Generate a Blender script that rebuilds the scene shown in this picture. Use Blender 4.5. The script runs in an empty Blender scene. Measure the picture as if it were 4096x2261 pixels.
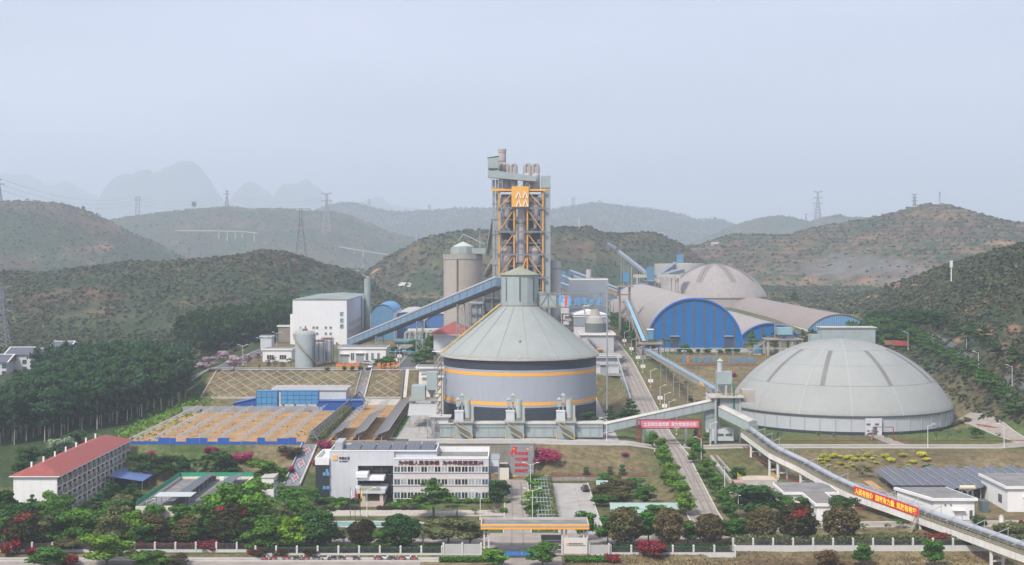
import bpy, math, random
import numpy as np
from mathutils import Vector, Matrix
R=math.radians; PI=math.pi
rnd=random.Random(7)
S=bpy.context.scene
COL=S.collection
# ------------------------------------------------------------------ camera, sky, sun
F=1400.0; HC=68.0; YH=250.0          # focal length in picture widths, camera height, horizon row
cd=bpy.data.cameras.new("camera"); cam=bpy.data.objects.new("camera",cd); COL.objects.link(cam)
cam.location=(0,0,HC); cam.rotation_euler=(R(90),0,0)
cd.sensor_width=36; cd.lens=36*F/1024; cd.shift_y=(YH-282.5)/1024; cd.clip_start=1; cd.clip_end=40000
S.camera=cam
W=bpy.data.worlds.new("World"); S.world=W; W.use_nodes=True
wn=W.node_tree.nodes; wl=W.node_tree.links; wn.clear()
sky=wn.new("ShaderNodeTexSky"); sky.sky_type='NISHITA'; sky.sun_disc=False
SUN_EL,SUN_AZ=48,215                 # azimuth the light comes from, clockwise from +Y
sky.sun_elevation=R(SUN_EL); sky.sun_rotation=R(SUN_AZ); sky.air_density=1.0; sky.dust_density=4.0; sky.ozone_density=3.0
tc=wn.new("ShaderNodeTexCoord"); mp=wn.new("ShaderNodeMapping"); mp.inputs['Scale'].default_value=(1.2,1.2,6)
nz=wn.new("ShaderNodeTexNoise"); nz.inputs['Scale'].default_value=1.6; nz.inputs['Detail'].default_value=6
wl.new(tc.outputs['Generated'],mp.inputs[0]); wl.new(mp.outputs[0],nz.inputs[0])
mr=wn.new("ShaderNodeMapRange"); mr.inputs[1].default_value=.3; mr.inputs[2].default_value=.75; mr.inputs[3].default_value=.50; mr.inputs[4].default_value=.95
wl.new(nz.outputs[0],mr.inputs[0])
mx=wn.new("ShaderNodeMix"); mx.data_type='RGBA'; mx.inputs[7].default_value=(8.0,8.1,9.9,1)   # thin veil of high cloud
wl.new(mr.outputs[0],mx.inputs[0]); wl.new(sky.outputs[0],mx.inputs[6])
bg=wn.new("ShaderNodeBackground"); bg.inputs[1].default_value=.088
wo=wn.new("ShaderNodeOutputWorld"); wl.new(mx.outputs[2],bg.inputs[0]); wl.new(bg.outputs[0],wo.inputs[0])
ld=bpy.data.lights.new("sun",'SUN'); ld.energy=3.5; ld.angle=R(9); ld.color=(1,.94,.85)
sun=bpy.data.objects.new("sun",ld); COL.objects.link(sun); sun.location=(0,0,600)
sd=Vector((math.sin(R(SUN_AZ))*math.cos(R(SUN_EL)),math.cos(R(SUN_AZ))*math.cos(R(SUN_EL)),math.sin(R(SUN_EL))))
sun.rotation_euler=sd.to_track_quat('Z','Y').to_euler()
vs=S.view_settings; vs.view_transform='Standard'; vs.look='None'; vs.exposure=0.46; vs.gamma=1
S.render.engine='CYCLES'
cy=S.cycles; cy.use_denoising=True; cy.max_bounces=8; cy.diffuse_bounces=3; cy.volume_bounces=2; cy.transmission_bounces=4; cy.transparent_max_bounces=8; cy.caustics_reflective=False; cy.caustics_refractive=False; cy.use_adaptive_sampling=True; cy.adaptive_threshold=.02

# ------------------------------------------------------------------ helpers: pixels of the study crops -> points of the place
def T(t,x,y):                        # crop t (1..4 bottom row, 5..8 middle, 9..12 top) -> picture coordinates
    c=(t-1)%4; r=(t-1)//4
    return ((0,250,500,749)[c]+x/9.367,(425,287.5,150)[r]+y/9.367)
def at(px,py,Y): return Vector(((px-512)*Y/F,Y,HC-(py-YH)*Y/F))
def atz(px,py,z):
    Y=F*(HC-z)/(py-YH); return Vector(((px-512)*Y/F,Y,z))
# ------------------------------------------------------------------ mesh builder
class MB:
    def __init__(s): s.v=[];s.f=[];s.m=[];s.s=[]
    def add(s,vs,fs,m=0,sm=False):
        o=len(s.v); s.v+=[tuple(p) for p in vs]; s.f+=[tuple(i+o for i in f) for f in fs]; s.m+=[m]*len(fs); s.s+=[sm]*len(fs); return s
    def box(s,x0,x1,y0,y1,z0,z1,m=0):
        return s.add([(x0,y0,z0),(x1,y0,z0),(x1,y1,z0),(x0,y1,z0),(x0,y0,z1),(x1,y0,z1),(x1,y1,z1),(x0,y1,z1)],
          [(3,2,1,0),(4,5,6,7),(0,1,5,4),(1,2,6,5),(2,3,7,6),(3,0,4,7)],m)
    def bar(s,p,q,w,h=None,m=0):
        p=Vector(p);q=Vector(q);d=(q-p).normalized(); h=h or w
        u=d.cross(Vector((0,0,1)))
        if u.length<1e-3: u=Vector((1,0,0))
        u.normalize(); n=u.cross(d); a=u*w/2; b=n*h/2
        return s.add([p-a-b,p+a-b,p+a+b,p-a+b,q-a-b,q+a-b,q+a+b,q-a+b],[(0,1,2,3),(7,6,5,4),(0,4,5,1),(1,5,6,2),(2,6,7,3),(3,7,4,0)],m)
    def cyl(s,p,q,r0,r1=None,n=10,m=0,cap=True,sm=True):
        p=Vector(p);q=Vector(q);d=(q-p).normalized(); r1=r0 if r1 is None else r1
        u=d.orthogonal().normalized(); w=d.cross(u); c=[(math.cos(2*PI*i/n),math.sin(2*PI*i/n)) for i in range(n)]
        vs=[p+(u*a+w*b)*r0 for a,b in c]+[q+(u*a+w*b)*r1 for a,b in c]
        s.add(vs,[(i,(i+1)%n,n+(i+1)%n,n+i) for i in range(n)],m,sm)
        if cap:
            s.add(vs,[tuple(range(n-1,-1,-1))],m) if r0>1e-3 else 0
            s.add(vs,[tuple(range(n,2*n))],m) if r1>1e-3 else 0
        return s
    def lathe(s,prof,c=(0,0,0),n=32,m=0,a0=0,a1=2*PI,sm=True):
        if sm is True and len(prof)>2:           # sharp corners of the outline stay sharp
            st=0
            for i in range(1,len(prof)):
                if i<len(prof)-1:
                    a=math.atan2(prof[i][1]-prof[i-1][1],prof[i][0]-prof[i-1][0]); b=math.atan2(prof[i+1][1]-prof[i][1],prof[i+1][0]-prof[i][0])
                    if abs((b-a+PI)%(2*PI)-PI)<.6: continue
                if st==0 and i==len(prof)-1: break
                s.lathe(prof[st:i+1],c,n,m,a0,a1,2); st=i
            else: return s
        full=abs(a1-a0-2*PI)<1e-6; k=n if full else n+1
        vs=[(c[0]+r*math.cos(a0+(a1-a0)*i/n),c[1]+r*math.sin(a0+(a1-a0)*i/n),c[2]+z) for r,z in prof for i in range(k)]
        fs=[(j*k+i,j*k+(i+1)%k,(j+1)*k+(i+1)%k,(j+1)*k+i) for j in range(len(prof)-1) for i in range(n)]
        return s.add(vs,fs,m,bool(sm))
    def prism(s,poly,z0,z1,m=0):
        n=len(poly); vs=[(x,y,z0) for x,y in poly]+[(x,y,z1) for x,y in poly]
        return s.add(vs,[tuple(range(n-1,-1,-1)),tuple(range(n,2*n))]+[(i,(i+1)%n,n+(i+1)%n,n+i) for i in range(n)],m)
    def extr(s,poly,y0,y1,m=0):      # XZ outline pushed along Y
        n=len(poly); vs=[(x,y0,z) for x,z in poly]+[(x,y1,z) for x,z in poly]
        return s.add(vs,[tuple(range(n)),tuple(range(2*n-1,n-1,-1))]+[(i,n+i,n+(i+1)%n,(i+1)%n) for i in range(n)],m)
    def tube(s,pts,r,n=6,m=0):
        for a,b in zip(pts,pts[1:]): s.cyl(a,b,r,n=n,m=m)
        return s
    def quad(s,a,b,c,d,m=0): return s.add([a,b,c,d],[(0,1,2,3)],m)
    def build(s,name,mats,parent=None,o=None,world=True):
        off=Vector((0,0,0))
        if parent is not None and world: off=ORG[parent.name]
        elif o is not None: off=Vector(o)
        me=bpy.data.meshes.new(name)
        me.from_pydata([tuple(Vector(p)-off) for p in s.v],[],s.f)
        for x in (mats if isinstance(mats,(list,tuple)) else [mats]): me.materials.append(x)
        me.polygons.foreach_set('material_index',s.m); me.polygons.foreach_set('use_smooth',s.s); me.update()
        ob=bpy.data.objects.new(name,me); COL.objects.link(ob)
        if parent is not None: ob.parent=parent
        else: ob.location=off
        ORG[ob.name]=off if world or parent is None else Vector((0,0,0))
        return ob
ORG={}
def tag(o,label=None,cat=None,group=None,kind=None):
    if label: o['label']=label
    if cat: o['category']=cat
    if group: o['group']=group
    if kind: o['kind']=kind
    return o
def thing(name,label,cat,loc,group=None,rz=0):
    o=bpy.data.objects.new(name,None); COL.objects.link(o); o.location=loc; o.rotation_euler=(0,0,rz); o.empty_display_size=.5
    ORG[o.name]=Vector(loc); return tag(o,label,cat,group)
def kids(o): return [c for c in KID.get(o.name,[])] or list(o.children)
KID={}
def dup(root,loc,rz=0,sc=None,label=None,group=None):
    c=root.copy(); COL.objects.link(c); c.location=loc; c.rotation_euler=(0,0,rz)
    if sc is not None: c.scale=sc
    if label: c['label']=label
    if group: c['group']=group
    for ch in kids(root):
        d=ch.copy(); COL.objects.link(d); d.parent=c
        for g in kids(ch):
            e=g.copy(); COL.objects.link(e); e.parent=d
    ORG[c.name]=Vector(loc); return c
ORD='first second third fourth fifth sixth seventh eighth ninth tenth eleventh twelfth thirteenth fourteenth fifteenth sixteenth seventeenth eighteenth nineteenth twentieth'.split()
def nth(i): return ORD[i] if i<20 else ('twenty-' if i<29 else 'thirty-')+ORD[(i-20)%10] if i not in (29,) else 'thirtieth'
# ------------------------------------------------------------------ materials
MATS={}
def M(name,col,rough=.75,var=.12,scale=.25,metal=0,streak=0,dirt=None,bump=0,spec=.3):
    if name in MATS: return MATS[name]
    m=bpy.data.materials.new(name); m.use_nodes=True; n=m.node_tree.nodes; l=m.node_tree.links
    b=n['Principled BSDF']; b.inputs['Roughness'].default_value=rough; b.inputs['Metallic'].default_value=metal; b.inputs['Specular IOR Level'].default_value=spec
    g=n.new('ShaderNodeNewGeometry'); base=None
    a=n.new('ShaderNodeTexNoise'); a.inputs['Scale'].default_value=scale; a.inputs['Detail'].default_value=7; a.inputs['Roughness'].default_value=.65
    l.new(g.outputs['Position'],a.inputs[0])
    r=n.new('ShaderNodeMapRange'); r.inputs[1].default_value=.25; r.inputs[2].default_value=.75; r.inputs[3].default_value=1-var; r.inputs[4].default_value=1+var
    l.new(a.outputs[0],r.inputs[0])
    x=n.new('ShaderNodeMix'); x.data_type='RGBA'; x.blend_type='MULTIPLY'; x.inputs[0].default_value=1; x.inputs[6].default_value=(*col,1)
    l.new(r.outputs[0],x.inputs[7]); out=x.outputs[2]
    if streak or dirt:
        mpp=n.new('ShaderNodeMapping'); mpp.inputs['Scale'].default_value=(1.3,1.3,.08) if streak else (.35,.35,.35); l.new(g.outputs['Position'],mpp.inputs[0])
        k=n.new('ShaderNodeTexNoise'); k.inputs['Scale'].default_value=.9; k.inputs['Detail'].default_value=6; l.new(mpp.outputs[0],k.inputs[0])
        kr=n.new('ShaderNodeMapRange'); kr.inputs[1].default_value=.5 if streak else .44; kr.inputs[2].default_value=.8 if streak else .64; kr.inputs[3].default_value=0; kr.inputs[4].default_value=streak or .5
        l.new(k.outputs[0],kr.inputs[0]); y=n.new('ShaderNodeMix'); y.data_type='RGBA'; y.inputs[7].default_value=(*(dirt or (.12,.10,.08)),1)
        l.new(kr.outputs[0],y.inputs[0]); l.new(out,y.inputs[6]); out=y.outputs[2]
    l.new(out,b.inputs['Base Color'])
    if bump:
        bp=n.new('ShaderNodeBump'); bp.inputs['Strength'].default_value=bump; bp.inputs['Distance'].default_value=.1
        bn=n.new('ShaderNodeTexNoise'); bn.inputs['Scale'].default_value=scale*8; l.new(g.outputs['Position'],bn.inputs[0]); l.new(bn.outputs[0],bp.inputs['Height']); l.new(bp.outputs[0],b.inputs['Normal'])
    MATS[name]=m; return m
def lines(m,axis,period,width,col,col2=None):      # seams of cladding sheets every `period` metres along an axis (x,y,z or radial)
    n=m.node_tree.nodes; l=m.node_tree.links; b=n['Principled BSDF']; src=b.inputs['Base Color'].links[0].from_socket
    g=n.new('ShaderNodeNewGeometry'); sp=n.new('ShaderNodeSeparateXYZ'); l.new(g.outputs['Position'],sp.inputs[0])
    mo=n.new('ShaderNodeMath'); mo.operation='PINGPONG'; mo.inputs[1].default_value=period/2; l.new(sp.outputs['xyz'.index(axis)],mo.inputs[0])
    lt=n.new('ShaderNodeMath'); lt.operation='LESS_THAN'; lt.inputs[1].default_value=width/2; l.new(mo.outputs[0],lt.inputs[0])
    y=n.new('ShaderNodeMix'); y.data_type='RGBA'; y.inputs[7].default_value=(*col,1); l.new(lt.outputs[0],y.inputs[0]); l.new(src,y.inputs[6]); l.new(y.outputs[2],b.inputs['Base Color']); return m
# ------------------------------------------------------------------ terrain
def vnoise(x,y,sc,seed=0):
    x=np.asarray(x,float)/sc; y=np.asarray(y,float)/sc; xi=np.floor(x).astype(np.int64); yi=np.floor(y).astype(np.int64); fx=x-xi; fy=y-yi
    fx=fx*fx*(3-2*fx); fy=fy*fy*(3-2*fy)
    def h(a,b):
        n=(a*374761393+b*668265263+seed*974711)&0x7fffffff; n=((n^(n>>13))*1274126177)&0x7fffffff; return ((n^(n>>16))&0xffff)/65535.0
    return (h(xi,yi)*(1-fx)+h(xi+1,yi)*fx)*(1-fy)+(h(xi,yi+1)*(1-fx)+h(xi+1,yi+1)*fx)*fy
def fbm(x,y,sc,seed=0,o=4): return sum(vnoise(x,y,sc/2**i,seed+i)*.5**i for i in range(o))/sum(.5**i for i in range(o))
LOW=[(0,-.5),(310.5,-.5),(311.6,0)]
ROAD=[(0,-1),(309,-1),(316,-.2),(345,0),(360,.6),(421,6.6),(464,6.8),(501,9.8),(571,15.8),(616,19.6),(704,22.3),(900,24)]
TER=[(424,9),(556,9),(571,19),(700,19.5),(900,22)]
RT=[(0,-1.8),(309,-1.8),(316.5,-1),(318,.6),(412,2.6),(428,7)]
ST=[(-420,[(0,-2),(312,-1.5),(330,0),(430,2),(520,4),(700,8),(900,18)]),
 (-146,LOW+[(415,0),(440,1.5),(520,5),(560,8),(585,11),(640,13),(720,17),(900,21)]),
 (-130,LOW+[(415,0),(426,3),(510,6),(556,9),(575,16),(600,19),(900,22)]),
 (-124.8,LOW+[(404,0)]+TER),(-40,LOW+[(404,0)]+TER),(-38,LOW+[(417,0),(418.4,9)]+TER[1:]),(7,LOW+[(417,0),(418.4,9)]+TER[1:]),
 (9,LOW+[(409,0),(409.6,1.7),(425,8.6),(440,9)]+TER[1:]),(36,LOW+[(409,0),(409.6,1.7),(424,7.8),(445,8.5),(550,9),(572,18.5),(616,19.5),(700,20),(900,23)]),
 (42.5,LOW+[(345,0),(409,3),(424,7),(464,7.2),(501,9.8),(571,15.8),(616,19.6),(704,22.3),(900,24)]),(44,ROAD),(54,ROAD),
 (62,RT[:3]+[(318,.3),(345,.3),(412,3),(424,6.7),(464,6.8),(485,7.5),(575,15),(589,19.5),(704,21),(900,24)]),
 (70,RT+[(480,7),(545,9),(585,19.5),(700,21),(900,24)]),(150,RT+[(480,7),(545,9),(585,19.5),(700,21),(900,24)]),
 (160,RT+[(470,7),(540,11),(661,19),(900,24)]),(178,RT[:-1]+[(428,6.6),(470,7.5),(490,10),(661,19.5),(900,24)]),(205,RT[:-1]+[(428,7.5),(490,12),(661,21),(900,26)])]
def Hbase(x,y):
    x=np.asarray(x,float); y=np.asarray(y,float); xs=np.array([s[0] for s in ST])
    P=[np.interp(y,[p[0] for p in s[1]],[p[1] for p in s[1]]) for s in ST]
    i=np.clip(np.searchsorted(xs,x)-1,0,len(xs)-2); t=np.clip((x-xs[i])/(xs[i+1]-xs[i]),0,1); P=np.stack(P)
    ii=np.indices(x.shape); 
    return P[(i,)+tuple(ii)]*(1-t)+P[(i+1,)+tuple(ii)]*t
def C(t,*pts): return [T(t,a,b) for a,b in pts]
HILLS=[ # crest line in picture coordinates, distance, slope
 (1130,.20,60,[(-60,275)]+C(9,(0,1160),(400,1150),(900,1100),(1300,1045),(1700,1040),(2050,1010),(2400,970))+C(10,(0,960),(150,945),(300,960),(500,1010),(700,1070),(900,1115),(1050,1190),(1200,1290),(1400,1400))+[(430,330)]),
 (2300,.36,80,[(-160,212)]+C(9,(0,500),(180,480),(300,475),(450,490),(600,500),(780,560),(900,610),(1000,660),(1150,740),(1400,850),(1600,960),(1800,1040))+[(230,275),(300,310)]),
 (3600,.30,100,[(20,275),(80,235)]+C(9,(1020,660),(1300,610),(1500,585),(1700,560),(1850,545),(2000,540),(2150,520),(2300,545))+C(10,(0,550),(250,545),(500,570),(650,570),(760,580),(900,610),(1100,680),(1300,760),(1500,820),(1580,855))+[(460,265),(520,290)]),
 (6000,.30,140,[(270,240),(300,220)]+C(10,(650,570),(750,530),(850,510),(950,505),(1050,525),(1200,570),(1370,600),(1500,595),(1600,585),(1750,580),(1870,565),(2100,560),(2250,570))+C(11,(480,570),(550,555),(700,535),(850,510),(950,515),(1100,535),(1300,560),(1550,590),(1700,620),(1860,675),(1990,655),(2100,680),(2170,710))+[(760,245),(800,270)]),
 (1500,.42,50,[(330,320),(350,290)]+C(10,(1050,1190),(1150,1110),(1300,1010),(1450,930),(1560,860),(1700,820),(1850,785),(2000,770),(2200,765))+C(11,(470,725),(550,740),(740,745),(830,720),(900,770),(1000,790),(1200,800),(1330,790),(1430,795),(1550,835),(1700,890))+[(720,275),(760,300)]),
 (1950,.24,80,[(620,270),(660,258)]+C(11,(1700,900),(1920,880),(2000,850),(2130,810),(2300,785))+C(12,(200,800),(400,790),(600,730),(850,690),(1100,640),(1300,600),(1500,550),(1620,512),(1780,510),(1900,540),(2100,600),(2300,660),(2400,675),(2576,680))+[(1080,226),(1200,240)]),
 (4200,.30,110,[(650,262)]+C(11,(1830,850),(2000,790),(2200,700),(2332,660))+C(12,(150,630),(300,608),(450,645),(580,680),(650,640),(780,620),(850,600),(900,630),(1050,630),(1200,660))+[(920,225),(1000,230),(1100,236)]),
]
RIDGE=[(380,52),(480,78),(620,84),(800,72),(950,56),(1100,37),(1250,24)]   # the near hill on the right, along Y at X=297
def H(x,y,rough=True):
    x=np.asarray(x,float); y=np.asarray(y,float); h=Hbase(x,y); hill=np.full(x.shape,-99.)
    for Yc,s,w,cr in HILLS:
        xs=[(p[0]-512)*Yc/F for p in cr]; zs=[HC-(p[1]-YH)*Yc/F for p in cr]
        d=y-(Yc+60*(fbm(x,x*0+Yc,300,int(Yc))-.5)); ss=np.where(d<0,s,s*1.3)
        hill=np.maximum(hill,np.interp(x,xs,zs)-ss*(np.sqrt(d*d+w*w)-w))
    zr=np.interp(y,[r[0] for r in RIDGE],[r[1] for r in RIDGE]); d=x-297
    hill=np.maximum(hill,zr-np.where(d<0,.58,.2)*(np.sqrt(d*d+400)-20)-.004*np.maximum(0,330-y)**1.5)
    k=3.0; m=np.clip(.5+.5*(hill-h)/k,0,1); r=h*(1-m)+hill*m+k*m*(1-m)
    if rough: r=r+m*(fbm(x,y,45,3)-.5)*5*np.clip((y-300)/900,.35,1)
    return r
def Hs(x,y): return float(H(np.array([x]),np.array([y]))[0])
def hit(px,py):                       # where the sight line through a picture point meets the ground
    Y=np.arange(300,4000,1.0); X=(px-512)*Y/F; Z=HC-(py-YH)*Y/F; b=np.nonzero(Z<H(X,Y))[0]
    if len(b)==0: return Vector((X[-1],Y[-1],Z[-1]))
    i=b[0]; return Vector((X[i],Y[i],float(H(X[i:i+1],Y[i:i+1])[0])))
def hitT(t,x,y): return hit(*T(t,x,y))
def axis_pts(*seg):
    o=[]
    for a,b,st in seg: o+=list(np.arange(a,b,st))
    return np.array(o+[seg[-1][1]])
gx=axis_pts((-7000,-2800,250),(-2800,-700,24),(-700,-220,8),(-220,236,2),(236,700,8),(700,2800,24),(2800,7000,250))
gy=axis_pts((60,280,20),(280,640,2),(640,1000,5),(1000,2000,10),(2000,6400,34),(6400,15300,300))
XX,YY=np.meshgrid(gx,gy); ZZ=H(XX.ravel(),YY.ravel()).reshape(XX.shape)
def grid_mesh(name,X,Y,Z,mat,cols=None):
    ny,nx=X.shape; me=bpy.data.meshes.new(name); v=np.stack([X,Y,Z],-1).reshape(-1,3)
    i=np.arange(ny*nx).reshape(ny,nx); q=np.stack([i[:-1,:-1],i[:-1,1:],i[1:,1:],i[1:,:-1]],-1).reshape(-1,4)
    me.vertices.add(len(v)); me.vertices.foreach_set('co',v.ravel().astype(np.float32))
    me.loops.add(q.size); me.loops.foreach_set('vertex_index',q.ravel().astype(np.int32)); me.polygons.add(len(q)); me.polygons.foreach_set('loop_start',np.arange(0,q.size,4,dtype=np.int32))
    me.polygons.foreach_set('use_smooth',np.ones(len(q),bool)); me.update(); me.validate()
    if cols is not None:
        a=me.attributes.new('ground','FLOAT_COLOR','POINT'); a.data.foreach_set('color',cols.reshape(-1,4).ravel().astype(np.float32))
    me.materials.append(mat); o=bpy.data.objects.new(name,me); COL.objects.link(o); return o
def mixc(a,b,t): t=np.clip(t,0,1)[...,None]; return np.asarray(a)*(1-t)+np.asarray(b)*t
hb=Hbase(XX.ravel(),YY.ravel()).reshape(XX.shape); wild=np.clip((ZZ-hb-1.5)/5,0,1)
n1=fbm(XX,YY,60,11); n2=fbm(XX,YY,14,21); n3=fbm(XX,YY,200,31); n4=fbm(XX,YY,30,41)
DRY=np.array((.150,.122,.066)); LAWN=np.array((.075,.110,.034)); BROWN=np.array((.098,.074,.040)); GREEN=np.array((.036,.058,.030)); SOIL=np.array((.30,.165,.10)); ROCK=np.array((.135,.13,.122)); RUST=np.array((.088,.062,.044))
c=mixc(DRY,LAWN,(n1-.52)*5); c=mixc(c,BROWN,(n2-.55)*2)
c=np.where(((XX>70)&(XX<200)&(YY>428)&(YY<478))[...,None],mixc(c,LAWN,n4*1.8),c)       # lawns round the front dome
c=np.where(((YY<412)&(XX<30)&(YY>312))[...,None],mixc(LAWN*.8,DRY*.8,(n2-.4)*3),c)
c=np.where(((XX<-122)&(YY>400)&(YY<900))[...,None],mixc(LAWN*.6,GREEN,n2),c)
c=np.where((YY<311)[...,None],mixc(DRY*1.15,RUST*1.3,(n2-.45)*4),c)
cw=mixc(GREEN,RUST,(n1-.43)*3.5); cw=mixc(cw,DRY*.9,(n4-.58)*4); cw=mixc(cw,SOIL*.7,(n2*.5+n3*.5-.66)*8)
ter=(np.sin(ZZ*1.25+n1*4)>.72)&(XX>180)&(YY>1350)&(YY<2200); cw=np.where(ter[...,None],mixc(cw,SOIL*.75,n4*1.2),cw)
pxx=512+F*XX/YY; pyy=YH+F*(HC-ZZ)/YY
def blob(x0,y0,rx,ry,n=n2): return np.clip(1.4-np.sqrt(((pxx-x0)/rx)**2+((pyy-y0)/ry)**2)+(n-.5)*1.6,0,1)
q=np.maximum(blob(860,268,62,10),blob(905,281,40,6)*.8); cw=mixc(cw,ROCK,np.clip(q*(.35+1.1*n4),0,1)*(YY>900)); 
for bx,by,br,bs in ((808,283,10,6),(872,297,9,4),(905,285,14,4),(1000,243,14,3),(810,294,6,3),(865,281,12,3),(100,247,14,3),(985,332,7,4),(1000,347,5,4),(1014,330,7,5),(958,341,4,3),(936,300,9,3),(1016,365,4,3),(970,310,6,3)): cw=mixc(cw,SOIL,blob(bx,by,br,bs)*.9)
c=mixc(c,cw,wild); cols=np.concatenate([c,np.ones(XX.shape+(1,))],-1)
def ground_mat():
    m=bpy.data.materials.new('ground_cover'); m.use_nodes=True; n=m.node_tree.nodes; l=m.node_tree.links; b=n['Principled BSDF']; b.inputs['Roughness'].default_value=.95; b.inputs['Specular IOR Level'].default_value=.1
    a=n.new('ShaderNodeAttribute'); a.attribute_name='ground'; g=n.new('ShaderNodeNewGeometry'); o=a.outputs['Color']
    for sc,lo,hi in ((.55,.62,1.38),(2.6,.72,1.28),(.06,.8,1.2)):
        t=n.new('ShaderNodeTexNoise'); t.inputs['Scale'].default_value=sc; t.inputs['Detail'].default_value=5; l.new(g.outputs['Position'],t.inputs[0])
        r=n.new('ShaderNodeMapRange'); r.inputs[1].default_value=.3; r.inputs[2].default_value=.7; r.inputs[3].default_value=lo; r.inputs[4].default_value=hi; l.new(t.outputs[0],r.inputs[0])
        x=n.new('ShaderNodeMix'); x.data_type='RGBA'; x.blend_type='MULTIPLY'; x.inputs[0].default_value=1; l.new(o,x.inputs[6]); l.new(r.outputs[0],x.inputs[7]); o=x.outputs[2]
    l.new(o,b.inputs['Base Color']); return m
GM=ground_mat()
tag(grid_mesh('ground',XX,YY,ZZ,GM,cols),kind='structure')
# far limestone peaks
KX,KY=np.meshgrid(np.arange(-7600,2600,24.),np.arange(11000,14600,70.)); KZ=np.full(KX.shape,20.)
for Yc,cr in ((12000,C(9,(950,470),(1000,380),(1050,290),(1110,225),(1180,205),(1250,220),(1320,185),(1390,175),(1440,205),(1500,180),(1580,125),(1630,140),(1680,85),(1740,75),(1800,95),(1860,150),(1930,220),(1970,290),(2010,370),(2100,480))),
  (12700,C(10,(200,470),(250,400),(290,320),(340,295),(390,320),(440,310),(500,270),(540,265),(600,310),(660,350),(690,390),(740,430),(800,500))),(12700,C(9,(2180,430),(2250,350),(2320,290),(2350,285),(2420,320),(2470,370),(2560,430))),
  (13600,C(9,(-300,260),(-100,300),(0,240),(80,210),(160,240),(240,215),(330,260),(400,310),(480,345),(560,300),(620,285),(700,330),(800,380),(900,420))),(13200,C(10,(1000,480),(1150,460),(1200,437),(1260,460),(1310,500),(1500,520),(1700,560)))):
    xs=[(p[0]-512)*Yc/F for p in cr]; zs=[HC-(p[1]-YH)*Yc/F for p in cr]; d=np.abs(KY-Yc)
    KZ=np.maximum(KZ,np.interp(KX,xs,zs,left=0,right=0)-np.where(d<240,d*.3,72+(d-240)*1.1)+(fbm(KX,KY,260,5)-.5)*34+(fbm(KX,KY,80,6)-.5)*46)
kc=mixc(mixc(GREEN,BROWN,fbm(KX,KY,150,9)),ROCK,(fbm(KX,KY,90,19)-.5)*4)
tag(grid_mesh('limestone_mountains',KX,KY,KZ-3,GM,np.concatenate([kc,np.ones(KX.shape+(1,))],-1)),kind='structure')
# ------------------------------------------------------------------ colours
white=M('white_render',(.70,.70,.69),.8,.05,.3,streak=.25,dirt=(.45,.43,.40)); wgrey=M('pale_grey_wall',(.50,.52,.55),.8,.06,streak=.3,dirt=(.33,.33,.33)); cream=M('cream_wall',(.62,.58,.50),.8,.06,streak=.25,dirt=(.4,.36,.3))
conc=M('concrete',(.34,.33,.31),.9,.16,.35,dirt=(.2,.19,.17),bump=.2); concl=M('pale_concrete',(.46,.44,.40),.9,.1,.3,dirt=(.3,.28,.25)); roofg=M('grey_felt_roof',(.17,.17,.17),.9,.2,.2,dirt=(.28,.27,.25))
roadm=M('road_concrete',(.30,.265,.235),.9,.14,.12,dirt=(.20,.175,.15)); lines(roadm,'y',5,.10,(.14,.12,.10)); padm=M('yard_concrete',(.36,.345,.32),.9,.14,.1,dirt=(.24,.22,.2)); lines(padm,'y',6,.08,(.2,.19,.18)); lines(padm,'x',6,.08,(.2,.19,.18))
asph=M('asphalt',(.10,.10,.105),.9,.15,.3); pave=M('paving',(.42,.38,.32),.9,.12,.4); lines(pave,'x',1.2,.08,(.25,.22,.19)); soil=M('orange_soil',(.42,.25,.115),.95,.3,.12,dirt=(.16,.14,.065))
kerbm=M('kerb_concrete',(.48,.46,.43),.9,.1); glass=M('dark_glass',(.022,.028,.033),.12,.2,.2,spec=.6); glassb=M('blue_glass',(.05,.085,.12),.15,.35,.3,spec=.6); frame=M('white_frame',(.72,.72,.72),.5,.04); dark=M('dark_cladding',(.028,.034,.042),.5,.15)
orange=M('orange_paint',(.80,.37,.045),.6,.06,streak=.12,dirt=(.5,.25,.06)); navy=M('navy_paint',(.030,.040,.055),.6,.12); steel=M('grey_steel',(.27,.30,.31),.55,.14,.4,streak=.3,dirt=(.2,.17,.14)); gsteel=M('green_grey_sheet',(.30,.355,.355),.6,.09,.3,streak=.25,dirt=(.24,.25,.24)); galv=M('galvanised',(.42,.44,.46),.45,.1,metal=.3)
dkst=M('dark_steel',(.09,.10,.11),.6,.2); bluep=M('blue_sheet',(.022,.090,.36),.5,.08,.2); blueb=M('bright_blue',(.03,.13,.50),.5,.1,.3); lblue=M('light_blue',(.11,.27,.47),.55,.12,.3); redroof=M('red_roof_tile',(.27,.066,.058),.75,.14,.4,dirt=(.25,.1,.08)); green_net=M('green_mesh',(.03,.26,.16),.7,.15,.5); red=M('red_paint',(.62,.02,.025),.55,.06); redpipe=M('red_pipe',(.30,.03,.03),.5,.15); yellow=M('yellow_paint',(.75,.46,.05),.5,.1); pvm=M('solar_cell',(.055,.058,.072),.25,.1,.6,spec=.5); lines(pvm,'y',2.0,.07,(.2,.2,.22))
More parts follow.
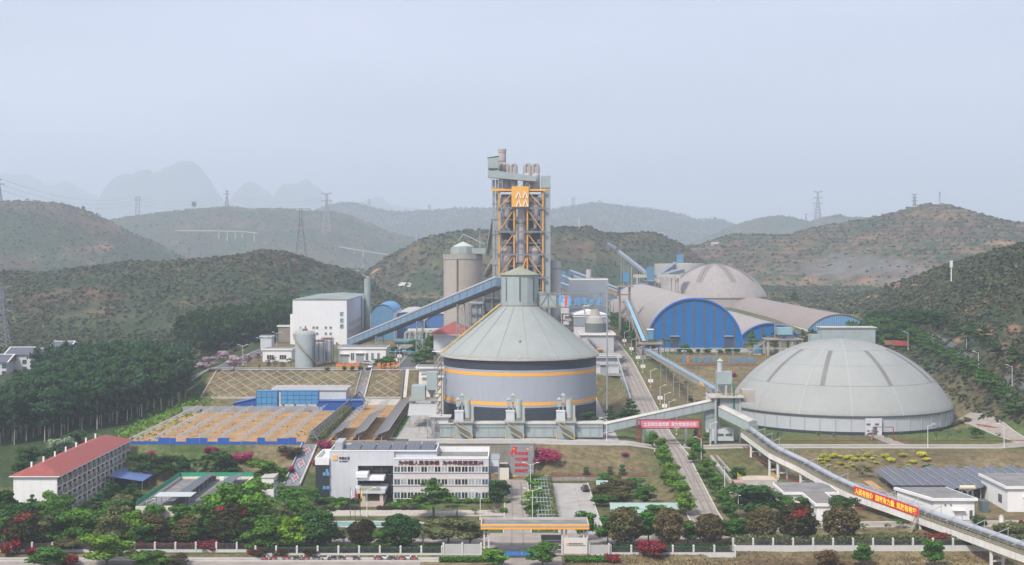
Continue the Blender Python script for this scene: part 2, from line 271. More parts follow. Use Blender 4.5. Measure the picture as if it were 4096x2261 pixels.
pvx=M('solar_cell_dark',(.060,.063,.075),.3,.1,.6); lines(pvx,'y',1.7,.06,(.22,.22,.24)); lines(pvx,'x',1.1,.05,(.2,.2,.22)); whitep=M('white_paint',(.74,.74,.74),.5,.05); maroon=M('maroon_letters',(.09,.012,.02),.5,.05); rust=M('rusty_steel',(.20,.12,.085),.8,.25,.5); teal=M('pond_water',(.07,.24,.24),.08,.1,.3,spec=.6); wood=M('bark',(.16,.13,.10),.9,.2); palebark=M('pale_bark',(.36,.33,.29),.9,.2); black=M('black_rubber',(.02,.02,.022),.6,.1); conc_tower=M('stained_concrete',(.37,.335,.295),.9,.09,.2,streak=.4,dirt=(.26,.22,.18)); skin=M('skin',(.35,.2,.13),.6,.05)
gold=M('gold_letters',(.85,.55,.06),.5,.05); pink=M('pink_banner',(.62,.14,.22),.6,.05); yrail=M('yellow_rail',(.55,.40,.12),.6,.15)
# ------------------------------------------------------------------ sheets laid on the ground
def drape(name,pts,w,mat,dz=.10,kind='structure',kerb=0):
    mb=MB(); P=[Vector((*p,0)) for p in pts]; row=[]; k=max(2,int(w/2)+1)
    for a,b in zip(P,P[1:]):
        n=max(1,int((b-a).length/2)); row+=[a.lerp(b,i/n) for i in range(n)]
    row.append(P[-1]); L=[]
    for i,p in enumerate(row):
        d=(row[min(i+1,len(row)-1)]-row[max(i-1,0)]).normalized(); s=Vector((d.y,-d.x,0))
        L.append([p+s*(j/(k-1)-.5)*w for j in range(k)])
    X=np.array([[q.x for q in r] for r in L]); Y=np.array([[q.y for q in r] for r in L]); Z=H(X,Y,False)+dz
    vs=[(X[i,j],Y[i,j],Z[i,j]) for i in range(len(L)) for j in range(k)]
    mb.add(vs,[(i*k+j,i*k+j+1,(i+1)*k+j+1,(i+1)*k+j) for i in range(len(L)-1) for j in range(k-1)],0,False)
    o=mb.build(name,mat); o['kind']=kind
    if kerb:
        for sd in (0,k-1):
            kb=MB()
            for i in range(len(L)-1):
                a=Vector((X[i,sd],Y[i,sd],Z[i,sd]+.02)); b=Vector((X[i+1,sd],Y[i+1,sd],Z[i+1,sd]+.02)); kb.bar(a,b,.3,.34)
            kb.build('kerb',kerbm)['kind']='structure'
    return o
def pad(name,x0,x1,y0,y1,mat,dz=.10,kerb=0): return drape(name,[((x0+x1)/2,y0),((x0+x1)/2,y1)],x1-x0,mat,dz,kerb=kerb)
drape('outer_road',[(-190,302.5),(-20,302.5)],9,roadm); drape('pavement',[(-190,309),(-16,309)],2.8,conc,.12,kerb=1)
pad('gate_road',-3.2,11,290,319,roadm,.12); pad('gate_forecourt',-16,24,319,336,roadm,.11); pad('drive',-2,4.6,336,414,roadm,.12,1); pad('car_park',11.3,22,336,407.5,padm,.12,1); drape('front_path',[(-62,361),(-2.2,361)],6.5,pave,.13,kerb=1)
pad('main_road',44.6,52.8,330,800,roadm,.12,1); drape('terrace_road',[(-32,430.5),(20,431.5),(44,434)],7,padm,.14,kerb=1); drape('dome_road',[(53,437),(60,434.5),(150,433.5),(163,440),(162,470),(158,492)],6.5,roadm,.12,kerb=1); drape('dome_path',[(121,436.5),(119,461)],5,roadm,.15)
pad('silo_yard',-38.5,33.5,436,552,padm,.10); pad('water_tank_yard',-96,-44,511,553,concl,.09); drape('inner_road',[(24,327),(44,331),(66,340),(128,342)],5,roadm,.12,kerb=1); drape('back_road',[(-132,329),(-16,327)],4.5,roadm,.12)
drape('upper_road',[(-150,575.5),(-36,575.5)],6.5,asph,.12,kerb=1); pad('upper_lane',-48,-40,579,720,asph,.12,1); pad('side_lane',-123,-116,579,700,asph,.12,1); drape('tree_lane',[(176,486),(183,600),(190,760)],7,asph,.15); pad('orange_field',-118.8,-63,425.6,509.5,soil,.12); pad('solar_plot',-57,-38.8,430,532,soil,.11); pad('hall_yard',60,112,650,676,conc,.12)
for s in (-48.4,-39.6): drape('green_verge',[(s,580),(s,716)],.8,green_net,.2)
drape('road_crack',[(46.9,344),(47.6,356),(47.1,371),(48.2,388),(47.4,405)],.14,asph,.135); drape('road_crack',[(50.6,370),(50.2,384),(51.1,396),(50.4,410)],.12,asph,.135)
tm=M('tyre_marks',(.215,.19,.168),.9,.25,.2)
for x in (46.0,47.9,49.6,51.4): drape('tyre_marks',[(x,338),(x+.1,420),(x-.1,500),(x,600),(x,720)],.55,tm,.128)
for x in (-.1,2.6): drape('tyre_marks',[(x,322),(x+.2,360),(x,410)],.45,tm,.135)
for k in range(5): drape('dust_patch',[(47+rnd.uniform(-1,1),585+k*22),(49.5+rnd.uniform(-1,1),597+k*22)],rnd.uniform(2.5,4),M('dark_dust',(.135,.125,.118),.95,.35,.4),.126)
drape('tyre_marks',[(-35,545),(-33,500),(-30,452),(-10,433)],.5,M('yard_marks',(.27,.255,.235),.9,.25,.2),.13)
drape('tyre_marks',[(-33,545),(-31,500),(-28,453),(-8,434.5)],.5,MATS['yard_marks'],.13)
pond=MB(); pp=[(14*math.cos(a)*(1+.18*math.sin(3*a))-37,4.2*math.sin(a)*(1+.2*math.cos(2*a))+346) for a in np.linspace(0,2*PI,40,endpoint=False)]; pond.prism([(x,y) for x,y in pp],.02,.16); pond.build('pond_water',teal)['kind']='structure'
pe=MB(); q3=[(x,y,.2) for x,y in pp]; pe.tube(q3+[q3[0]],.22,5); tag(pe.build('pond_edge',concl),kind='structure')
# ------------------------------------------------------------------ lettering
DG=None
def glyphs(s,off=.012):
    cu=bpy.data.curves.new('lettering','FONT'); cu.body=s; cu.extrude=.1; cu.offset=off; cu.resolution_u=3
    ob=bpy.data.objects.new('lettering',cu); COL.objects.link(ob); dg=bpy.context.evaluated_depsgraph_get(); dg.update()
    me=bpy.data.meshes.new_from_object(ob.evaluated_get(dg)); v=np.array([p.co[:] for p in me.vertices]); f=[tuple(p.vertices) for p in me.polygons]
    bpy.data.objects.remove(ob); bpy.data.curves.remove(cu); bpy.data.meshes.remove(me)
    return v,f
def text(s,a,b,h,mat,parent,depth=.12,name='lettering',off=.012,up=Vector((0,0,1)),keep=False):
    """letters along the line a->b (left and right end of the baseline), h high, standing proud of the face"""
    v,f=glyphs(s,off); a=Vector(a);b=Vector(b); lo=v.min(0);hi=v.max(0); u=b-a; n=u.cross(up).normalized()
    w=(v-lo)/(hi-lo); 
    if keep: w[:,0]=v[:,0]/max(hi[0],1e-6)
    mb=MB(); mb.add([a+u*float(p[0])+up*float(p[1])*h+n*(float(p[2])*depth) for p in w],f); return mb.build(name,mat,parent)
def chevrons(x0,x1,z0,z1,y,mat,parent):            # four pointed arches, two over two
    mb=MB(); w=(x1-x0); h=(z1-z0)
    for cx,cz in ((.40,.46),(.80,.46),(.42,.06),(.82,.06)):
        for s in (-1,1):
            p=Vector((x0+w*(cx+s*.14),y,z0+h*(cz-.02))); q=Vector((x0+w*(cx+s*.005),y,z0+h*(cz+.27))); mb.bar(p,q,.06*w,.058*w)
    return mb.build('emblem_mark',mat,parent)
# ------------------------------------------------------------------ office block
t=thing('office_building','three storey white office block with maroon slogan and dark glass entrance','office',(-30,379,0))
b=MB(); b.box(-32.1,-6.3,378,392,0,11.5); b.build('wing_wall',wgrey,t)
b=MB(); b.box(-49.7,-42,381,394,0,13.2).box(-42,-32.1,381,394,9.3,13.2).box(-32.1,-20.5,381.6,394,11.5,13.2); b.build('block_wall',wgrey,t)
b=MB(); b.box(-42,-32.1,385,394,0,9.28); b.build('entrance_glazing',glass,t)
g=b
b=MB(); b.box(-53.4,-49.72,380.4,396,0,9.6); b.build('side_glazing',dark,t)
b=MB(); b.box(-53.5,-49.72,380.3,396.2,9.6,10.6).box(-53.5,-53.2,380.3,396,10.6,11.7).box(-53.2,-49.72,380.3,380.6,10.6,11.7).box(-53.2,-44,395.9,396.2,10.6,11.7); b.build('side_parapet',white,t)
b=MB()
for x0,x1,y0,y1,z in ((-32.1,-6.3,378,392,11.5),(-49.7,-20.5,381,394,13.2)):
    if z<12: b.box(-20.4,x1,y0-.12,y0+.2,z,z+.75).box(-20.4,x1,y1-.2,y1,z,z+1.5).box(x1-.25,x1,y0+.2,y1-.2,z,z+.75).box(-32.1,-20.45,y0-.12,y0+.2,z,z+.35)
    else: b.box(x0,x1,y0-.1,y0+.2,z,z+.35).box(x0,x1,y1-.2,y1,z,z+.35).box(x0,x0+.25,y0+.2,y1-.2,z,z+.35).box(x1-.25,x1,y0+.2,y1-.2,z,z+.35)
b.build('parapet',white,t)
b=MB(); b.box(-20.3,-6.6,378.3,391.7,11.52,11.56); b.build('flat_roof',roofg,t)
b=MB(); b.box(-49.4,-20.8,381.3,393.7,13.22,13.26); b.build('upper_roof',roofg,t)
for i in range(6):                                 # roof solar tables
    s=MB(); x=-45.5+i*4.1; s.add([(x,382.3,13.5),(x+3.8,382.3,13.5),(x+3.8,393,14.4),(x,393,14.4)],[(0,1,2,3)]).add([(x,382.3,13.44),(x+3.8,382.3,13.44),(x+3.8,393,14.34),(x,393,14.34)],[(3,2,1,0)])
    for yy in (383,392.5): s.cyl((x+.5,yy,13.26),(x+.5,yy,13.5+.084*(yy-382.3)),.05,n=5)
    s.build('roof_panel',pvx,t)
b=MB(); b.box(-48.6,-46.5,384,393,13.26,15.2).box(-46.4,-44.6,388,391,13.26,14.2); b.build('roof_plant',galv,t)
# window bands: each window a frame with its pane
def window(parent,x0,x1,y,z0,z1,gm,n=2,sill=None,fm=None):
    w=MB(); w.box(x0,x1,y-.10,y+.02,z0,z1); fr=.055
    ob=w.build('window',gm,parent); f=MB(); f.box(x0,x0+.12,y-.17,y-.08,z0,z1).box(x1-.12,x1,y-.17,y-.08,z0,z1).box(x0+.12,x1-.12,y-.17,y-.08,z0,z0+.11).box(x0+.12,x1-.12,y-.17,y-.08,z1-.11,z1)
    for i in range(1,n): xx=x0+(x1-x0)*i/n; f.box(xx-fr,xx+fr,y-.17,y-.08,z0+.11,z1-.11)
    f.build('frame',fm or frame,ob)
    return ob
curtain=M('curtained_glass',(.30,.34,.36),.3,.35,.6)
for zi,(z0,z1) in enumerate(((.9,2.7),(4.55,6.25),(8.0,9.65))):
    for i in range(14):
        x=-31.9+i*1.825; window(t,x,x+1.78,377.99,z0,z1,(glass,glassb,curtain,glass)[rnd.randrange(4)],2)
    b=MB(); b.box(-32.15,-6.25,377.8,378.02,z0-.2,z0-.04).box(-32.15,-6.25,377.8,378.02,z1+.04,z1+.18); b.build('window_ledge',M('orange_ledge',(.62,.42,.30),.7,.05),t)
b=MB(); b.box(-42.2,-39,377.5,384.98,6.6,7.7).box(-42.2,-34.6,378.2,384.98,5.7,6.6); b.build('balcony',white,t)
b=MB(); b.box(-42.4,-33.9,373.6,384.98,3.0,3.9).box(-42.4,-33.9,373.6,373.9,3.9,4.4); b.build('entrance_canopy',wgrey,t)
b=MB(); b.box(-40.7,-35.2,373.5,373.62,3.95,4.7); b.build('canopy_screen',M('pale_green_glass',(.33,.33,.22),.3,.1),t)
for x in (-39.6,-34.9): MB().box(x-.45,x+.45,374.2,375,.0,3.0).build('column',M('pinkish_stone',(.45,.38,.35),.8,.08),t)
b=MB()
for i in range(5): b.box(-40.3,-34.2,370.6+i*.6,385,.0+i*.15,.15+i*.15)
b.build('steps',M('step_stone',(.40,.33,.28),.8,.1),t)
for z0 in (.8,4.5): 
    for x in (-51.4,-50.4): MB().box(x,x+.8,380.3,380.42,z0+2.2,z0+3.1).build('side_window',lblue,t)
MB().box(-50.6,-49.9,380.3,380.42,7.6,8.5).build('side_window',lblue,t)
for x in (-41.3,-38.5,-35.8,-33.2):
    MB().box(x-.04,x+.04,384.85,385.0,.9,9.2).build('mullion',steel,t)
for z in (3.3,6.2): MB().box(-42,-32.1,384.8,385.02,z,z+.22).build('spandrel',steel,t)
text('为中国人民谋幸福  为中华民族谋复兴',(-30.7,377.95,9.98),(-7.8,377.95,9.98),1.22,maroon,t,.2,off=.02)
text('华润水泥',(-47.1,380.95,11.0),(-44.2,380.95,11.0),.75,M('charcoal_letters',(.05,.05,.055),.5,.05),t,.1,off=.015); text('CR CEMENT',(-47.0,380.95,10.35),(-44.6,380.95,10.35),.35,MATS['charcoal_letters'],t,.1,off=.015)
MB().box(-48.7,-47.5,380.85,381,10.8,12.1).build('emblem',orange,t); chevrons(-48.7,-47.5,10.8,12.1,380.82,whitep,t)
# right-hand outside stair frame
b=MB()
for x in (-6.0,-3.6):
    for y in (380,390): b.box(x-.15,x+.15,y-.15,y+.15,0,11.2)
for z in (3.7,7.3,11.0): b.box(-6.1,-3.4,379.8,390.2,z,z+.2)
b.build('stair_frame',steel,t)
b=MB(); b.box(-6.0,-3.6,379.8,380,9.3,11); b.build('stair_screen',wgrey,t)
# flags
for i,(x,m,l) in enumerate(((940,whitep,'white flag on the pole left of the entrance steps'),(985,red,'red flag on the middle of three poles before the entrance'),(1033,gold,'yellow flag on the pole nearest the entrance columns'))):
    px,py=T(2,x,905); p=atz(px,py,0); g=thing('flagpole',l,'flagpole',p,'flagpoles before the office')
    mb=MB(); mb.cyl(p,p+Vector((0,0,8.6)),.09,.05,6); mb.cyl(p,p+Vector((0,0,.3)),.4,n=8); mb.build('pole',dkst,g)
    mb=MB(); n=7; vs=[]
    for k in range(n): vs+=[(p.x+.06+.25*k/n*3,p.y+.1*math.sin(k*1.4),p.z+8.4-k*.38),(p.x+.06+.09*math.sin(k),p.y+.1*math.sin(k*1.2),p.z+6.4-.14*k)]
    mb.add(vs,[(2*k,2*k+1,2*k+3,2*k+2) for k in range(n-1)]); mb.build('flag',m,g)
# ------------------------------------------------------------------ entrance gate
t=thing('gate_canopy','long flat entrance canopy with orange and grey striped fascia','canopy',(5,312.4,0))
b=MB(); b.box(-6.9,17.1,311.2,319.5,5.85,6.0).box(-6.9,17.1,311.2,311.4,6,7.05).box(-6.9,17.1,319.3,319.5,6,7.05).box(-6.9,-6.7,311.4,319.3,6,7.05).box(16.9,17.1,311.4,319.3,6,7.05); b.build('deck',concl,t)
b=MB(); b.box(-6.7,16.9,311.4,319.3,6.0,6.5); b.build('roof_felt',roofg,t)
for z0,z1,m in ((6.6,6.98,orange),(6.33,6.58,steel),(5.9,6.31,orange)): b=MB(); b.box(-6.98,17.18,311.1,311.19,z0,z1).box(-6.98,-6.91,311.2,319.6,z0,z1).box(17.11,17.18,311.2,319.6,z0,z1); b.build('fascia_stripe',m,t)
for x in (-6.2,-5.2,11.2,12.1,16.0,16.8): MB().box(x-.2,x+.2,312.2,313.2,-.1,5.85).build('column',M('pale_column',(.5,.49,.47),.8,.06),t)
t=thing('guard_house','low dark grey gatehouse under the entrance canopy','gatehouse',(9.3,314,0))
b=MB(); b.box(6.8,11.3,313.4,319,0,2.9); b.build('wall',M('dark_render',(.13,.13,.14),.8,.1),t); MB().box(6.6,11.4,313.1,319.2,2.9,3.1).build('roof',roofg,t)
for x in (8.6,10.2): window(t,x,x+.9,313.39,.9,2.0,glass,1)
t=thing('sign_wall','white ribbed name wall with small orange logo beside the gate','sign wall',(14,311.5,0))
b=MB(); b.box(11.5,16.8,311.6,312,0,3.9)
for i in range(11): b.box(11.6+i*.47,11.62+i*.47,311.57,311.6,.5,3.7)
b.build('panel',M('cream_panel',(.60,.57,.52),.7,.05),t)
MB().box(12.0,12.5,311.5,311.57,2.35,2.85).build('emblem',orange,t); chevrons(12.0,12.5,2.35,2.85,311.49,whitep,t)
text('华润水泥(田阳)有限公司',(12.6,311.56,2.48),(15.75,311.56,2.48),.3,MATS['charcoal_letters'],t,.05,off=.012); text('China Resources Cement (Tianyang) Limited',(12.6,311.56,2.16),(16.35,311.56,2.16),.2,MATS['charcoal_letters'],t,.05)
b=MB()
for i in range(9): 
    x=11.7+i*.6; b.lathe([(.05,-.1),(.38,.1),(.34,.4),(.05,.55)],(x,311.1+.12*(i%2),0),7,sm=False)
tag(b.build('rock_edging',M('boulder',(.25,.20,.17),.9,.3,.8)),'row of brown rocks along the foot of the name wall','rocks'); 
t=thing('sliding_gate','blue electric sliding gate across the entrance road','gate',(2.2,310.5,0))
for x0,x1,s in ((-1.9,2.1,'企园认'),(2.25,6.2,'司欢心')):
    o=MB().box(x0,x1,310.3,310.42,.25,1.25).build('panel',M('gate_blue',(.02,.16,.42),.5,.08),t); text(s,(x0+.7,310.29,.5),(x1-.5,310.29,.5),.45,lblue,t,.03)
    MB().box(x0,x1,310.28,310.44,1.26,1.33).box(x0,x1,310.28,310.44,.16,.24).build('rail',dkst,t)
# boundary fence
M('white_post',(.50,.50,.48),.8,.08,streak=.3,dirt=(.3,.28,.25))
def fence(label,x0,x1,y,z,n,ph=1.9,bw=.38,solid=None):
    t=thing('boundary_fence',label,'fence',((x0+x1)/2,y,z)); st=(x1-x0)/n
    b=MB(); b.box(x0,x1,y-.16,y+.16,z-1.4,z+bw); b.build('base_wall',MATS['white_post'] if solid is None else wgrey,t)
    for i in range(n+1):
        x=x0+i*st; p=MB(); p.box(x-.2,x+.2,y-.22,y+.22,z-1.4,z+ph).add([(x-.25,y-.27,z+ph),(x+.25,y-.27,z+ph),(x+.25,y+.27,z+ph),(x-.25,y+.27,z+ph),(x,y,z+ph+.28)],[(0,1,4),(1,2,4),(2,3,4),(3,0,4),(3,2,1,0)]); p.build('post',MATS['white_post'],t)
        if i<n:
            r=MB()
            if solid: r.box(x+.2,x+st-.2,y-.06,y+.06,z+bw,z+ph-.15)
            else:
                r.box(x+.2,x+st-.2,y-.03,y+.03,z+bw+.1,z+bw+.16).box(x+.2,x+st-.2,y-.03,y+.03,z+ph-.3,z+ph-.24); k=int((st-.4)/.17)
                for j in range(k): xx=x+.3+j*.17; r.box(xx-.018,xx+.018,y-.018,y+.018,z+bw,z+ph-.1)
            r.build('railing' if not solid else 'panel',solid or dkst,t)
    return t
fence('white posted railing fence behind the bougainvillea, left of the motorbikes',-131,-57.3,315,.25,16); fence('white posted railing fence behind the row of parked motorbikes',-57.2,-15.6,312.2,0,9)
fence('solid grey panel fence left of the entrance columns',-15.3,-6.9,312.2,0,2,2.6,.15,M('grey_panel',(.40,.40,.39),.8,.06)); fence('solid grey panel fence right of the name wall',17.2,21.6,312.2,0,1,2.4,.15,MATS['grey_panel'])
fence('white posted railing fence behind the red bougainvillea right of the gate',22.0,49.8,312.6,.1,6); fence('white posted railing fence on the bank below the pipe conveyor',50.1,118,317.2,.7,15)
# slogan wall and retaining walls
t=thing('retaining_wall','tall stained concrete retaining wall behind the office','retaining wall',(-15,417,0)); b=MB(); b.box(-38,6.8,416.6,417.3,-.2,10.3); b.build('wall',M('mossy_wall',(.24,.22,.19),.95,.35,.3,streak=.6,dirt=(.1,.09,.07)),t); MB().box(-38,6.8,416.4,417.4,10.3,10.6).build('coping',conc,t)
MB().box(-14,-1.2,414.9,416.5,4.6,4.8).build('ledge',concl,t)
tag(MB().box(-3.7,-.9,414.4,416.2,0,3.3).build('store_shed',cream,None,(-2.3,415,0)),'small cream shed at the foot of the retaining wall','shed')
t=thing('slogan_board','grey wall board with red slogan in four lines and red flag emblem','board',(3,416,0))
MB().box(-.6,6.5,416.2,416.58,0,10.1).build('panel',M('board_grey',(.23,.24,.255),.8,.1,.3,streak=.25,dirt=(.22,.22,.22)),t)
for i,s in enumerate(('自信自强','守正创新','踔厉奋发','勇毅前行')): text(s,(.85,416.18,7.15-1.72*i),(4.75,416.18,7.15-1.72*i),.98,red,t,.1,off=.022)
def plate(name,pts,mat,y=416.1): b=MB(); b.extr([(-.6+7.1*u,10.1*v) for u,v in pts],y,416.19); b.build(name,mat,t)
plate('flag_emblem',[(.12,.96),(.2,.94),(.31,.94),(.28,.87),(.25,.82),(.16,.79),(.08,.74),(.12,.68),(.13,.62),(.11,.625),(.09,.66),(.03,.71),(.01,.75),(.06,.82),(.11,.87)][::-1],red)
plate('star_mark',[(.14,.865),(.19,.865),(.2,.885),(.165,.905),(.13,.89)],gold,416.05); plate('skyline_strip',[(0,0),(.8,0),(.8,.02),(.66,.03),(.57,.03),(.55,.065),(.43,.065),(.41,.03),(.2,.025),(0,.012)],red)
plate('cloud_motif',[(.1,.08),(.13,.06),(.25,.075),(.38,.085),(.25,.09),(.13,.105)],gold); plate('cloud_motif',[(.85,.07),(.87,.09),(.7,.09),(.62,.085),(.72,.078)],gold); plate('bird_motif',[(.7,.87),(.77,.85),(.79,.88),(.72,.9)],gold); plate('bird_motif',[(.86,.92),(.93,.91),(.92,.93),(.87,.935)],gold); plate('bird_motif',[(.85,.84),(.89,.83),(.92,.85),(.87,.86)],gold)
t=thing('low_wall','low stained wall with red pipe below the grass slope','retaining wall',(25,409,0)); MB().box(7.2,41.5,408.7,409.1,-.2,1.75).build('wall',MATS['mossy_wall'],t); MB().tube([(7.2,409,2.05),(41,409,2.05),(44,426,7.4)],.14).build('pipe',redpipe,t); MB().tube([(7.2,409.4,1.9),(40.6,409.4,1.9),(43.4,426,7.2)],.08).build('pipe',whitep,t)
# ------------------------------------------------------------------ dormitory
t=thing('dormitory','long four storey dormitory with red hipped roof and open balconies','dormitory',(-120,388,0))
x0,x1,y0,y1,hh=-126,-115,354,421,10.7
MB().box(x0,x1-1.5,y0,y1,-.2,hh).build('wall',cream,t)
MB().box(x0-.0,x1,y0-.25,y0-.01,-.2,hh).build('gable_wall',white,t); MB().box(x0,x1,y1+.01,y1+.25,-.2,hh).build('end_wall',white,t)
b=MB()
for k in range(5): z=k*2.68; b.box(x1-1.5,x1+.05,y0,y1,z-.12 if k else -.2,z+.1)
b.build('floor_slab',white,t)
nb=16; st=(y1-y0)/nb; wl2=M('recess_wall',(.48,.45,.42),.8,.12); doorm=M('brown_door',(.11,.04,.03),.5,.2)
mcol=None
for i in range(nb+1):
    y=y0+i*st
    if mcol is None: mcol=MB().box(x1-.3,x1+.1,y-.14,y+.14,0,hh).build('column',white,t)
    else: c=mcol.copy(); COL.objects.link(c); c.parent=t; c.location=mcol.location+Vector((0,i*st,0))
# shared meshes for bay parts
pr={}
for k in range(4):
    for i in range(nb):
        y=y0+i*st; z=k*2.68+.1; dx=.5 if (i*7+k*3)%3 else 2.2
        for nm,mb,mt in (('balcony',lambda:MB().box(x1-.12,x1,y+.16,y+st-.16,z,z+.95),M('balcony_grey',(.20,.18,.165),.8,.2,.5)),('door',lambda:MB().box(x1-1.52,x1-1.42,y+dx,y+dx+.9,z,z+2.05),doorm),('window',lambda:MB().box(x1-1.52,x1-1.42,y+(1.7 if dx<1 else .5),y+(1.7 if dx<1 else .5)+1.2,z+.9,z+2.1),glass)):
            key=(nm,dx)
            if nm!='window' or True:
                if key not in pr: pr[key]=(mb().build(nm,mt,t),y,z)
                else:
                    s,yy,zz=pr[key]; c=s.copy(); COL.objects.link(c); c.parent=t; c.location=s.location+Vector((0,y-yy,z-zz))
xm=(x0+x1)/2; e=.9; zr=hh+.25; rz=hh+2.6
b=MB(); v=[(x0-e,y0-e,zr),(x1+e,y0-e,zr),(x1+e,y1+e,zr),(x0-e,y1+e,zr),(xm,y0+6,rz),(xm,y1-6,rz)]; b.add(v,[(0,1,4),(1,2,5,4),(2,3,5),(3,0,4,5)]); b.build('roof',redroof,t)
MB().box(x0-e,x1+e,y0-e,y1+e,hh,zr-.01).build('eaves',whitep,t)
for i in range(7): MB().box(xm-3.3,xm-2.9,y0+6+i*9.2,y0+6.4+i*9.2,hh+1,rz+.2).build('vent_pipe',whitep,t)
o=MB(); o.add([(-114,394,4.4),(-104,394,2.9),(-104,410,2.9),(-114,410,4.4)],[(0,1,2,3)]).add([(-114,394,4.3),(-104,394,2.8),(-104,410,2.8),(-114,410,4.3)],[(3,2,1,0)])
t=thing('blue_awning','blue sheet awning beside the dormitory','awning',(-109,402,0)); o.build('sheet',M('faded_blue_sheet',(.10,.16,.33),.6,.1),t)
for y in (394.5,402,409.5): MB().cyl((-104.2,y,0),(-104.2,y,2.85),.08,n=6).build('post',steel,t)
# ------------------------------------------------------------------ canteen with netted roof
t=thing('canteen','flat roofed cream building with green netting round its roof','building',(-80,356,0))
MB().box(-90,-70,335,379,-.1,6).build('wall',cream,t); MB().box(-89.7,-70.3,335.3,378.7,6.01,6.05).build('roof',roofg,t)
b=MB(); b.box(-90.1,-89.7,335,379,6,6.7).box(-70.3,-69.9,335,379,6,6.7).box(-89.7,-70.3,335,335.3,6,6.7).box(-89.7,-70.3,378.7,379,6,6.7); b.build('parapet',cream,t)
for nm in (0,1):
    b=MB()
    if nm==0: b.box(-89.95,-89.88,335,379,6.7,7.9)
    else: b.box(-89.6,-70,378.85,378.92,6.7,7.8)
    b.build('netting',green_net,t)
for x0,x1,lab in ((-84,-79.5,'left'),(-76.5,-72,'right')):
    o=thing('roof_solar_row','long grey solar row on canteen roof, %s one'%('with a flat canopy in front,' if lab=='left' else 'beside the trees,'),'solar panels',(x0,356,6.05),'solar rows on the canteen roof'); o['label']={'left':'long tilted solar row on the canteen roof nearer the dormitory','right':'long tilted solar row on the canteen roof nearer the office'}[lab]
    q=MB(); q.add([(x0,341,7.0),(x1,341,8.2),(x1,376,8.2),(x0,376,7.0)],[(0,1,2,3)]).add([(x0,341,6.93),(x1,341,8.13),(x1,376,8.13),(x0,376,6.93)],[(3,2,1,0)]); q.build('panel',pvx,o)
    for y in range(342,377,5): MB().box(x1-.3,x1-.18,y,y+.12,6.06,8.1).build('post',galv,o)
o=thing('roof_canopy','small pale canopy at the front of the canteen roof','canopy',(-84,340,6.05)); MB().box(-86.5,-77.5,338,344,8.4,8.55).build('sheet',M('pale_sheet',(.42,.46,.46),.6,.08),o)
for x in (-86,-78):
    for y in (338.4,343.6): MB().box(x-.06,x+.06,y-.06,y+.06,6.06,8.4).build('post',dkst,o)
tag(MB().box(-82.5,-79.6,375.5,377,6.06,7.3).build('roof_crate',M('rusty_brown',(.22,.13,.09),.8,.2),None,(-81,376,6.06)),'brown crate at the back of the canteen roof','crate'); tag(MB().box(-78.6,-77.4,376,377,6.06,7.0).build('air_unit',whitep,None,(-78,376.5,6.06)),'white air unit beside the brown crate on the canteen roof','air conditioner')
t=thing('white_annex','small white two storey annex half hidden by trees left of the stair','building',(-66,385,0)); MB().box(-68.5,-65.2,383,392,0,5.6).build('wall',white,t); MB().box(-68.7,-65,382.8,392.2,5.6,5.8).build('roof',concl,t)
for z in (1.2,3.6):
    for y in (384.5,388): MB().box(-65.22,-65.1,y,y+1.2,z,z+1.1).build('window',glass,t)
# ------------------------------------------------------------------ the big clinker silo
CX,CY=1.9+.9,500.0
silo=M('silo_grey',(.315,.342,.39),.7,.06,.1,streak=.35,dirt=(.25,.265,.29),bump=.1); coner=M('cone_sheet',(.275,.300,.287),.65,.09,.12,streak=.35,dirt=(.22,.235,.215),bump=.15); louv=M('louvre',(.13,.125,.10),.7,.2)
t=thing('clinker_silo','huge round grey silo with orange bands, conical roof and lantern','silo',(CX,CY,9))
RS=27.2
for nm,z0,z1,m,dr in (('wall',9,31,silo,0),('base_band',9,14.6,navy,.03),('top_band',27.3,30.6,navy,.03),('orange_stripe',25.3,26.4,orange,.03),('orange_stripe',15.4,16.5,orange,.03)):
    MB().lathe([(RS+dr,z0),(RS+dr,z1)],(CX,CY,0),96).build(nm,m,t)
MB().lathe([(RS+.9,30.7),(RS+.9,31.0),(6.7,48.2),(6.5,48.2)],(CX,CY,0),96,sm=False).build('cone_roof',coner,t)
MB().lathe([(RS,30.5),(RS+1.0,30.5),(RS+1.05,31.05),(RS+.7,31.1)],(CX,CY,0),96).build('eave',concl,t)
b=MB()
for k in range(96):
    a=2*PI*k/96; r=RS+.7; b.bar((CX+r*math.cos(a),CY+r*math.sin(a),31),(CX+r*math.cos(a),CY+r*math.sin(a),31.9),.06)
b.lathe([(RS+.67,31.85),(RS+.73,31.9)],(CX,CY,0),96).lathe([(RS+.67,31.4),(RS+.73,31.45)],(CX,CY,0),96); b.build('eave_railing',yrail,t)
for k in range(16):
    a=2*PI*(k+.25)/16; MB().bar((CX+(RS+.6)*math.cos(a),CY+(RS+.6)*math.sin(a),31.3),(CX+6.8*math.cos(a),CY+6.8*math.sin(a),48.3),.12,.10).build('roof_seam',MATS['cone_sheet'] if k not in (11,13) else steel,t)
MB().lathe([(6.75,47.9),(6.75,59.2)],(CX,CY,0),16,sm=False).build('lantern_wall',gsteel,t); MB().lathe([(7.2,59.1),(7.2,59.3),(.3,62.0),(0,62.0)],(CX,CY,0),32,sm=False).build('lantern_roof',M('olive_roof',(.25,.265,.20),.8,.12),t)
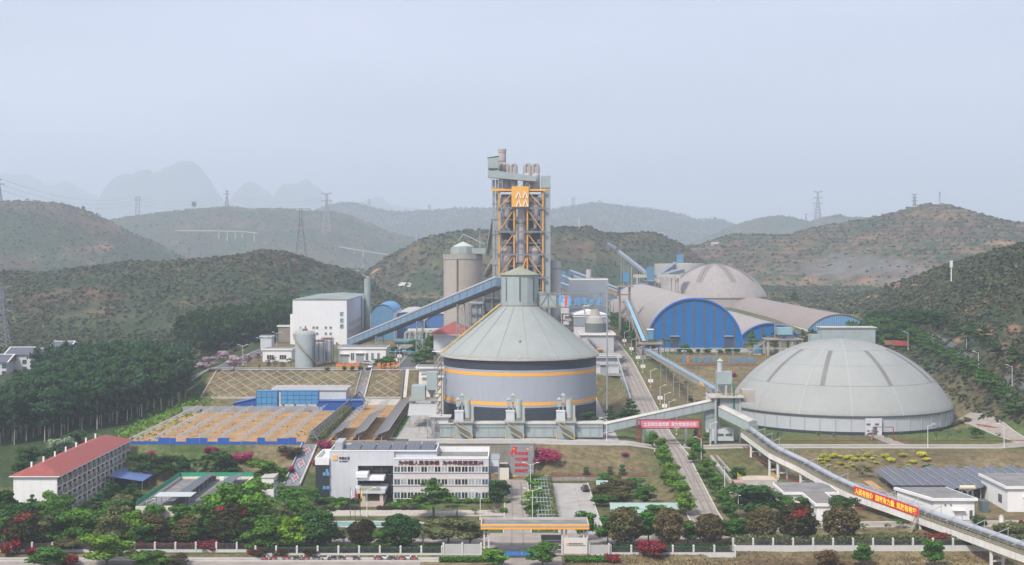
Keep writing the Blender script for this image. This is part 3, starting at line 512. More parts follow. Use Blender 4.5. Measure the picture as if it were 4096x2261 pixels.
for k in range(16):
    a=-PI/2+2*PI*(k-.0)/16*1.0; r=6.80
    if k in (0,2,14,4,12): p=Vector((CX+r*math.cos(a),CY+r*math.sin(a),0)); q=Vector((-math.sin(a),math.cos(a),0))*.28; o=Vector((math.cos(a),math.sin(a),0))*.02; z0,z1=49.8,58.4; MB().add([p-q+o+Vector((0,0,z0)),p+q+o+Vector((0,0,z0)),p+q+o+Vector((0,0,z1)),p-q+o+Vector((0,0,z1))],[(0,1,2,3)]).build('louvre',louv,t)
MB().lathe([(6.9,47.9),(7.1,48.6),(7.0,48.7)],(CX,CY,0),32).build('lantern_curb',conc,t)
b=MB(); a=-PI/2; 
b.bar((CX-.2,CY-RS-.7,30.8),(CX-.2,CY-RS+6,35.9),.8,.9); b.cyl((CX-.2,CY-RS+6,35.2),(CX-.2,CY-RS+6,37.1),.5,n=8); b.build('roof_duct',M('weathered_duct',(.30,.30,.26),.8,.15),t)
b=MB()                                              # stair up the left edge of the cone
for s in (-.5,.5): b.bar((CX-RS-.9,CY+s-2,31.6),(CX-7,CY+s-2,48.9),.14,.5)
for k in range(30): u=k/30; b.box(CX-RS-.9+u*(RS-6.1)-.2,CX-RS-.9+u*(RS-6.1)+.2,CY-2.5,CY-1.5,31.7+u*17.3,31.75+u*17.3)
b.build('roof_stair',yrail,t)
b=MB()                                              # wall stair tower on the left
for k in range(8): z=9.5+k*2.7; b.box(CX-RS-2.6,CX-RS-.3,CY-12+(k%2)*1,CY-9,z,z+.15); b.bar((CX-RS-2.4,CY-12,z),(CX-RS-.6,CY-10,z+2.6),.5,.12)
for x in (CX-RS-2.6,CX-RS+1.0-1.3): b.bar((x,CY-12,9),(x,CY-12,31),.14); b.bar((x,CY-9,9),(x,CY-9,31),.14)
b.build('wall_stair',M('stair_steel',(.26,.22,.15),.7,.2),t)
for z in (13.0,13.6,14.2): 
    MB().lathe([(RS+.35,z),(RS+.45,z+.05)],(CX,CY,0),64,a0=PI*1.18,a1=PI*1.92).build('pipe_run',galv,t)
# sign bridge to the right of the lantern
t=thing('sign_bridge','steel truss footbridge from the silo lantern carrying blue lettering','footbridge',(22,CY-1,46))
b=MB(); bx0,bx1=CX+6.9,34.6; y0=CY-3
for yy in (y0,y0+2.6):
    b.bar((bx0,yy,52.6),(bx1+1.5,yy,52.6),.35,.4); b.bar((bx0,yy,47.6),(bx1,yy,47.6),.3,.35)
    for k in range(9): x=bx0+(bx1-bx0)*k/8; b.bar((x,yy,47.6),(x,yy,52.6),.14); 
    for k in range(8):
        x=bx0+(bx1-bx0)*k/8; x2=bx0+(bx1-bx0)*(k+1)/8; b.bar((x,yy,52.6 if k%2 else 47.6),(x2,yy,47.6 if k%2 else 52.6),.14)
b.box(bx0,bx1,y0,y0+2.6,47.4,47.5); b.build('truss',M('bridge_steel',(.20,.215,.20),.7,.2),t)
MB().bar((bx0,y0-.1,48.4),(bx1,y0-.1,48.4),.06).bar((bx0,y0-.1,48.0),(bx1,y0-.1,48.0),.06).build('handrail',yrail,t)
MB().box(bx0,bx0+6,y0+.2,y0+2.4,47.7,52.2).build('cabin',gsteel,t)
lb=M('sign_blue',(.10,.36,.68),.5,.08); rl=M('sign_red',(.62,.10,.09),.5,.05)
for x,mt in ((16.6,lb),(18.7,rl),(19.9,lb)):
    g=MB(); 
    if mt is rl: g.box(x,x+1.0,y0-.5,y0-.3,48.3,51.9)
    elif x<17: g.box(x,x+1.9,y0-.5,y0-.3,50.9,51.9).box(x,x+.7,y0-.5,y0-.3,48.3,50.9).box(x+.7,x+1.9,y0-.5,y0-.3,49.4,50.0)
    else: g.box(x,x+1.0,y0-.5,y0-.3,48.3,51.5)
    g.build('emblem',mt,t)
for i,ch in enumerate('润丰水泥'): text(ch,(22.0+i*2.55,y0-.3,48.3),(24.2+i*2.55,y0-.3,48.3),2.9,lb,t,.3,off=.008)
tag(MB().cyl((33.4,492,9),(33.4,492,55.5),.32,.22,8).box(32.9,33.9,491.5,492.5,55.2,57).build('light_mast',steel,None,(33.4,492,9)),'tall thin grey mast at the right edge of the silo','mast')
# ------------------------------------------------------------------ loading strip before the silo
def rail(mb,pts,h=1.0,st=1.6,r=.05,m=0):
    for a,b in zip(pts,pts[1:]):
        a=Vector(a);b=Vector(b); n=max(1,int((b-a).length/st)); up=Vector((0,0,h))
        for i in range(n+1): p=a.lerp(b,i/n); mb.bar(p,p+up,r*1.3,m=m)
        mb.bar(a+up,b+up,r*1.3,m=m); mb.bar(a+up*.5,b+up*.5,r*1.3,m=m)
    return mb
def stair(mb,p,q,w=.9,n=10,m=0):
    p=Vector(p);q=Vector(q); d=q-p; s=Vector((0,1,0))*w/2
    if abs(d.y)>abs(d.x): s=Vector((1,0,0))*w/2
    for k in (-1,1): mb.bar(p+s*k,q+s*k,.12,.3,m); mb.bar(p+s*k+Vector((0,0,1)),q+s*k+Vector((0,0,1)),.06,m=m)
    for i in range(n): c=p+d*((i+.5)/n); mb.box(c.x-.22,c.x+.22,c.y-w/2,c.y+w/2,c.z-.03,c.z+.03,m) if abs(d.x)>=abs(d.y) else mb.box(c.x-w/2,c.x+w/2,c.y-.22,c.y+.22,c.z-.03,c.z+.03,m)
    return mb
LY=439
t=thing('loading_gallery','long low grey-green loading gallery in front of the silo','gallery',(2,LY,9))
MB().box(-22.7,28.5,LY,LY+6,9,13.4).build('wall',gsteel,t); MB().box(-23,28.8,LY-.3,LY+6.3,13.4,13.7).build('roof',concl,t)
b=MB()
for i in range(18): x=-22+i*2.9; b.box(x,x+.14,LY-.12,LY,9,13.4)
b.build('pilaster',steel,t)
b=MB(); b.box(-22.7,28.5,LY-.1,LY-.02,12.2,12.35).box(-22.7,28.5,LY-.1,LY-.02,9,9.35); b.build('wall_rail',dkst,t)
def load_tower(x,i):
    t=thing('loading_tower','',('loading tower'),(x,LY,9),'three loading towers before the silo')
    MB().box(x-2.8,x+2.8,LY-1.6,LY-.15,9,13.9).build('wall',gsteel,t); MB().box(x-3.2,x+3.2,LY-2.2,LY+6,13.95,14.2).build('platform',steel,t)
    MB().box(x-2.8,x-.1,LY+.5,LY+4,14.2,17.2).box(x-2.9,x,LY+.4,LY+4.1,17.2,17.4).build('cabin',wgrey,t)
    MB().cyl((x+1.2,LY+2,15.2),(x+1.2,LY+2,20.8),.95,n=14).cyl((x+1.2,LY+2,14.2),(x+1.2,LY+2,15.2),.3,.95,n=14).box(x+2.1,x+3.1,LY+2,LY+3.2,14.2,19).build('dust_filter',M('filter_grey',(.36,.40,.38),.6,.12),t)
    b=MB(); rail(b,[(x+.2,LY+1,20.8),(x+2.2,LY+1,20.8),(x+2.2,LY+3,20.8)],.9,.7); b.build('filter_railing',yrail,t)
    b=MB(); rail(b,[(x-3.2,LY-2.2,14.2),(x+3.2,LY-2.2,14.2),(x+3.2,LY+3,14.2)],1,1.1); b.build('platform_railing',yrail,t)
    for dx,h in ((-1.9,20.6),(-.6,21.9)):
        o=MB().cyl((x+dx,LY+4.6,14.2),(x+dx,LY+4.6,h),.28,n=8).build('vent_stack',steel,t); MB().box(x+dx-.55,x+dx+.55,LY+4.05,LY+5.15,h-2.2,h).add([(x+dx-.75,LY+3.85,h),(x+dx+.75,LY+3.85,h),(x+dx+.75,LY+5.35,h),(x+dx-.75,LY+5.35,h),(x+dx,LY+4.6,h+.9)],[(0,1,4),(1,2,4),(2,3,4),(3,0,4),(3,2,1,0)]).build('stack_head',gsteel,o)
    b=MB(); stair(b,(x+2.6,LY-2.8,9),(x-1.6,LY-2.8,11.6)); stair(b,(x-2.4,LY-2.8,13.9),(x+1.6,LY-2.8,11.6)); b.build('stair',M('stair_yellowed',(.36,.30,.16),.7,.2),t)
    for dx in (-2.8,2.75): MB().box(x+dx-.12,x+dx+.12,LY-1.85,LY-1.61,9,10.6).build('striped_post',yellow,t)
    return t
for i,(x,l) in enumerate(((-15.2,'grey loading tower with yellow stairs, beside the small grey house'),(.9,'grey loading tower with yellow stairs, at the middle of the gallery'),(16.8,'grey loading tower with yellow stairs, beside the leafy tree'))): load_tower(x,i)['label']=l
t=thing('pump_house','small grey flat roofed house with a shuttered opening at the end of the gallery','pump house',(-23,LY+3,9)); MB().box(-25.3,-20,LY+1,LY+6,9,15.4).build('wall',wgrey,t); MB().box(-26.2,-19.2,LY+.2,LY+6.6,15.4,15.7).build('roof',concl,t); MB().box(-24.2,-22,LY+.9,LY+.98,10.8,13.4).build('shutter',M('shutter_brown',(.30,.27,.23),.8,.1),t); MB().lathe([(.5,0),(.55,.25),(.1,.5)],(-22.5,LY+3,15.7),10).build('roof_vent',galv,t)
def lattice_mast(name,label,x,y,z,w,h,nseg,mat,cat='mast'):
    t=thing(name,label,cat,(x,y,z)); b=MB()
    for sx in (-1,1):
        for sy in (-1,1): b.bar((x+sx*w/2,y+sy*w/2,z),(x+sx*w/2,y+sy*w/2,z+h),.16)
    b.build('legs',mat,t); b=MB()
    for k in range(nseg):
        z0=z+h*k/nseg; z1=z+h*(k+1)/nseg
        for (ax,ay,bx,by) in ((-1,-1,1,-1),(1,-1,1,1),(1,1,-1,1),(-1,1,-1,-1)):
            b.bar((x+ax*w/2,y+ay*w/2,z0),(x+bx*w/2,y+by*w/2,z1),.1); b.bar((x+bx*w/2,y+by*w/2,z0),(x+ax*w/2,y+ay*w/2,z1),.1); b.bar((x+ax*w/2,y+ay*w/2,z1),(x+bx*w/2,y+by*w/2,z1),.1)
    b.build('bracing',mat,t); return t
lattice_mast('lattice_mast','squat grey lattice mast at the left end of the loading gallery',-25.4,LY-1,9,2.2,6.6,3,steel)
# left side dust house
t=thing('dust_house','grey filter house on legs with lean-to roof at the left of the silo','filter house',(-30,478,9))
for x in (-33.5,-27): 
    for y in (474,481): MB().box(x-.4,x+.4,y-.4,y+.4,9,17).build('leg',wgrey,t)
MB().box(-34.6,-25.6,472,482,17,17.4).build('deck',steel,t); MB().box(-34,-29.4,473,480,17.4,22).build('cabin',gsteel,t); MB().box(-29,-25.4,475,480,20.5,26.5).build('filter_box',gsteel,t); MB().add([(-28.8,475,20.5),(-25.6,475,20.5),(-25.6,480,20.5),(-28.8,480,20.5),(-27.2,477.5,17.6)],[(0,1,4),(1,2,4),(2,3,4),(3,0,4)]).build('hopper',steel,t)
MB().add([(-34.6,464,13.2),(-25.2,464,13.2),(-25.2,473,16.2),(-34.6,473,16.2),(-34.6,464,13),(-25.2,464,13),(-25.2,473,16),(-34.6,473,16)],[(0,1,2,3),(7,6,5,4),(0,4,5,1),(1,5,6,2),(3,2,6,7),(0,3,7,4)]).build('lean_to',M('lean_to_sheet',(.36,.37,.36),.7,.1),t)
for x in (-34,-25.6): MB().cyl((x,464.4,9),(x,464.4,13.1),.14,n=6).build('prop',steel,t)
b=MB(); rail(b,[(-34.6,472,17.4),(-25.6,472,17.4)]); b.build('railing',yrail,t)
# ------------------------------------------------------------------ preheater tower
t=thing('preheater_tower','tall steel preheater tower with orange frame and square chevron sign','tower',(4,650,20))
TX=(-5.9,.95,7,14.1); TY0,TY1=640,660; LV=(20,34,45,55.5,66,76.4,87.2,95.5)
torange=M('tower_orange',(.60,.31,.075),.65,.12,.4,streak=.3,dirt=(.35,.2,.1))
for x in TX:
    for y in (TY0,TY1): MB().box(x-.36,x+.36,y-.36,y+.36,20,95.5 if x in (TX[0],TX[3]) or y==TY1 else 87).build('column',torange if y==TY0 else steel,t)
for z in LV[1:]:
    b=MB(); e=.55; b.box(TX[0]-1.4,TX[3]+1.2,TY0-1.2,TY0-.52,z-.5,z+.3); b.box(TX[0]-.4,TX[3]+.4,TY0+8,TY1+.8,z-.15,z+.1); b.build('floor',orange if z in (95.5,) else M('floor_steel',(.17,.19,.21),.7,.2),t)
    b=MB(); rail(b,[(TX[0]-1.4,TY0-1.1,z+.3),(TX[3]+1.2,TY0-1.1,z+.3)],1.1,2); b.build('railing',M('rail_grey',(.16,.16,.17),.7,.2),t)
for z in (39.5,50.2,60.7,71.2,81.8):
    MB().box(TX[0],TX[3],TY0+.1,TY0+.5,z-.2,z+.15).build('tie_beam',MATS['floor_steel'],t)
b=MB()
for z0,z1 in zip(LV[:-1],LV[1:]):
    if z1>90: b.bar((TX[0],TY0,z0+.3),(TX[1],TY0,z1-.6),.45); b.bar((TX[3],TY0,z0+.3),(TX[2],TY0,z1-.6),.45)
    else: b.bar((TX[0],TY0,z0+.3),(TX[1],TY0,z1-.6),.4); b.bar((TX[3],TY0,z0+.3),(TX[2],TY0,z1-.6),.4)
b.build('bracing',torange,t); MB().bar((TX[1]+2.5,TY0,55.8),(TX[2],TY0,65.7),.5).build('bracing',orange,t)
cyc=M('cyclone_steel',(.42,.40,.405),.55,.15,.3,streak=.35,dirt=(.25,.21,.20)); cyd=M('cyclone_dark',(.20,.185,.19),.6,.2,.4,streak=.3,dirt=(.2,.17,.14))
for x,y,sgn in ((-2.6,644.2,1),(10.7,644.2,1)):
    for zt,sc in ((92.5,1),(70.0,1),(48.5,1)):
        r=2.75; MB().lathe([(0,zt),(r,zt-.4),(r,zt-5.6),(.9,zt-12.2),(.7,zt-14.5)],(x,y,0),20).build('cyclone',cyc,t); MB().lathe([(r+.15,zt-3.6),(r+.15,zt-2.4)],(x,y,0),20).build('cyclone_band',cyd,t)
MB().lathe([(2.3,30),(2.3,88)],(4.0,644.5,0),20).build('riser_duct',cyc,t)
for z in (40,51,61.5,71,80): MB().lathe([(2.45,z),(2.45,z+.8)],(4.0,644.5,0),20).build('duct_flange',cyd,t)
for x in (-2.3,10.6): MB().cyl((x,649,78),(4,648,72),1.0,n=12).build('feed_pipe',cyc,t)
MB().box(TX[0]+.8,TX[3]-.8,654,659,20,94).build('inner_cladding',M('inner_dark',(.16,.16,.165),.8,.25,.4),t)
for z in (29,39,50,60.5,71,82,91):
    b=MB(); b.box(TX[0]+.6,TX[3]-.6,647,652.5,z-.08,z); rail(b,[(TX[0]+.6,641.2,z),(TX[3]-.6,641.2,z)],1.1,2.6,.035); b.build('landing',M('landing_steel',(.13,.14,.145),.7,.2),t)
    for k in range(5): x=TX[0]+2+k*4+rnd.uniform(-1,1); b=MB(); b.box(x,x+rnd.uniform(.8,1.8),642.5,644,z,z+rnd.uniform(.8,2.2)); b.build('equipment',(cyc,cyd,galv,rust)[rnd.randrange(4)],t)
# top works
b=MB(); b.add([(-11,639,101.2),(11,639,99.3),(11,639,101.6),(-11,639,104.8),(-11,645,101.2),(11,645,99.3),(11,645,101.6),(-11,645,104.8)],[(0,1,2,3),(7,6,5,4),(3,2,6,7),(0,4,5,1),(1,5,6,2),(0,3,7,4)]); b.build('inclined_gallery',gsteel,t)
MB().box(-11,-6.2,638.5,646,105.4,110.2).build('head_house',gsteel,t); MB().box(-10.8,-6.4,638.6,645.8,104.8,105.4).build('head_base',dkst,t); MB().add([(-11.3,638.2,110.2),(-6,638.2,110.9),(-6,646.2,110.9),(-11.3,646.2,110.2)],[(0,1,2,3)]).build('head_roof',steel,t)
MB().lathe([(1.75,95),(1.75,114.2),(1.9,114.2),(1.9,114.9),(1.5,114.9)],(-4.5,650,0),18).build('stack',M('stack_steel',(.42,.37,.355),.6,.12,.3,streak=.4,dirt=(.28,.20,.17)),t)
for z in (101,105,109,113): MB().lathe([(1.82,z),(1.82,z+.35)],(-4.5,650,0),18).build('stack_ring',cyd,t)
for x,s in ((-3.1,1),(.65,1),(7.0,1),(10.8,1)):
    MB().lathe([(2.0,95.5),(2.0,102.6),(1.2,103.6)],(x,646,0),16).build('top_cyclone',cyc,t)
    pts=[Vector((x-1.05,646,103))]+[Vector((x-1.05*math.cos(a),646,106.4+1.25*math.sin(a))) for a in np.linspace(0,PI,9)]+[Vector((x+1.05,646,103))]
    b=MB()
    for p,q in zip(pts,pts[1:]): b.cyl(p,q,.95,n=12,cap=False)
    b.build('gooseneck',M('gooseneck',(.36,.33,.315),.6,.15,.4,streak=.3,dirt=(.22,.18,.16)),t)
    b=MB(); rail(b,[(x-1.9,643.8,104),(x+2.3,643.8,104)],1.1,.9); b.build('top_railing',cyd,t)
MB().box(14.0,17.6,641,650,20,101.0).build('lift_shaft',M('lift_grey',(.27,.31,.335),.75,.06,.1),t); MB().box(13.4,17.7,640.7,650.2,96.5,101.9).build('lift_head',gsteel,t)
for z in (34,55.5,66,76.4,87.2,95.5): MB().box(14.0,17.65,640.85,640.99,z-.2,z+.2).build('shaft_joint',orange if z>90 else steel,t)
for x,z0 in ((-8.4,20),(-6.9,20)): MB().box(x-.55,x+.55,642,643.2,z0,100.3).build('bucket_lift',steel,t)
for z in range(26,100,7): MB().box(-9.2,-6.2,641.8,643.5,z,z+.3).build('lift_clamp',cyd,t)
b=MB()
for x in (-9.3,-4.5,.5,4.5,8): b.box(x-.18,x+.18,639.5,640,95.8,100.5 if x<0 else 98)
for x0,x1 in ((-9.3,-4.5),(.5,4.5),(4.5,8)): b.bar((x0,639.6,96),(x1,639.6,99.5),.2)
b.build('top_posts',steel,t); MB().box(-9.4,-3,638.9,640.5,95,96).build('side_beam',orange,t)
MB().box(-.2,7.6,637.9,638.6,87.6,97.0).build('sign_panel',M('sign_ochre',(.72,.37,.07),.7,.05),t); chevrons(-.2,7.6,87.4,97.0,637.75,whitep,t)
for z in (29,60,80): MB().box(2.4,5.6,646,646.4,z,z+2).build('access_hatch',cyd,t)
# lower frames beside tower
for nm,l,x0,x1,y0,y1,z0,z1,m in (('process_block','dark steel process block at the foot of the preheater tower',-13,-5,632,648,19,52,dkst),('filter_block','blue-grey filter block left of the tower foot',-19,-13.2,630,642,19,44,steel)):
    t=thing(nm,l,'plant building',((x0+x1)/2,(y0+y1)/2,z0)); MB().box(x0+.6,x1-.6,y0+1,y1-1,z0,z1-1).build('body',m,t); b=MB()
    for x in (x0,(x0+x1)/2,x1):
        b.box(x-.2,x+.2,y0-.2,y0+.2,z0,z1)
    for k in range(6): z=z0+(z1-z0)*(k+1)/6; b.box(x0-.4,x1+.4,y0-.6,y0+.3,z-.25,z)
    b.build('frame',MATS['floor_steel'],t); MB().box(x0-.3,x1+.3,y0-.3,y1+.3,z1,z1+.3).build('roof',steel,t)
# ------------------------------------------------------------------ concrete silo left of the tower
t=thing('concrete_silo','tall stained concrete silo with polygon roof house left of the tower','silo',(-24,700,19))
for i,(x,y,r) in enumerate(((-24.6,704,9.8),)):
    MB().lathe([(r,19),(r,63.6)],(x,y,0),48).build('shaft',conc_tower,t); MB().lathe([(r+.25,63.4),(r+.25,66),(r-.2,66)],(x,y,0),48).build('rim',conc,t); MB().lathe([(r,66),(0,66.1)],(x,y,0),48).build('top_slab',roofg,t)
MB().box(-27.5,-26.9,693.9,695.2,19,63.4).build('pilaster',rust,t); MB().lathe([(6.3,66.1),(6.3,69.4)],(-24.5,702,0),10,sm=False).build('roof_house',gsteel,t); MB().lathe([(5.2,69.4),(5.3,69.8),(.4,72.2),(0,72.2)],(-24.5,702,0),10,sm=False).build('roof_cap',M('pale_green_roof',(.42,.47,.43),.7,.08),t)
MB().box(-20,-13.2,696,701,66.1,69).build('side_house',gsteel,t); b=MB(); rail(b,[(-24.6+9.9*math.cos(a),704+9.9*math.sin(a),66) for a in np.linspace(PI,2*PI,9)],1.1,1.5); b.build('railing',yrail,t)
b=MB(); b.tube([(-27,702,72),(-24.5,702,76),(-14,699,71)],.18,6); b.tube([(-16,699,69),(-16,699,77.5)],.15,6); b.build('roof_pipe',galv,t)
tag(MB().bar((-12,690,67),(-8.5,650,83),1.6,1.8).build('pipe_gallery',steel,None,(-10,670,60)),'short inclined grey gallery between concrete silo and tower','gallery')
tag(MB().cyl((-12.5,690,56),(-8.5,655,62.5),1.6,n=14).build('gas_duct',M('duct_brown',(.34,.28,.25),.7,.12,.3,streak=.3),None,(-10,670,56)),'fat brownish duct joining the concrete silo to the tower','duct')
# ------------------------------------------------------------------ enclosed galleries
def gallery(name,label,cat,p,q,w,h,roofm,sidem,bays=0,barm=None,eave=.25):
    p=Vector(p);q=Vector(q); t=thing(name,label,cat,(p.x,p.y,p.z)); d=(q-p); u=d.cross(Vector((0,0,1))).normalized(); n=Vector((0,0,1))
    a,b_=u*w/2,n*h
    m=MB(); m.add([p-a,p+a,p+a+b_,p-a+b_,q-a,q+a,q+a+b_,q-a+b_],[(0,1,2,3),(7,6,5,4),(0,4,5,1),(1,5,6,2),(3,7,4,0)]); m.build('side_wall',sidem,t)
    e=u*(w/2+eave); m=MB(); m.add([p-e+b_,p+e+b_,p+b_*1.0+n*.55,q-e+b_,q+e+b_,q+b_+n*.55],[(0,2,5,3),(2,1,4,5),(0,1,2),(3,5,4),(0,3,4,1)]); m.build('roof',roofm,t)
    if bays:
        for i in range(bays):
            c=p+d*((i+.5)/bays)
            for s in (-1,1):
                m=MB()
                o=u*(w/2+.03)*s; l=d.normalized()*.35; m.add([c+o-l,c+o+l,c+o+l+b_*.97,c+o-l+b_*.97],[(0,1,2,3)]); m.build('joint_strip',barm or louv,t)
    return t
t=gallery('blue_gallery','long inclined blue conveyor gallery climbing to the silo lantern','conveyor gallery',(-80.5,702,20.0),(-4,508,55.0),4.2,3.0,M('gallery_roof',(.46,.48,.50),.5,.06),M('gallery_blue',(.16,.255,.37),.6,.12,.2,streak=.2,dirt=(.12,.15,.2)),24)
MB().bar((-82.45,701.2,23.25),(-5.95,507.2,58.25),.12,.75).build('fascia',MATS['gallery_roof'],t); MB().bar((-80.5,702,19.7),(-4,508,54.7),3.4,.5).build('underframe',dkst,t)
def trestle(name,label,x,y,z0,z1,w,mat,nseg=6,rz=0,group='trestles under the blue gallery'):
    t=thing(name,label,'trestle',(x,y,z0),group); b=MB()
    for s in (-1,1):
        for k in (-1,1): b.bar((x+s*w*.62,y+k*1.2,z0),(x+s*w*.5,y+k*1.0,z1),.26)
    b.build('legs',mat,t); b=MB()
    for i in range(nseg):
        a=i/nseg; c=(i+1)/nseg; za=z0+(z1-z0)*a; zc=z0+(z1-z0)*c; wa=w*(.62-.12*a); wc=w*(.62-.12*c)
        for k in (-1.1,1.1): b.bar((x-wa,y+k,za),(x+wc,y+k,zc),.13); b.bar((x+wa,y+k,za),(x-wc,y+k,zc),.13); b.bar((x-wc,y+k,zc),(x+wc,y+k,zc),.16)
    b.build('bracing',mat,t)
trestle('trestle','short grey trestle under the low end of the blue gallery',-62,655,19.5,27.6,3.4,steel,3); trestle('trestle','grey lattice trestle under the middle of the blue gallery',-39.5,598,19,37.7,2.4,steel,6); trestle('trestle','tall grey lattice trestle under the high end of the blue gallery',-20,549,9.5,46.8,2.9,steel,9)
# ------------------------------------------------------------------ white plant building and neighbours on the upper left terrace
t=thing('white_mill_building','tall blank white block with three green characters on its front','plant building',(-98,720,19.5))
MB().box(-112.2,-84.5,716,812,18.5,42.6).build('wall',M('mill_white',(.68,.69,.70),.8,.04,.15,streak=.25,dirt=(.5,.5,.5)),t); MB().box(-84.49,-84.2,716.5,811.5,18.5,42.3).build('shaded_side',M('shaded_side',(.44,.47,.51),.7,.08,.15,streak=.4,dirt=(.33,.35,.38)),t)  # right side sheet in a greyer blue: the wall's shade put into its colour
MB().add([(-112.6,715.6,42.62),(-84.1,715.6,42.62),(-98.3,715.6,43.4),(-112.6,812.4,42.62),(-84.1,812.4,42.62),(-98.3,812.4,43.4)],[(0,2,5,3),(2,1,4,5),(0,1,2),(3,5,4)]).build('roof',M('mill_roof',(.24,.27,.25),.8,.25,.15),t)
b=MB(); rail(b,[(-112,740,43),(-112,811,43),(-85,811,43)],1.4,2.5,.08); b.build('roof_netting',green_net,t)
MB().box(-113.6,-112.21,717,760,18.5,35).build('stair_tower',white,t)
for i,ch in enumerate('环保楼'): text(ch,(-88.0-.6*0,715.98,34.0-3.05*i),(-86.1,715.98,34.0-3.05*i),2.2,M('green_letters',(.03,.20,.20),.5,.05),t,.2,off=.03)
for z,xs in ((27.6,(-108.6,-105.9,-102.1,-100.3,-95.9,-93.4)),(24.5,(-100.3,-95.9,-93.4)),(21.4,(-93.4,)),(18.9+.6,(-93,-90.2,))):
    for x in xs: window(t,x,x+(1.3 if int(x*10)%3 else .8),715.98,z,z+1.4,dark,2)
for k in range(2):
    for y in range(724,806,7):
        o=MB().box(-84.2,-84.1,y,y+1.6,24.5+k*4,26.8+k*4).build('side_window',M('side_glass',(.12,.14,.17),.4,.3),t)
b=MB()
for y in range(728,812,9): b.box(-84.2,-84.12,y,y+.25,22,30)
b.build('pilaster',wgrey,t)
t=thing('green_stack','slim grey-green exhaust stack at the back corner of the white block','chimney',(-82,800,20)); MB().lathe([(1.9,20),(1.9,52),(1.7,52)],(-81,785,0),16).build('shaft',M('stack_green',(.25,.30,.28),.7,.12),t); MB().box(-84.1,-82.6,783,787,20,42).build('bracket',steel,t); MB().cyl((-83.4,781,24),(-83.4,781,43),.5,n=8).build('pipe',galv,t)
def arch_hall(name,label,cat,x,y0,y1,z,half,rise,roofm,frontm,rim=None,strips=0,n=28,stripm=None,door=None,base=0,over=.6):
    t=thing(name,label,cat,(x,y0,z)); R_=(half*half+rise*rise)/(2*rise); a0=math.asin(min(1,half/R_)); a0=PI-a0 if rise>half else a0
    arc=[(x+R_*math.sin(a),z+base+rise-R_+R_*math.cos(a)) for a in np.linspace(-a0,a0,n+1)]
    b=MB(); vs=[(px,yy,pz) for yy in (y0-over,y1) for px,pz in arc]; b.add(vs,[(i,n+1+i,n+2+i,i+1) for i in range(n)],0,True); b.build('roof',roofm,t)
    ar2=[(x+(R_-.15)*math.sin(a),z+base+rise-R_+(R_-.15)*math.cos(a)) for a in np.linspace(-a0,a0,n+1)]
    for yy,nm in ((y0,'front_wall'),(y1-.3,'back_wall')): MB().extr(ar2[::-1]+([(ar2[0][0],z),(ar2[-1][0],z)] if base else []),yy,yy+.25).build(nm,frontm,t)
    if base: MB().box(x-half,x-half+.3,y0,y1,z-1,z+base).box(x+half-.3,x+half,y0,y1,z-1,z+base).build('side_wall',white,t)
    if rim:
        for yy in (y0-over-.05,y1):
            b=MB()
            for (ax,az),(bx,bz) in zip(arc,arc[1:]): b.bar((ax,yy,az),(bx,yy,bz),.5,.7)
            b.build('rim',rim,t)
    for i in range(strips):
        px=x-half+2*half*(i+.75)/(strips+.5); h=rise-R_+math.sqrt(max(0,R_*R_-(px-x)**2))
        if h>1.5: MB().box(px-.55,px+.55,y0-.12,y0-.02,z,z+base+h-.5).build('skylight_strip',stripm,t)
    if door:
        for dx in door:
            MB().box(x+dx-2,x+dx+2,y0-.3,y0-.13,z,z+6.2).build('door_leaf',M('door_navy',(.045,.06,.13),.5,.1),t); MB().box(x+dx-2.2,x+dx+2.2,y0-1.2,y0-.1,z+6.2,z+6.7).build('door_hood',steel,t)
    return t
brownroof=M('dusty_roof',(.335,.31,.29),.7,.10,.05,dirt=(.27,.23,.20)); lines(brownroof,'y',4.2,.5,(.24,.21,.195)); brown2=M('brown_roof',(.27,.225,.205),.75,.07,.05,dirt=(.22,.185,.17)); strip=M('strip_mix',(.06,.085,.13),.6,.5,1.2,dirt=(.13,.13,.12))
arch_hall('arched_store','huge arched store hall with bright blue striped gable','storage hall',88,676,960,20,23.2,24.6,brownroof,M('gable_blue',(.0,.115,.34),.55,.05,.2),blueb,9,36,strip,(-9.5,16.5))
arch_hall('arched_store','low arched hall with blue gable tucked behind the striped hall','storage hall',132,716,870,20,17.5,10.5,brownroof,MATS['gable_blue'],blueb,4,28,strip)
o=arch_hall('arched_store','long brown barrel hall with pale blue ribbed gable near the hillside','storage hall',185,792,1110,21,17.8,8.6,brown2,lines(M('rib_blue',(.14,.30,.50),.6,.06),'x',1.2,.35,(.06,.15,.3)),None,0,28,None,None,2)
arch_hall('arched_store','small arched shed with sky blue roof beside the white block','shed',-69,745,795,20,6.3,4.6,M('sky_blue_roof',(.10,.27,.48),.6,.1,.2),M('blue_rib',(.10,.22,.36),.6,.1),None,0,18,None,None,14.5)
arch_hall('arched_store','grey roofed arched shed with blue gable behind the blue gallery','shed',-58.5,765,840,20,10.5,5,M('grey_arch_roof',(.42,.41,.38),.7,.06),M('gable_mid_blue',(.06,.15,.36),.6,.06),None,0,22,None,None,9)
arch_hall('arched_store','grey roofed arched shed with blue gable beside the concrete silo','shed',-39,770,845,20,9,4.6,MATS['grey_arch_roof'],MATS['gable_mid_blue'],None,0,20,None,None,8.5)
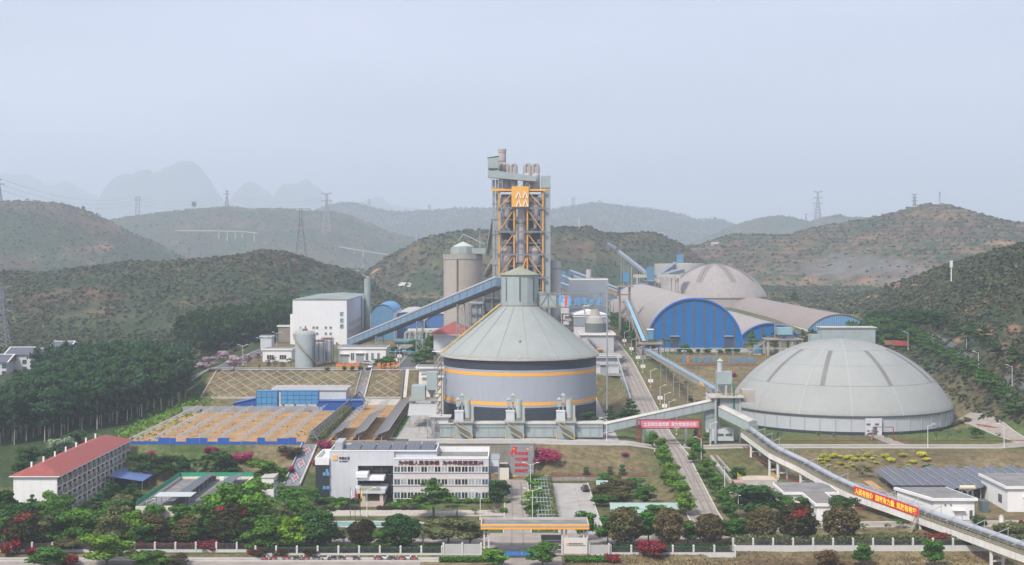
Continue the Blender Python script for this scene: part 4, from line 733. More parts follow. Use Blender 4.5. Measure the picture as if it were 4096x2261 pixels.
# round grey tank and small tanks
t=thing('storage_tank','tall grey tank with spiral stair at the terrace edge','tank',(-83,584,19)); tx,ty=-86.5,586; tankm=M('tank_grey',(.33,.375,.385),.6,.06,.2,streak=.2,dirt=(.25,.27,.28))
MB().lathe([(4.3,19),(4.3,33.0),(3.0,34.1),(0,34.3)],(tx,ty,0),40).build('shell',tankm,t); b=MB(); rail(b,[(tx+4.1*math.cos(a),ty+4.1*math.sin(a),33.1) for a in np.linspace(0,2*PI,17)],1,1.8); b.build('railing',yrail,t)
b=MB(); sp=[Vector((tx+4.8*math.cos(a),ty+4.8*math.sin(a),20+13*(1-k/40))) for k,a in enumerate(np.linspace(PI*1.05,PI*1.9,41))]
for p,q in zip(sp,sp[1:]): b.bar(p,q,.9,.25); b.bar(p+Vector((0,0,1)),q+Vector((0,0,1)),.08)
b.build('spiral_stair',M('stair_olive',(.28,.26,.19),.7,.15),t); MB().box(tx-1.2,tx+.8,ty-1,ty+1,34.2,35).cyl((tx,ty,34.2),(tx,ty,36.2),.25,n=8).build('top_valve',rust,t); MB().cyl((tx+4.2,ty-2,19),(tx+4.2,ty-2,31),.2,n=6).cyl((tx+3.6,ty-3,19),(tx+3.6,ty-3,28),.15,n=6).build('pipe',dkst,t)
for i,(x,y,r,h,l) in enumerate(((-81.9,596,2.3,9.5,'small pale tank with dark legs and rusty top, next to the grey tank'),(-79.4,603,2.3,10,'small pale tank behind the grey tank, in front of the white block'))):
    t=thing('small_tank',l,'tank',(x,y,19)); MB().lathe([(r,20.5),(r,19+h),(0,19.4+h)],(x,y,0),20).build('shell',M('pale_tank',(.42,.45,.47),.6,.08),t); b=MB()
    for k in range(8): a=2*PI*k/8; b.cyl((x+(r+.25)*math.cos(a),y+(r+.25)*math.sin(a),19),(x+(r+.25)*math.cos(a),y+(r+.25)*math.sin(a),19+h+1),.14,n=6)
    b.build('leg',dkst,t); b=MB(); rail(b,[(x+(r+.5)*math.cos(a),y+(r+.5)*math.sin(a),19+h+.3) for a in np.linspace(0,2*PI,9)],1.1,1.5); b.box(x-1.8,x+1.8,y-.4,y+.4,19.3+h,20.3+h); b.build('top_frame',rust,t)
def house(name,label,cat,x0,x1,y0,y1,z,h,wm,rm=None,ov=.5,wins=(),doors=(),red_hip=0,parapet=0):
    t=thing(name,label,cat,((x0+x1)/2,y0,z)); MB().box(x0,x1,y0,y1,z-1,z+h).build('wall',wm,t)
    if red_hip:
        xm=(x0+x1)/2; r=red_hip; w=(x1-x0)/2; e=ov; v=[(x0-e,y0-e,z+h+.2),(x1+e,y0-e,z+h+.2),(x1+e,y1+e,z+h+.2),(x0-e,y1+e,z+h+.2),(xm,y0+w*.8,z+h+r),(xm,y1-w*.8,z+h+r)]
        MB().add(v,[(0,1,4),(1,2,5,4),(2,3,5),(3,0,4,5)]).build('roof',rm or redroof,t); MB().box(x0-e,x1+e,y0-e,y1+e,z+h,z+h+.19).build('eaves',whitep,t)
    else:
        MB().box(x0-ov,x1+ov,y0-ov,y1+ov,z+h,z+h+.7).build('fascia',white if wm is not wgrey else wgrey,t); MB().box(x0-ov+.3,x1+ov-.3,y0-ov+.3,y1+ov-.3,z+h+.7,z+h+.74).build('roof',rm or roofg,t)
    for (a,b,zz0,zz1) in wins: window(t,a,b,y0-.02,z+zz0,z+zz1,glass,max(2,int((b-a)/.9)))
    for (a,b,hh) in doors: MB().box(a,b,y0-.12,y0-.01,z,z+hh).build('door',M('grey_door',(.30,.31,.33),.6,.08),t); MB().box(a-.3,b+.3,y0-.9,y0-.01,z+hh+.1,z+hh+.3).build('door_hood',white,t)
    return t
house('switch_house','long white flat roofed house with two grey doors behind the orange letters','building',-75.2,-54.6,606,622,19.2,6,white,wins=((-69.8,-68.3,1,4.3),(-63.4,-62.2,1,4.3),(-61,-59.8,1,4.3),(-58.4,-57.2,1,4.3)),doors=((-74.3,-70.8,3.6),(-67.5,-64.2,4)))
house('lab_house','small white flat roofed house with two windows left of the grey tank','building',-109,-96.4,612,622,19.2,5,white,wins=((-107.2,-104,1,3),(-101.7,-98.6,1,3)))
house('gate_shed','tiny grey shed at the wood edge left of the white block','shed',-124,-118.5,690,698,20,5,wgrey); house('brick_shed','weathered brown shed left of the white block','shed',-122,-115,730,745,21,7,M('weathered_brick',(.24,.21,.18),.9,.2))
house('control_house','grey two storey house with red hipped roof behind the silo','building',-33.5,-17,598,622,18,13.7,wgrey,ov=1.6,red_hip=5,wins=((-25.5,-23.5,5,7.2),))
house('white_hut','white hut with brown roof left of the silo','building',-37,-27,556,566,15,6,white,rm=roofg,ov=1.2,wins=((-34,-32,1,3.2),)); house('lower_hut','white hut with red door below the silo eave','building',-35,-27,545,554,9.5,9,cream,ov=1,wins=((-32,-30.4,1,2.6),))
# stair canopy on control house
tag(MB().add([(-34,597,25),(-30.5,597,25),(-27.5,597,27.5),(-23,597,27.5),(-34,594.5,24.8),(-30.5,594.5,24.8),(-27.5,594.5,27.3),(-23,594.5,27.3)],[(0,1,5,4),(1,2,6,5),(2,3,7,6)]).build('stair_canopy',white,None,(-34,596,24)),'stepped white canopy over the stair of the red roofed house','canopy')
# pipe yard: goosenecks and big horizontal pipes
t=thing('pipe_yard_duct','fat pale horizontal duct behind the small white house','duct',(-45,690,25)); MB().cyl((-52,700,27),(-22,700,27.5),1.7,n=14).build('pipe',M('pale_duct',(.40,.38,.33),.7,.1),t)
for x in (-50,-38,-26): MB().box(x-.4,x+.4,699.5,700.5,19,25.6).build('support',conc,t)
t=thing('teal_duct','fat teal duct on posts in the pipe yard','duct',(-45,668,22)); b=MB(); b.tube([(-56,668,24.4),(-38,668,24.2),(-34,668,25.2),(-18,668,25.6)],1.35,12); b.build('pipe',M('teal_pipe',(.10,.20,.22),.6,.12),t)
for x in (-54,-46,-38,-30,-22): MB().box(x-.3,x+.3,667.7,668.3,18,23).build('support',M('teal_post',(.12,.20,.23),.6,.1),t)
t0=None
for i,(x,y) in enumerate(((-52,684),(-50.2,688),(-47,684),(-45.2,688),(-41.6,684),(-39.8,688),(-37,690))):
    g=thing('gooseneck_vent','','vent pipe',(x,y,24),'gooseneck vents in the pipe yard'); g['label']='fat gooseneck vent in the pipe yard, %s from the left'%nth(i)
    pts=[Vector((x,y,24)),Vector((x,y,26.6))]+[Vector((x+1.1*(1-math.cos(a)),y,26.6+1.3*math.sin(a))) for a in np.linspace(.3,PI*.75,6)]; b=MB()
    for p,q in zip(pts,pts[1:]): b.cyl(p,q,.85,n=10)
    b.build('pipe',M('vent_grey',(.30,.30,.28),.6,.15),g); MB().lathe([(1.3,24),(1.3,24.4),(.9,24.6)],(x,y,0),12).build('flange',steel,g)
tag(MB().box(-56,-34,682,692,19,24).build('pipe_plinth',conc,None,(-45,687,19)),'concrete block carrying the gooseneck vents','plinth')
tag(MB().tube([(-53,600,24.4),(-41,600,24.4),(-40.5,600,19.3)],.25,8).build('blue_pipe_bridge',M('pipe_blue',(.04,.22,.42),.5,.1),None,(-47,600,19)),'thin blue pipe bridge in front of the white house','pipe')
# ------------------------------------------------------------------ domes
def dome(name,label,x,y,z,r,wall,rise,mat,wm,strips,stripm,ribs,band,nst=1,at_=()):
    t=thing(name,label,'dome',(x,y,z)); R_=(r*r+rise*rise)/(2*rise); zc=z+wall+rise-R_; am=math.asin(min(1,r/R_))
    if rise>r*.6: am=am
    P=lambda a:(R_*math.sin(a),zc+R_*math.cos(a))
    # slightly straighter skirt than a pure cap
    prof=[(r+.5,z+wall-.1)]+[(P(a)[0]+.5*a/am,P(a)[1]) for a in np.linspace(am,0.0001,26)]; MB().lathe(prof,(x,y,0),96).build('shell',mat,t)
    MB().lathe([(r,z-1.5),(r,z+wall)],(x,y,0),96).build('wall',wm,t)
    if band: MB().lathe([(r+.04,z-1.5),(r+.04,z+1.0)],(x,y,0),96).build('base_band',navy,t)
    for k in range(48):
        a=2*PI*k/48; MB().bar((x+(r+.1)*math.cos(a),y+(r+.1)*math.sin(a),z+1),(x+(r+.1)*math.cos(a),y+(r+.1)*math.sin(a),z+wall),.22).build('buttress',M('buttress_grey',(.38,.39,.41),.7,.08),t)
    MB().lathe([(r+.65,z+wall-.25),(r+.65,z+wall+.12)],(x,y,0),96).build('gutter',dkst,t)
    def merid(phi,a0,a1,w,m,nm,off,dphi=0):
        b=MB(); n=14; vs=[]
        for a in np.linspace(a0,a1,n):
            rr,zz=P(a*am); rr+=.5*a; 
            c=Vector((x+(rr+off*math.sin(a*am))*math.cos(phi),y+(rr+off*math.sin(a*am))*math.sin(phi),zz+off*math.cos(a*am))); s=Vector((-math.sin(phi),math.cos(phi),0))*w/2; sh=Vector((-math.sin(phi),math.cos(phi),0))*dphi; vs+=[c-s+sh,c+s+sh]
        b.add(vs,[(2*i,2*i+1,2*i+3,2*i+2) for i in range(n-1)],0,True); b.build(nm,m,t)
    for ph in strips:
        for k in range(nst): merid(R(ph),at_[0],at_[1],(1.5 if nst==1 else (1.9 if k==1 else .8)),stripm,'skylight_strip',.10,(k-(nst-1)/2)*2.2)
    for k in range(ribs): merid(2*PI*k/ribs+R(-97),.06,1.0,.5,M('dome_rib',(.32,.333,.32),.7,.05),'rib',.07)
    for a in (.36,.56,.76):
        rr,zz=P(a*am); MB().lathe([(rr+.5*a-.05,zz+.11),(rr+.5*a+.12,zz-.02)],(x,y,0),96).build('ring_joint',M('joint_grey',(.26,.27,.255),.8,.1),t)
    return t
DX,DY,DR=116.9,500.0,38.8
domem=M('dome_sheet',(.285,.298,.286),.7,.08,.08,streak=.4,dirt=(.25,.255,.235),bump=.15)
t=dome('storage_dome','large pale grey storage dome with dark skylight strips near the front',DX,DY,7,DR,6.2,23.2,domem,M('dome_wall',(.42,.44,.47),.7,.05,streak=.2,dirt=(.34,.34,.34)),(-113,-72,-151,-32),M('skylight_grey',(.17,.17,.165),.6,.12),14,True,1,(.36,.76))
MB().box(116.2,121.6,DY-DR-1.0,DY-DR+.6,7,12.6).build('door_bay',wgrey,t); MB().box(118.9,120,DY-DR-1.1,DY-DR-1.01,7,10).build('door',dkst,t); MB().box(116.6,117.8,DY-DR-1.08,DY-DR-1.01,10.4,11).build('vent',dkst,t); MB().box(119.3,120.6,DY-DR-1.08,DY-DR-1.01,10.4,11).build('vent',dkst,t)
dome('storage_dome','dusty brown-grey dome behind the striped arched hall',161,1115,22,41.6,9,26,M('dusty_dome',(.315,.285,.27),.75,.08,.06,dirt=(.25,.22,.21)),M('dusty_wall',(.34,.31,.28),.8,.1),(-118,-72,-160,-30),M('strip_brown',(.16,.14,.135),.7,.1),8,False,3,(.12,.72))
t=thing('dome_head_house','long pale grey gallery house standing behind the top of the front dome','gallery',(131,548,10)); MB().box(120.5,141.5,545,552,31.5,37.6).build('wall',gsteel,t); MB().box(120,142,544.5,552.5,37.6,38.0).build('roof',concl,t); MB().box(116.5,120.49,546,551,31.5,35).build('porch',gsteel,t)
for x in (121.5,131,140.5): MB().box(x-.5,x+.5,547,550,10,31.5).build('leg',conc,t)
# ------------------------------------------------------------------ transfer tower beside the front dome
t=thing('transfer_tower','grey transfer tower with hopper and capped vent beside the front dome','transfer tower',(69,447,7))
MB().box(63.2,70.2,443,449,6.8,11.2).build('base_house',wgrey,t); MB().box(63.15,70.25,442.9,442.99,6.8,7.6).build('plinth_band',navy,t); 
for x in (65,67.6): MB().box(x,x+1.9,442.85,442.99,9.2,9.9).build('vent',dkst,t)
MB().box(61.4,65.8,444,449,11.2,19.2).build('chute_house',gsteel,t); MB().box(65.8,72.6,443,451,16.5,21.3).build('upper_house',M('upper_house',(.27,.31,.31),.7,.08),t); MB().box(62.5,73.4,441.6,452,21.3,21.7).build('deck',concl,t)
for x,y in ((64.3,442.5),(72.2,443.2),(72.2,450.5)): MB().box(x-.3,x+.3,y-.3,y+.3,6.8,21.3).build('column',galv,t)
MB().box(65.2,69.9,444.5,449,25.4,29.3).build('filter_box',gsteel,t); MB().add([(65.2,444.5,25.4),(69.9,444.5,25.4),(69.9,449,25.4),(65.2,449,25.4),(67.3,446.5,21.8),(67.9,446.5,21.8)],[(0,1,5,4),(1,2,5),(2,3,4,5),(3,0,4)]).build('hopper',steel,t)
b=MB()
for x in (65.3,69.8):
    for y in (444.6,448.9): b.bar((x,y,21.7),(x,y,25.4),.22)
b.build('filter_legs',galv,t); o=MB().cyl((66.3,446.5,29.3),(66.3,446.5,32.6),.85,n=14).build('vent_drum',M('vent_pale',(.40,.44,.44),.6,.08),t); MB().lathe([(1.15,32.6),(0,33.5)],(66.3,446.5,0),14).build('vent_cap',concl,o)
b=MB(); rail(b,[(62.5,441.6,21.7),(73.4,441.6,21.7),(73.4,452,21.7)],1.1,1.3); b.build('railing',yrail,t); MB().tube([(69.8,443.4,26),(70.2,443.0,24),(70.2,443,15)],.3,8).build('green_pipe',M('pipe_green',(.03,.16,.11),.5,.1),t); MB().cyl((67.9,443.8,21.7),(67.9,443.8,25),.45,n=10).build('duct',galv,t)
MB().box(73.45,77.5,446,451,19.5,23.4).build('link_house',M('link_grey',(.38,.35,.32),.8,.1),t)
t=gallery('grey_gallery','grey-green enclosed gallery climbing over the road behind the pink banner','conveyor gallery',(28.6,441.5,10.6),(64.5,444.5,18.0),3.2,2.5,concl,gsteel,12,steel)
MB().box(17,28.5,446,449,9,13).build('link',gsteel,t)
for x,z in ((41.5,12.6),(55,15.6)): MB().box(x-.3,x+.3,442.2,443.2,6,z).build('prop',steel,t)
MB().tube([(30,439.6,10.5),(64,442.5,17.6)],.16,6).build('pipe',dkst,t)
gallery('grey_gallery','short grey-green enclosed gallery dropping from the transfer tower to the pipe conveyor','conveyor gallery',(66.5,442.2,15.6),(74.2,431.0,12.2),3.6,3.0,concl,gsteel,0)
# banner gantry over the road
t=thing('banner_gantry','pink slogan banner on a dark red gantry across the main road','banner',(49,437,7))
MB().box(40.4,58.2,436.7,436.85,12.6,14.7).build('banner',pink,t); text('立足岗位做贡献  我为党旗添光彩',(41.1,436.68,13.0),(57.6,436.68,13.0),1.3,whitep,t,.05,off=.012)
for x in (39.6,58.6):
    b=MB()
    for dx in (-.5,.5):
        for dy in (0,1.4): b.bar((x+dx,437+dy,6),(x+dx,437+dy,15),.2)
    for k in range(7): b.bar((x-.5,437,6.4+k*1.2),(x+.5,437,7.6+k*1.2),.1); b.bar((x-.5,437,7.6+k*1.2),(x+.5,437,7.6+k*1.2),.1)
    b.build('post',M('gantry_red',(.22,.04,.04),.6,.15),t)
b=MB(); b.bar((39.1,437.1,14.9),(59.1,437.1,14.9),.25); b.bar((39.1,438.3,14.9),(59.1,438.3,14.9),.25); b.bar((39.1,437.1,12.3),(59.1,437.1,12.3),.2)
for k in range(12): x=39.1+k*20/12; b.bar((x,437.1,14.9),(x+20/12,438.3,14.9),.1)
b.build('beam',MATS['gantry_red'],t)
# ------------------------------------------------------------------ pipe conveyor down to the lower right corner
CV=[Vector(p) for p in ((72.6,431.5,12.0),(76,403,9.7),(82,391,7.5),(85.4,375,6.2),(89.7,362,5.0),(99.5,336.6,3.9),(106.0,310,3.9),(112,284,3.9))]
t=thing('pipe_conveyor','long pipe conveyor on white concrete frames with red slogan banner','conveyor',(90,360,2)); off=lambda i:Vector((0,0,1)).cross(CV[min(i+1,len(CV)-1)]-CV[max(i-1,0)]).normalized()
def along(dx,dz): return [CV[i]+off(i)*dx+Vector((0,0,dz)) for i in range(len(CV))]
def ribbon(mb,dx0,dx1,z0,z1,m=0):
    A,B,C_,D=along(dx0,z0),along(dx1,z0),along(dx1,z1),along(dx0,z1)
    for i in range(len(CV)-1): mb.add([A[i],B[i],C_[i],D[i],A[i+1],B[i+1],C_[i+1],D[i+1]],[(0,3,2,1),(4,5,6,7),(0,1,5,4),(1,2,6,5),(2,3,7,6),(3,0,4,7)],m)
    return mb
beamm=M('beam_white',(.66,.64,.60),.8,.1,.4,streak=.4,dirt=(.2,.19,.16))
ribbon(MB(),-2.15,-1.6,-1.6,0).build('beam',beamm,t); ribbon(MB(),1.3,1.8,-1.3,0).build('beam',beamm,t); ribbon(MB(),-2.2,1.9,.01,.16).build('deck',M('deck_grate',(.15,.15,.14),.8,.25,.6),t)
b=MB(); pc=along(.6,1.15)
for p,q in zip(pc,pc[1:]): b.cyl(p,q,.72,n=16,cap=False)
b.build('pipe',M('pipe_cover',(.38,.41,.45),.4,.08,.3,metal=.3),t); 
b=ribbon(MB(),-.25,-.1,.3,.8); b.build('belt_edge',dkst,t)
for i,(p,q) in enumerate(zip(pc,pc[1:])):
    n=int((q-p).length/3.2)
    for k in range(n): c=p.lerp(q,k/n); MB().box(c.x-.95,c.x+.95,c.y-.06,c.y+.06,c.z-1.0,c.z+.1).build('idler_frame',steel,t)
for dx,m in ((-2.1,M('rail_dull',(.36,.29,.13),.7,.2)),(-.75,M('rail_dark',(.13,.13,.12),.6,.2))):
    b=MB(); rail(b,along(dx,.16),1.1,1.6,.045); b.build('railing',m if dx<-1 else m,t)
ribbon(MB(),-2.2,-2.12,.16,.3).build('toe_board',MATS['rail_dull'],t)
k=0; L=0
for i in range(len(CV)-1):
    n=max(1,int((CV[i+1]-CV[i]).length/7))
    for j in range(n):
        c=CV[i].lerp(CV[i+1],(j+.3)/n); u=off(i)
        b=MB(); b.bar(c+u*2.6+Vector((0,0,-.6)),c+u*2.6+Vector((0,0,2.9)),.11); b.bar(c-u*2.0+Vector((0,0,1.3)),c+u*2.9+Vector((0,0,3.0)),.13); b.build('lamp_arm',galv,t)
def frame_support(x,y,z,wdir=None,nm='leg_frame'):
    g=Hs(x,y); b=MB(); u=Vector((1,.28,0)).normalized()
    for s in (-1.55,1.4):
        p=Vector((x,y,0))+u*s; gz=Hs(p.x,p.y)-.3; b.bar((p.x,p.y,gz),(p.x,p.y,z-1.3),.55)
    for k in (.35,.7):
        if z-1.3-g>2.5 or k>.5: b.bar(Vector((x,y,g+(z-1.3-g)*k))-u*1.5,Vector((x,y,g+(z-1.3-g)*k))+u*1.4,.35)
    b.build('support_frame',M('frame_white',(.66,.65,.62),.8,.08,.4,streak=.25,dirt=(.3,.28,.25)),t)
for x,y,z in ((73.6,423,11.2),(75.8,404.5,9.8),(77.4,400.5,9.1),(82,391,7.5),(85.4,375,6.2),(89.7,362,5.0),(99.5,336.6,3.9),(106.6,307.5,3.9)): frame_support(x,y,z)
u0=Vector((0,0,1)).cross(CV[5]-CV[4]).normalized()
A,B=Vector((90.6,361.5,0))-u0*2.75,Vector((99.9,336.4,0))-u0*2.75; A.z,B.z=5.1,4.0
dn=u0*.08; MB().add([A,B,B+Vector((0,0,2.2)),A+Vector((0,0,2.2)),A+dn,B+dn,B+dn+Vector((0,0,2.2)),A+dn+Vector((0,0,2.2))],[(0,1,2,3),(7,6,5,4),(3,2,6,7),(0,4,5,1),(0,3,7,4),(1,5,6,2)]).build('banner',red,t)
text('人民有信仰  国家有力量  民族有希望',A.lerp(B,.02)+Vector((0,0,.3))-dn*.2,A.lerp(B,.975)+Vector((0,0,.3))-dn*.2,1.6,M('banner_yellow',(.90,.72,.08),.5,.03),t,.04,off=.025)
b=MB()
for k in range(13): c=A.lerp(B,k/12)+dn*2; b.bar(c,c+Vector((0,0,3.0)),.08); d=A.lerp(B,min(1,(k+1)/12))+dn*2; b.bar(c+Vector((0,0,2.9)),d+u0*1.2+Vector((0,0,2.9)),.07); b.bar(c+u0*1.2+Vector((0,0,2.9)),d+u0*1.2+Vector((0,0,2.9)),.08); b.bar(c+Vector((0,0,2.95)),d+Vector((0,0,2.95)),.1)
b.build('banner_truss',galv,t)
b=MB(); stair(b,(93.9,331.5,.8),(97.6,336.6,4.0),1.0,12); b.build('stair',M('stair_pale',(.36,.32,.23),.7,.15),t)
# upper pipe conveyor and its hubs
t=thing('upper_pipe_conveyor','light blue pipe conveyor sloping from the road hub to the transfer tower','conveyor',(60,560,15)); P0,P1=Vector((60.5,616,26.5)),Vector((66.5,450,24.2)); P0.z=25.0
P0,P1=Vector((59.5,618,24.0)),Vector((66.8,458,22.3))
b=MB(); b.cyl(P0,P1,.75,n=14); b.build('pipe',M('pipe_sky',(.20,.31,.40),.5,.08),t); b=MB(); b.bar(P0-Vector((1.3,0,1.0)),P1-Vector((1.3,0,1.0)),.3,.7); b.bar(P0+Vector((1.3,0,-1.0)),P1+Vector((1.3,0,-1.0)),.3,.7); b.build('deck_beam',M('beam_weathered',(.30,.28,.25),.8,.2),t)
b=MB(); rail(b,[P0+Vector((1.4,0,-.6)),P1+Vector((1.4,0,-.6))],1.2,2.2,.06); rail(b,[P0+Vector((-1.4,0,-.6)),P1+Vector((-1.4,0,-.6))],1.1,2.2,.06); b.build('railing',M('rail_pale',(.42,.40,.36),.6,.15),t)
for f_ in (.3,.5,.7):
    c=P0.lerp(P1,f_); g=Hs(c.x,c.y); b=MB(); b.bar((c.x-1.2,c.y,g-.3),(c.x-1.0,c.y,c.z-1.3),.22); b.bar((c.x+1.2,c.y,g-.3),(c.x+1.0,c.y,c.z-1.3),.22); b.bar((c.x-1.1,c.y,(g+c.z)/2),(c.x+1.1,c.y,(g+c.z)/2),.18); b.build('trestle',steel,t)
for f_ in (.93,):
    c=P0.lerp(P1,f_); g=Hs(c.x,c.y); MB().box(c.x-1.3,c.x+1.3,c.y-.5,c.y+.5,g-.5,c.z-1.4).build('pier',wgrey if f_>.8 else conc,t)
MB().box(P0.lerp(P1,.86).x-1.5,P0.lerp(P1,.86).x-1.3,P0.lerp(P1,.93).y,P0.lerp(P1,.86).y,22.0,22.9).build('yellow_guard',yellow,t)
t=thing('road_hub','rusty platform hub with blue filter beside the main road','transfer tower',(60,622,19)); MB().box(56.5,61,618,625,16,23.5).build('base',conc,t); MB().box(56,66.5,616,627,26.4,26.9).build('deck',M('rust_deck',(.30,.24,.19),.8,.2),t)
for x in (57,61,65.6):
    for y in (617,626): MB().box(x-.25,x+.25,y-.25,y+.25,18.5,26.4).build('leg',conc,t)
MB().box(60,62.4,619,622,28.4,32.6).build('filter',M('filter_blue',(.07,.25,.36),.6,.12),t); MB().box(59.7,62.7,618.7,622.3,32.6,33).build('filter_cap',whitep,t); MB().box(60.3,62.1,619.5,621.5,26.9,28.4).build('filter_legs',dkst,t)
b=MB(); rail(b,[(56,616,26.9),(66.5,616,26.9),(66.5,627,26.9)],1.1,1.3); b.build('railing',M('rail_rust',(.30,.20,.12),.7,.2),t)
P0,P1=Vector((60.8,740,41.5)),Vector((58.8,622,27.6))
t=thing('blue_belt_conveyor','steep open conveyor with a pale blue cover beside the arched hall','conveyor',(60,690,30)); d=Vector((1,0,0))
b=MB(); b.add([P0-d*.8,P0+d*.8,P1+d*.8,P1-d*.8,P0-d*.8-Vector((0,0,.5)),P0+d*.8-Vector((0,0,.5)),P1+d*.8-Vector((0,0,.5)),P1-d*.8-Vector((0,0,.5))],[(0,1,2,3),(7,6,5,4),(0,3,7,4),(1,5,6,2)]); b.build('cover',M('belt_blue',(.22,.42,.55),.5,.06),t)
b=MB()
for s in (-1.9,1.7): b.bar(P0+d*s-Vector((0,0,.6)),P1+d*s-Vector((0,0,.6)),.5,1.0)
b.build('beam',M('beam_brown',(.27,.23,.20),.8,.2,streak=.3),t)
b=MB(); rail(b,[P0+d*2-Vector((0,0,.2)),P1+d*2-Vector((0,0,.2))],1.1,2.4,.07); rail(b,[P0-d*2-Vector((0,0,.2)),P1-d*2-Vector((0,0,.2))],1.1,2.4,.07); b.build('railing',M('rail_rust'
 ,(.3,.2,.12)),t)
for f_ in (.2,.4,.6,.8):
    c=P0.lerp(P1,f_); b=MB(); 
    for s in (-1.9,1.7): b.bar((c.x+s,c.y,19),(c.x+s,c.y,c.z-1),.35)
    b.bar((c.x-1.9,c.y,(c.z+19)/2),(c.x+1.7,c.y,(c.z+19)/2),.3); b.build('trestle',conc,t)
t=thing('head_tower','slim brown tower with blue filter at the top of the steep conveyor','transfer tower',(60,745,20))
for x in (57.4,62.6):
    for y in (742,748): MB().box(x-.35,x+.35,y-.35,y+.35,19,48.3).build('leg',M('leg_brown',(.25,.21,.19),.8,.2),t)
for z in (26,33,40,44): [MB().box(57,63,yy,yy+.6,z,z+.4).build('tie',MATS['leg_brown'],t) for yy in (741.7,747.7)]
MB().box(55.8,64.4,740.8,749.2,48.3,48.9).build('deck',MATS['rust_deck'],t); MB().box(59.2,61.8,743.5,746,51,56).build('filter',M('filter_bright',(.06,.24,.42),.5,.1),t); MB().add([(59.2,743.5,51),(61.8,743.5,51),(61.8,746,51),(59.2,746,51),(60.5,744.7,48.9)],[(0,1,4),(1,2,4),(2,3,4),(3,0,4)]).build('hopper',lblue,t); MB().cyl((63.4,744,48.9),(63.4,744,59),.25,n=6).build('pipe',galv,t)
b=MB(); rail(b,[(55.8,740.8,48.9),(64.4,740.8,48.9)],1.2,1.4); b.build('railing',MATS['rail_rust'],t)
gallery('feed_gallery','orange edged inclined gallery joining the slim brown tower from the left','conveyor gallery',(35,780,51),(57,746,43.5),2.6,2.4,M('gallery_grey_blue',(.17,.22,.26),.6,.12),M('gallery_rust',(.36,.22,.11),.7,.15),0)
# ------------------------------------------------------------------ mill buildings right of the big silo
t=house('control_block','grey control block with white gabled roof right of the silo','building',28.5,43.5,646,668,20,17,wgrey); 
tag(MB().add([(27.8,645.5,38),(44.2,645.5,38),(36,645.5,40),(27.8,668.5,38),(44.2,668.5,38),(36,668.5,40)],[(0,2,5,3),(2,1,4,5),(0,1,2),(3,5,4)]).build('gabled_roof',white,t))
MB().box(28.4,43.6,645.7,645.95,33,37.7).build('cladding',M('cladding_blue_grey',(.23,.27,.30),.7,.08),t)
window(t,39,41,645.9,29.5,31.2,dark,2); MB().box(28,45,644,645.6,27.3,28.2).build('orange_beam',orange,t)
house('mill_block','plain blue-grey block behind the lettered footbridge','building',29,48,700,716,20,33,M('block_blue_grey',(.24,.28,.32),.7,.06),ov=.1)
house('lower_block','grey block with outside stair between the silo and the road','building',30,43.6,600,622,18,13.5,M('block_grey',(.42,.42,.43),.8,.08),rm=concl,ov=.8)
t=thing('cooling_fan','round dark fan drum with chimney hood on the grey block','fan',(36,608,32)); MB().lathe([(4.6,32.3),(4.9,36.2),(0,36.2)],(36.5,610,0),24).build('drum',M('drum_green',(.13,.15,.145),.7,.15),t); MB().lathe([(4.2,36.2),(3.4,38.6),(2.2,39.4),(1.6,42.2),(0,42.2)],(36.2,610,0),16,sm=False).build('hood',M('hood_dusty',(.34,.33,.30),.8,.15),t); MB().tube([(33,609,36),(31,609,43.5),(34.5,609,44)],.35,8).build('pipe',galv,t)
t=thing('outside_stair','orange edged outside stair on the grey block','stair',(37,598,20)); b=MB(); stair(b,(32,598.5,31),(37,598.5,26),1.4,10); stair(b,(37.6,598.5,26),(43,598.5,20),1.4,12); b.box(36.4,38.4,597.4,599.4,25.8,26); b.build('flight',steel,t); MB().box(36.2,38.6,597.2,597.39,25.5,26.1).build('landing_edge',orange,t)
house('grey_hut','grey hut with orange corner posts beside the road, right of the silo','building',31.8,43.5,570,584,18,6.2,wgrey,rm=conc,ov=1.2,doors=((36,38.6,3.2),)); 
tag(MB().box(31,45.5,569.2,569.8,16.8,17.9).build('hut_plinth',conc,None,(38,569.5,17)),'concrete step below the grey hut','plinth')
t=thing('pipe_rail','pale bent pipe rail along the left edge of the main road','pipe',(43,530,16)); MB().tube([(31,567,25.2),(42.6,567,25.0),(43.4,545,19),(43.6,515,13.5)],.28,8).build('pipe',galv,t)
for y in (560,550,540,530,520): MB().cyl((43.5,y,Hs(43.5,y)-.2),(43.5,y,13.5+(y-515)*.19),.16,n=6).build('post',steel,t)
t=thing('green_fence','green mesh fence along the left edge of the main road','fence',(43.6,500,10)); vs=[];
for y in range(440,562,4): g=Hs(44.1,y); vs+=[(44.1,y,g-.1),(44.1,y,g+2.0)]
MB().add(vs,[(2*i,2*i+1,2*i+3,2*i+2) for i in range(len(vs)//2-1)]).build('mesh',M('pale_green_mesh',(.16,.30,.22),.7,.15),t)
for y in range(440,562,12): g=Hs(44.1,y); MB().box(44.02,44.18,y-.08,y+.08,g-.2,g+2.15).build('post',steel,t)
def stack(name,label,x,y,z,r,h,m,rings=3,cap=True):
    t=thing(name,label,'chimney',(x,y,z)); MB().lathe([(r,z),(r,z+h),(r*.9,z+h)],(x,y,0),20).build('shaft',m,t)
    for k in range(rings): zz=z+h*(k+1)/(rings+.3); MB().lathe([(r+.12,zz),(r+.25,zz+.1),(r+.25,zz+.5),(r+.12,zz+.6)],(x,y,0),20).build('ring',steel,t)
    return t
stm=M('stack_white',(.44,.43,.43),.7,.08,.3,streak=.35,dirt=(.3,.22,.17))
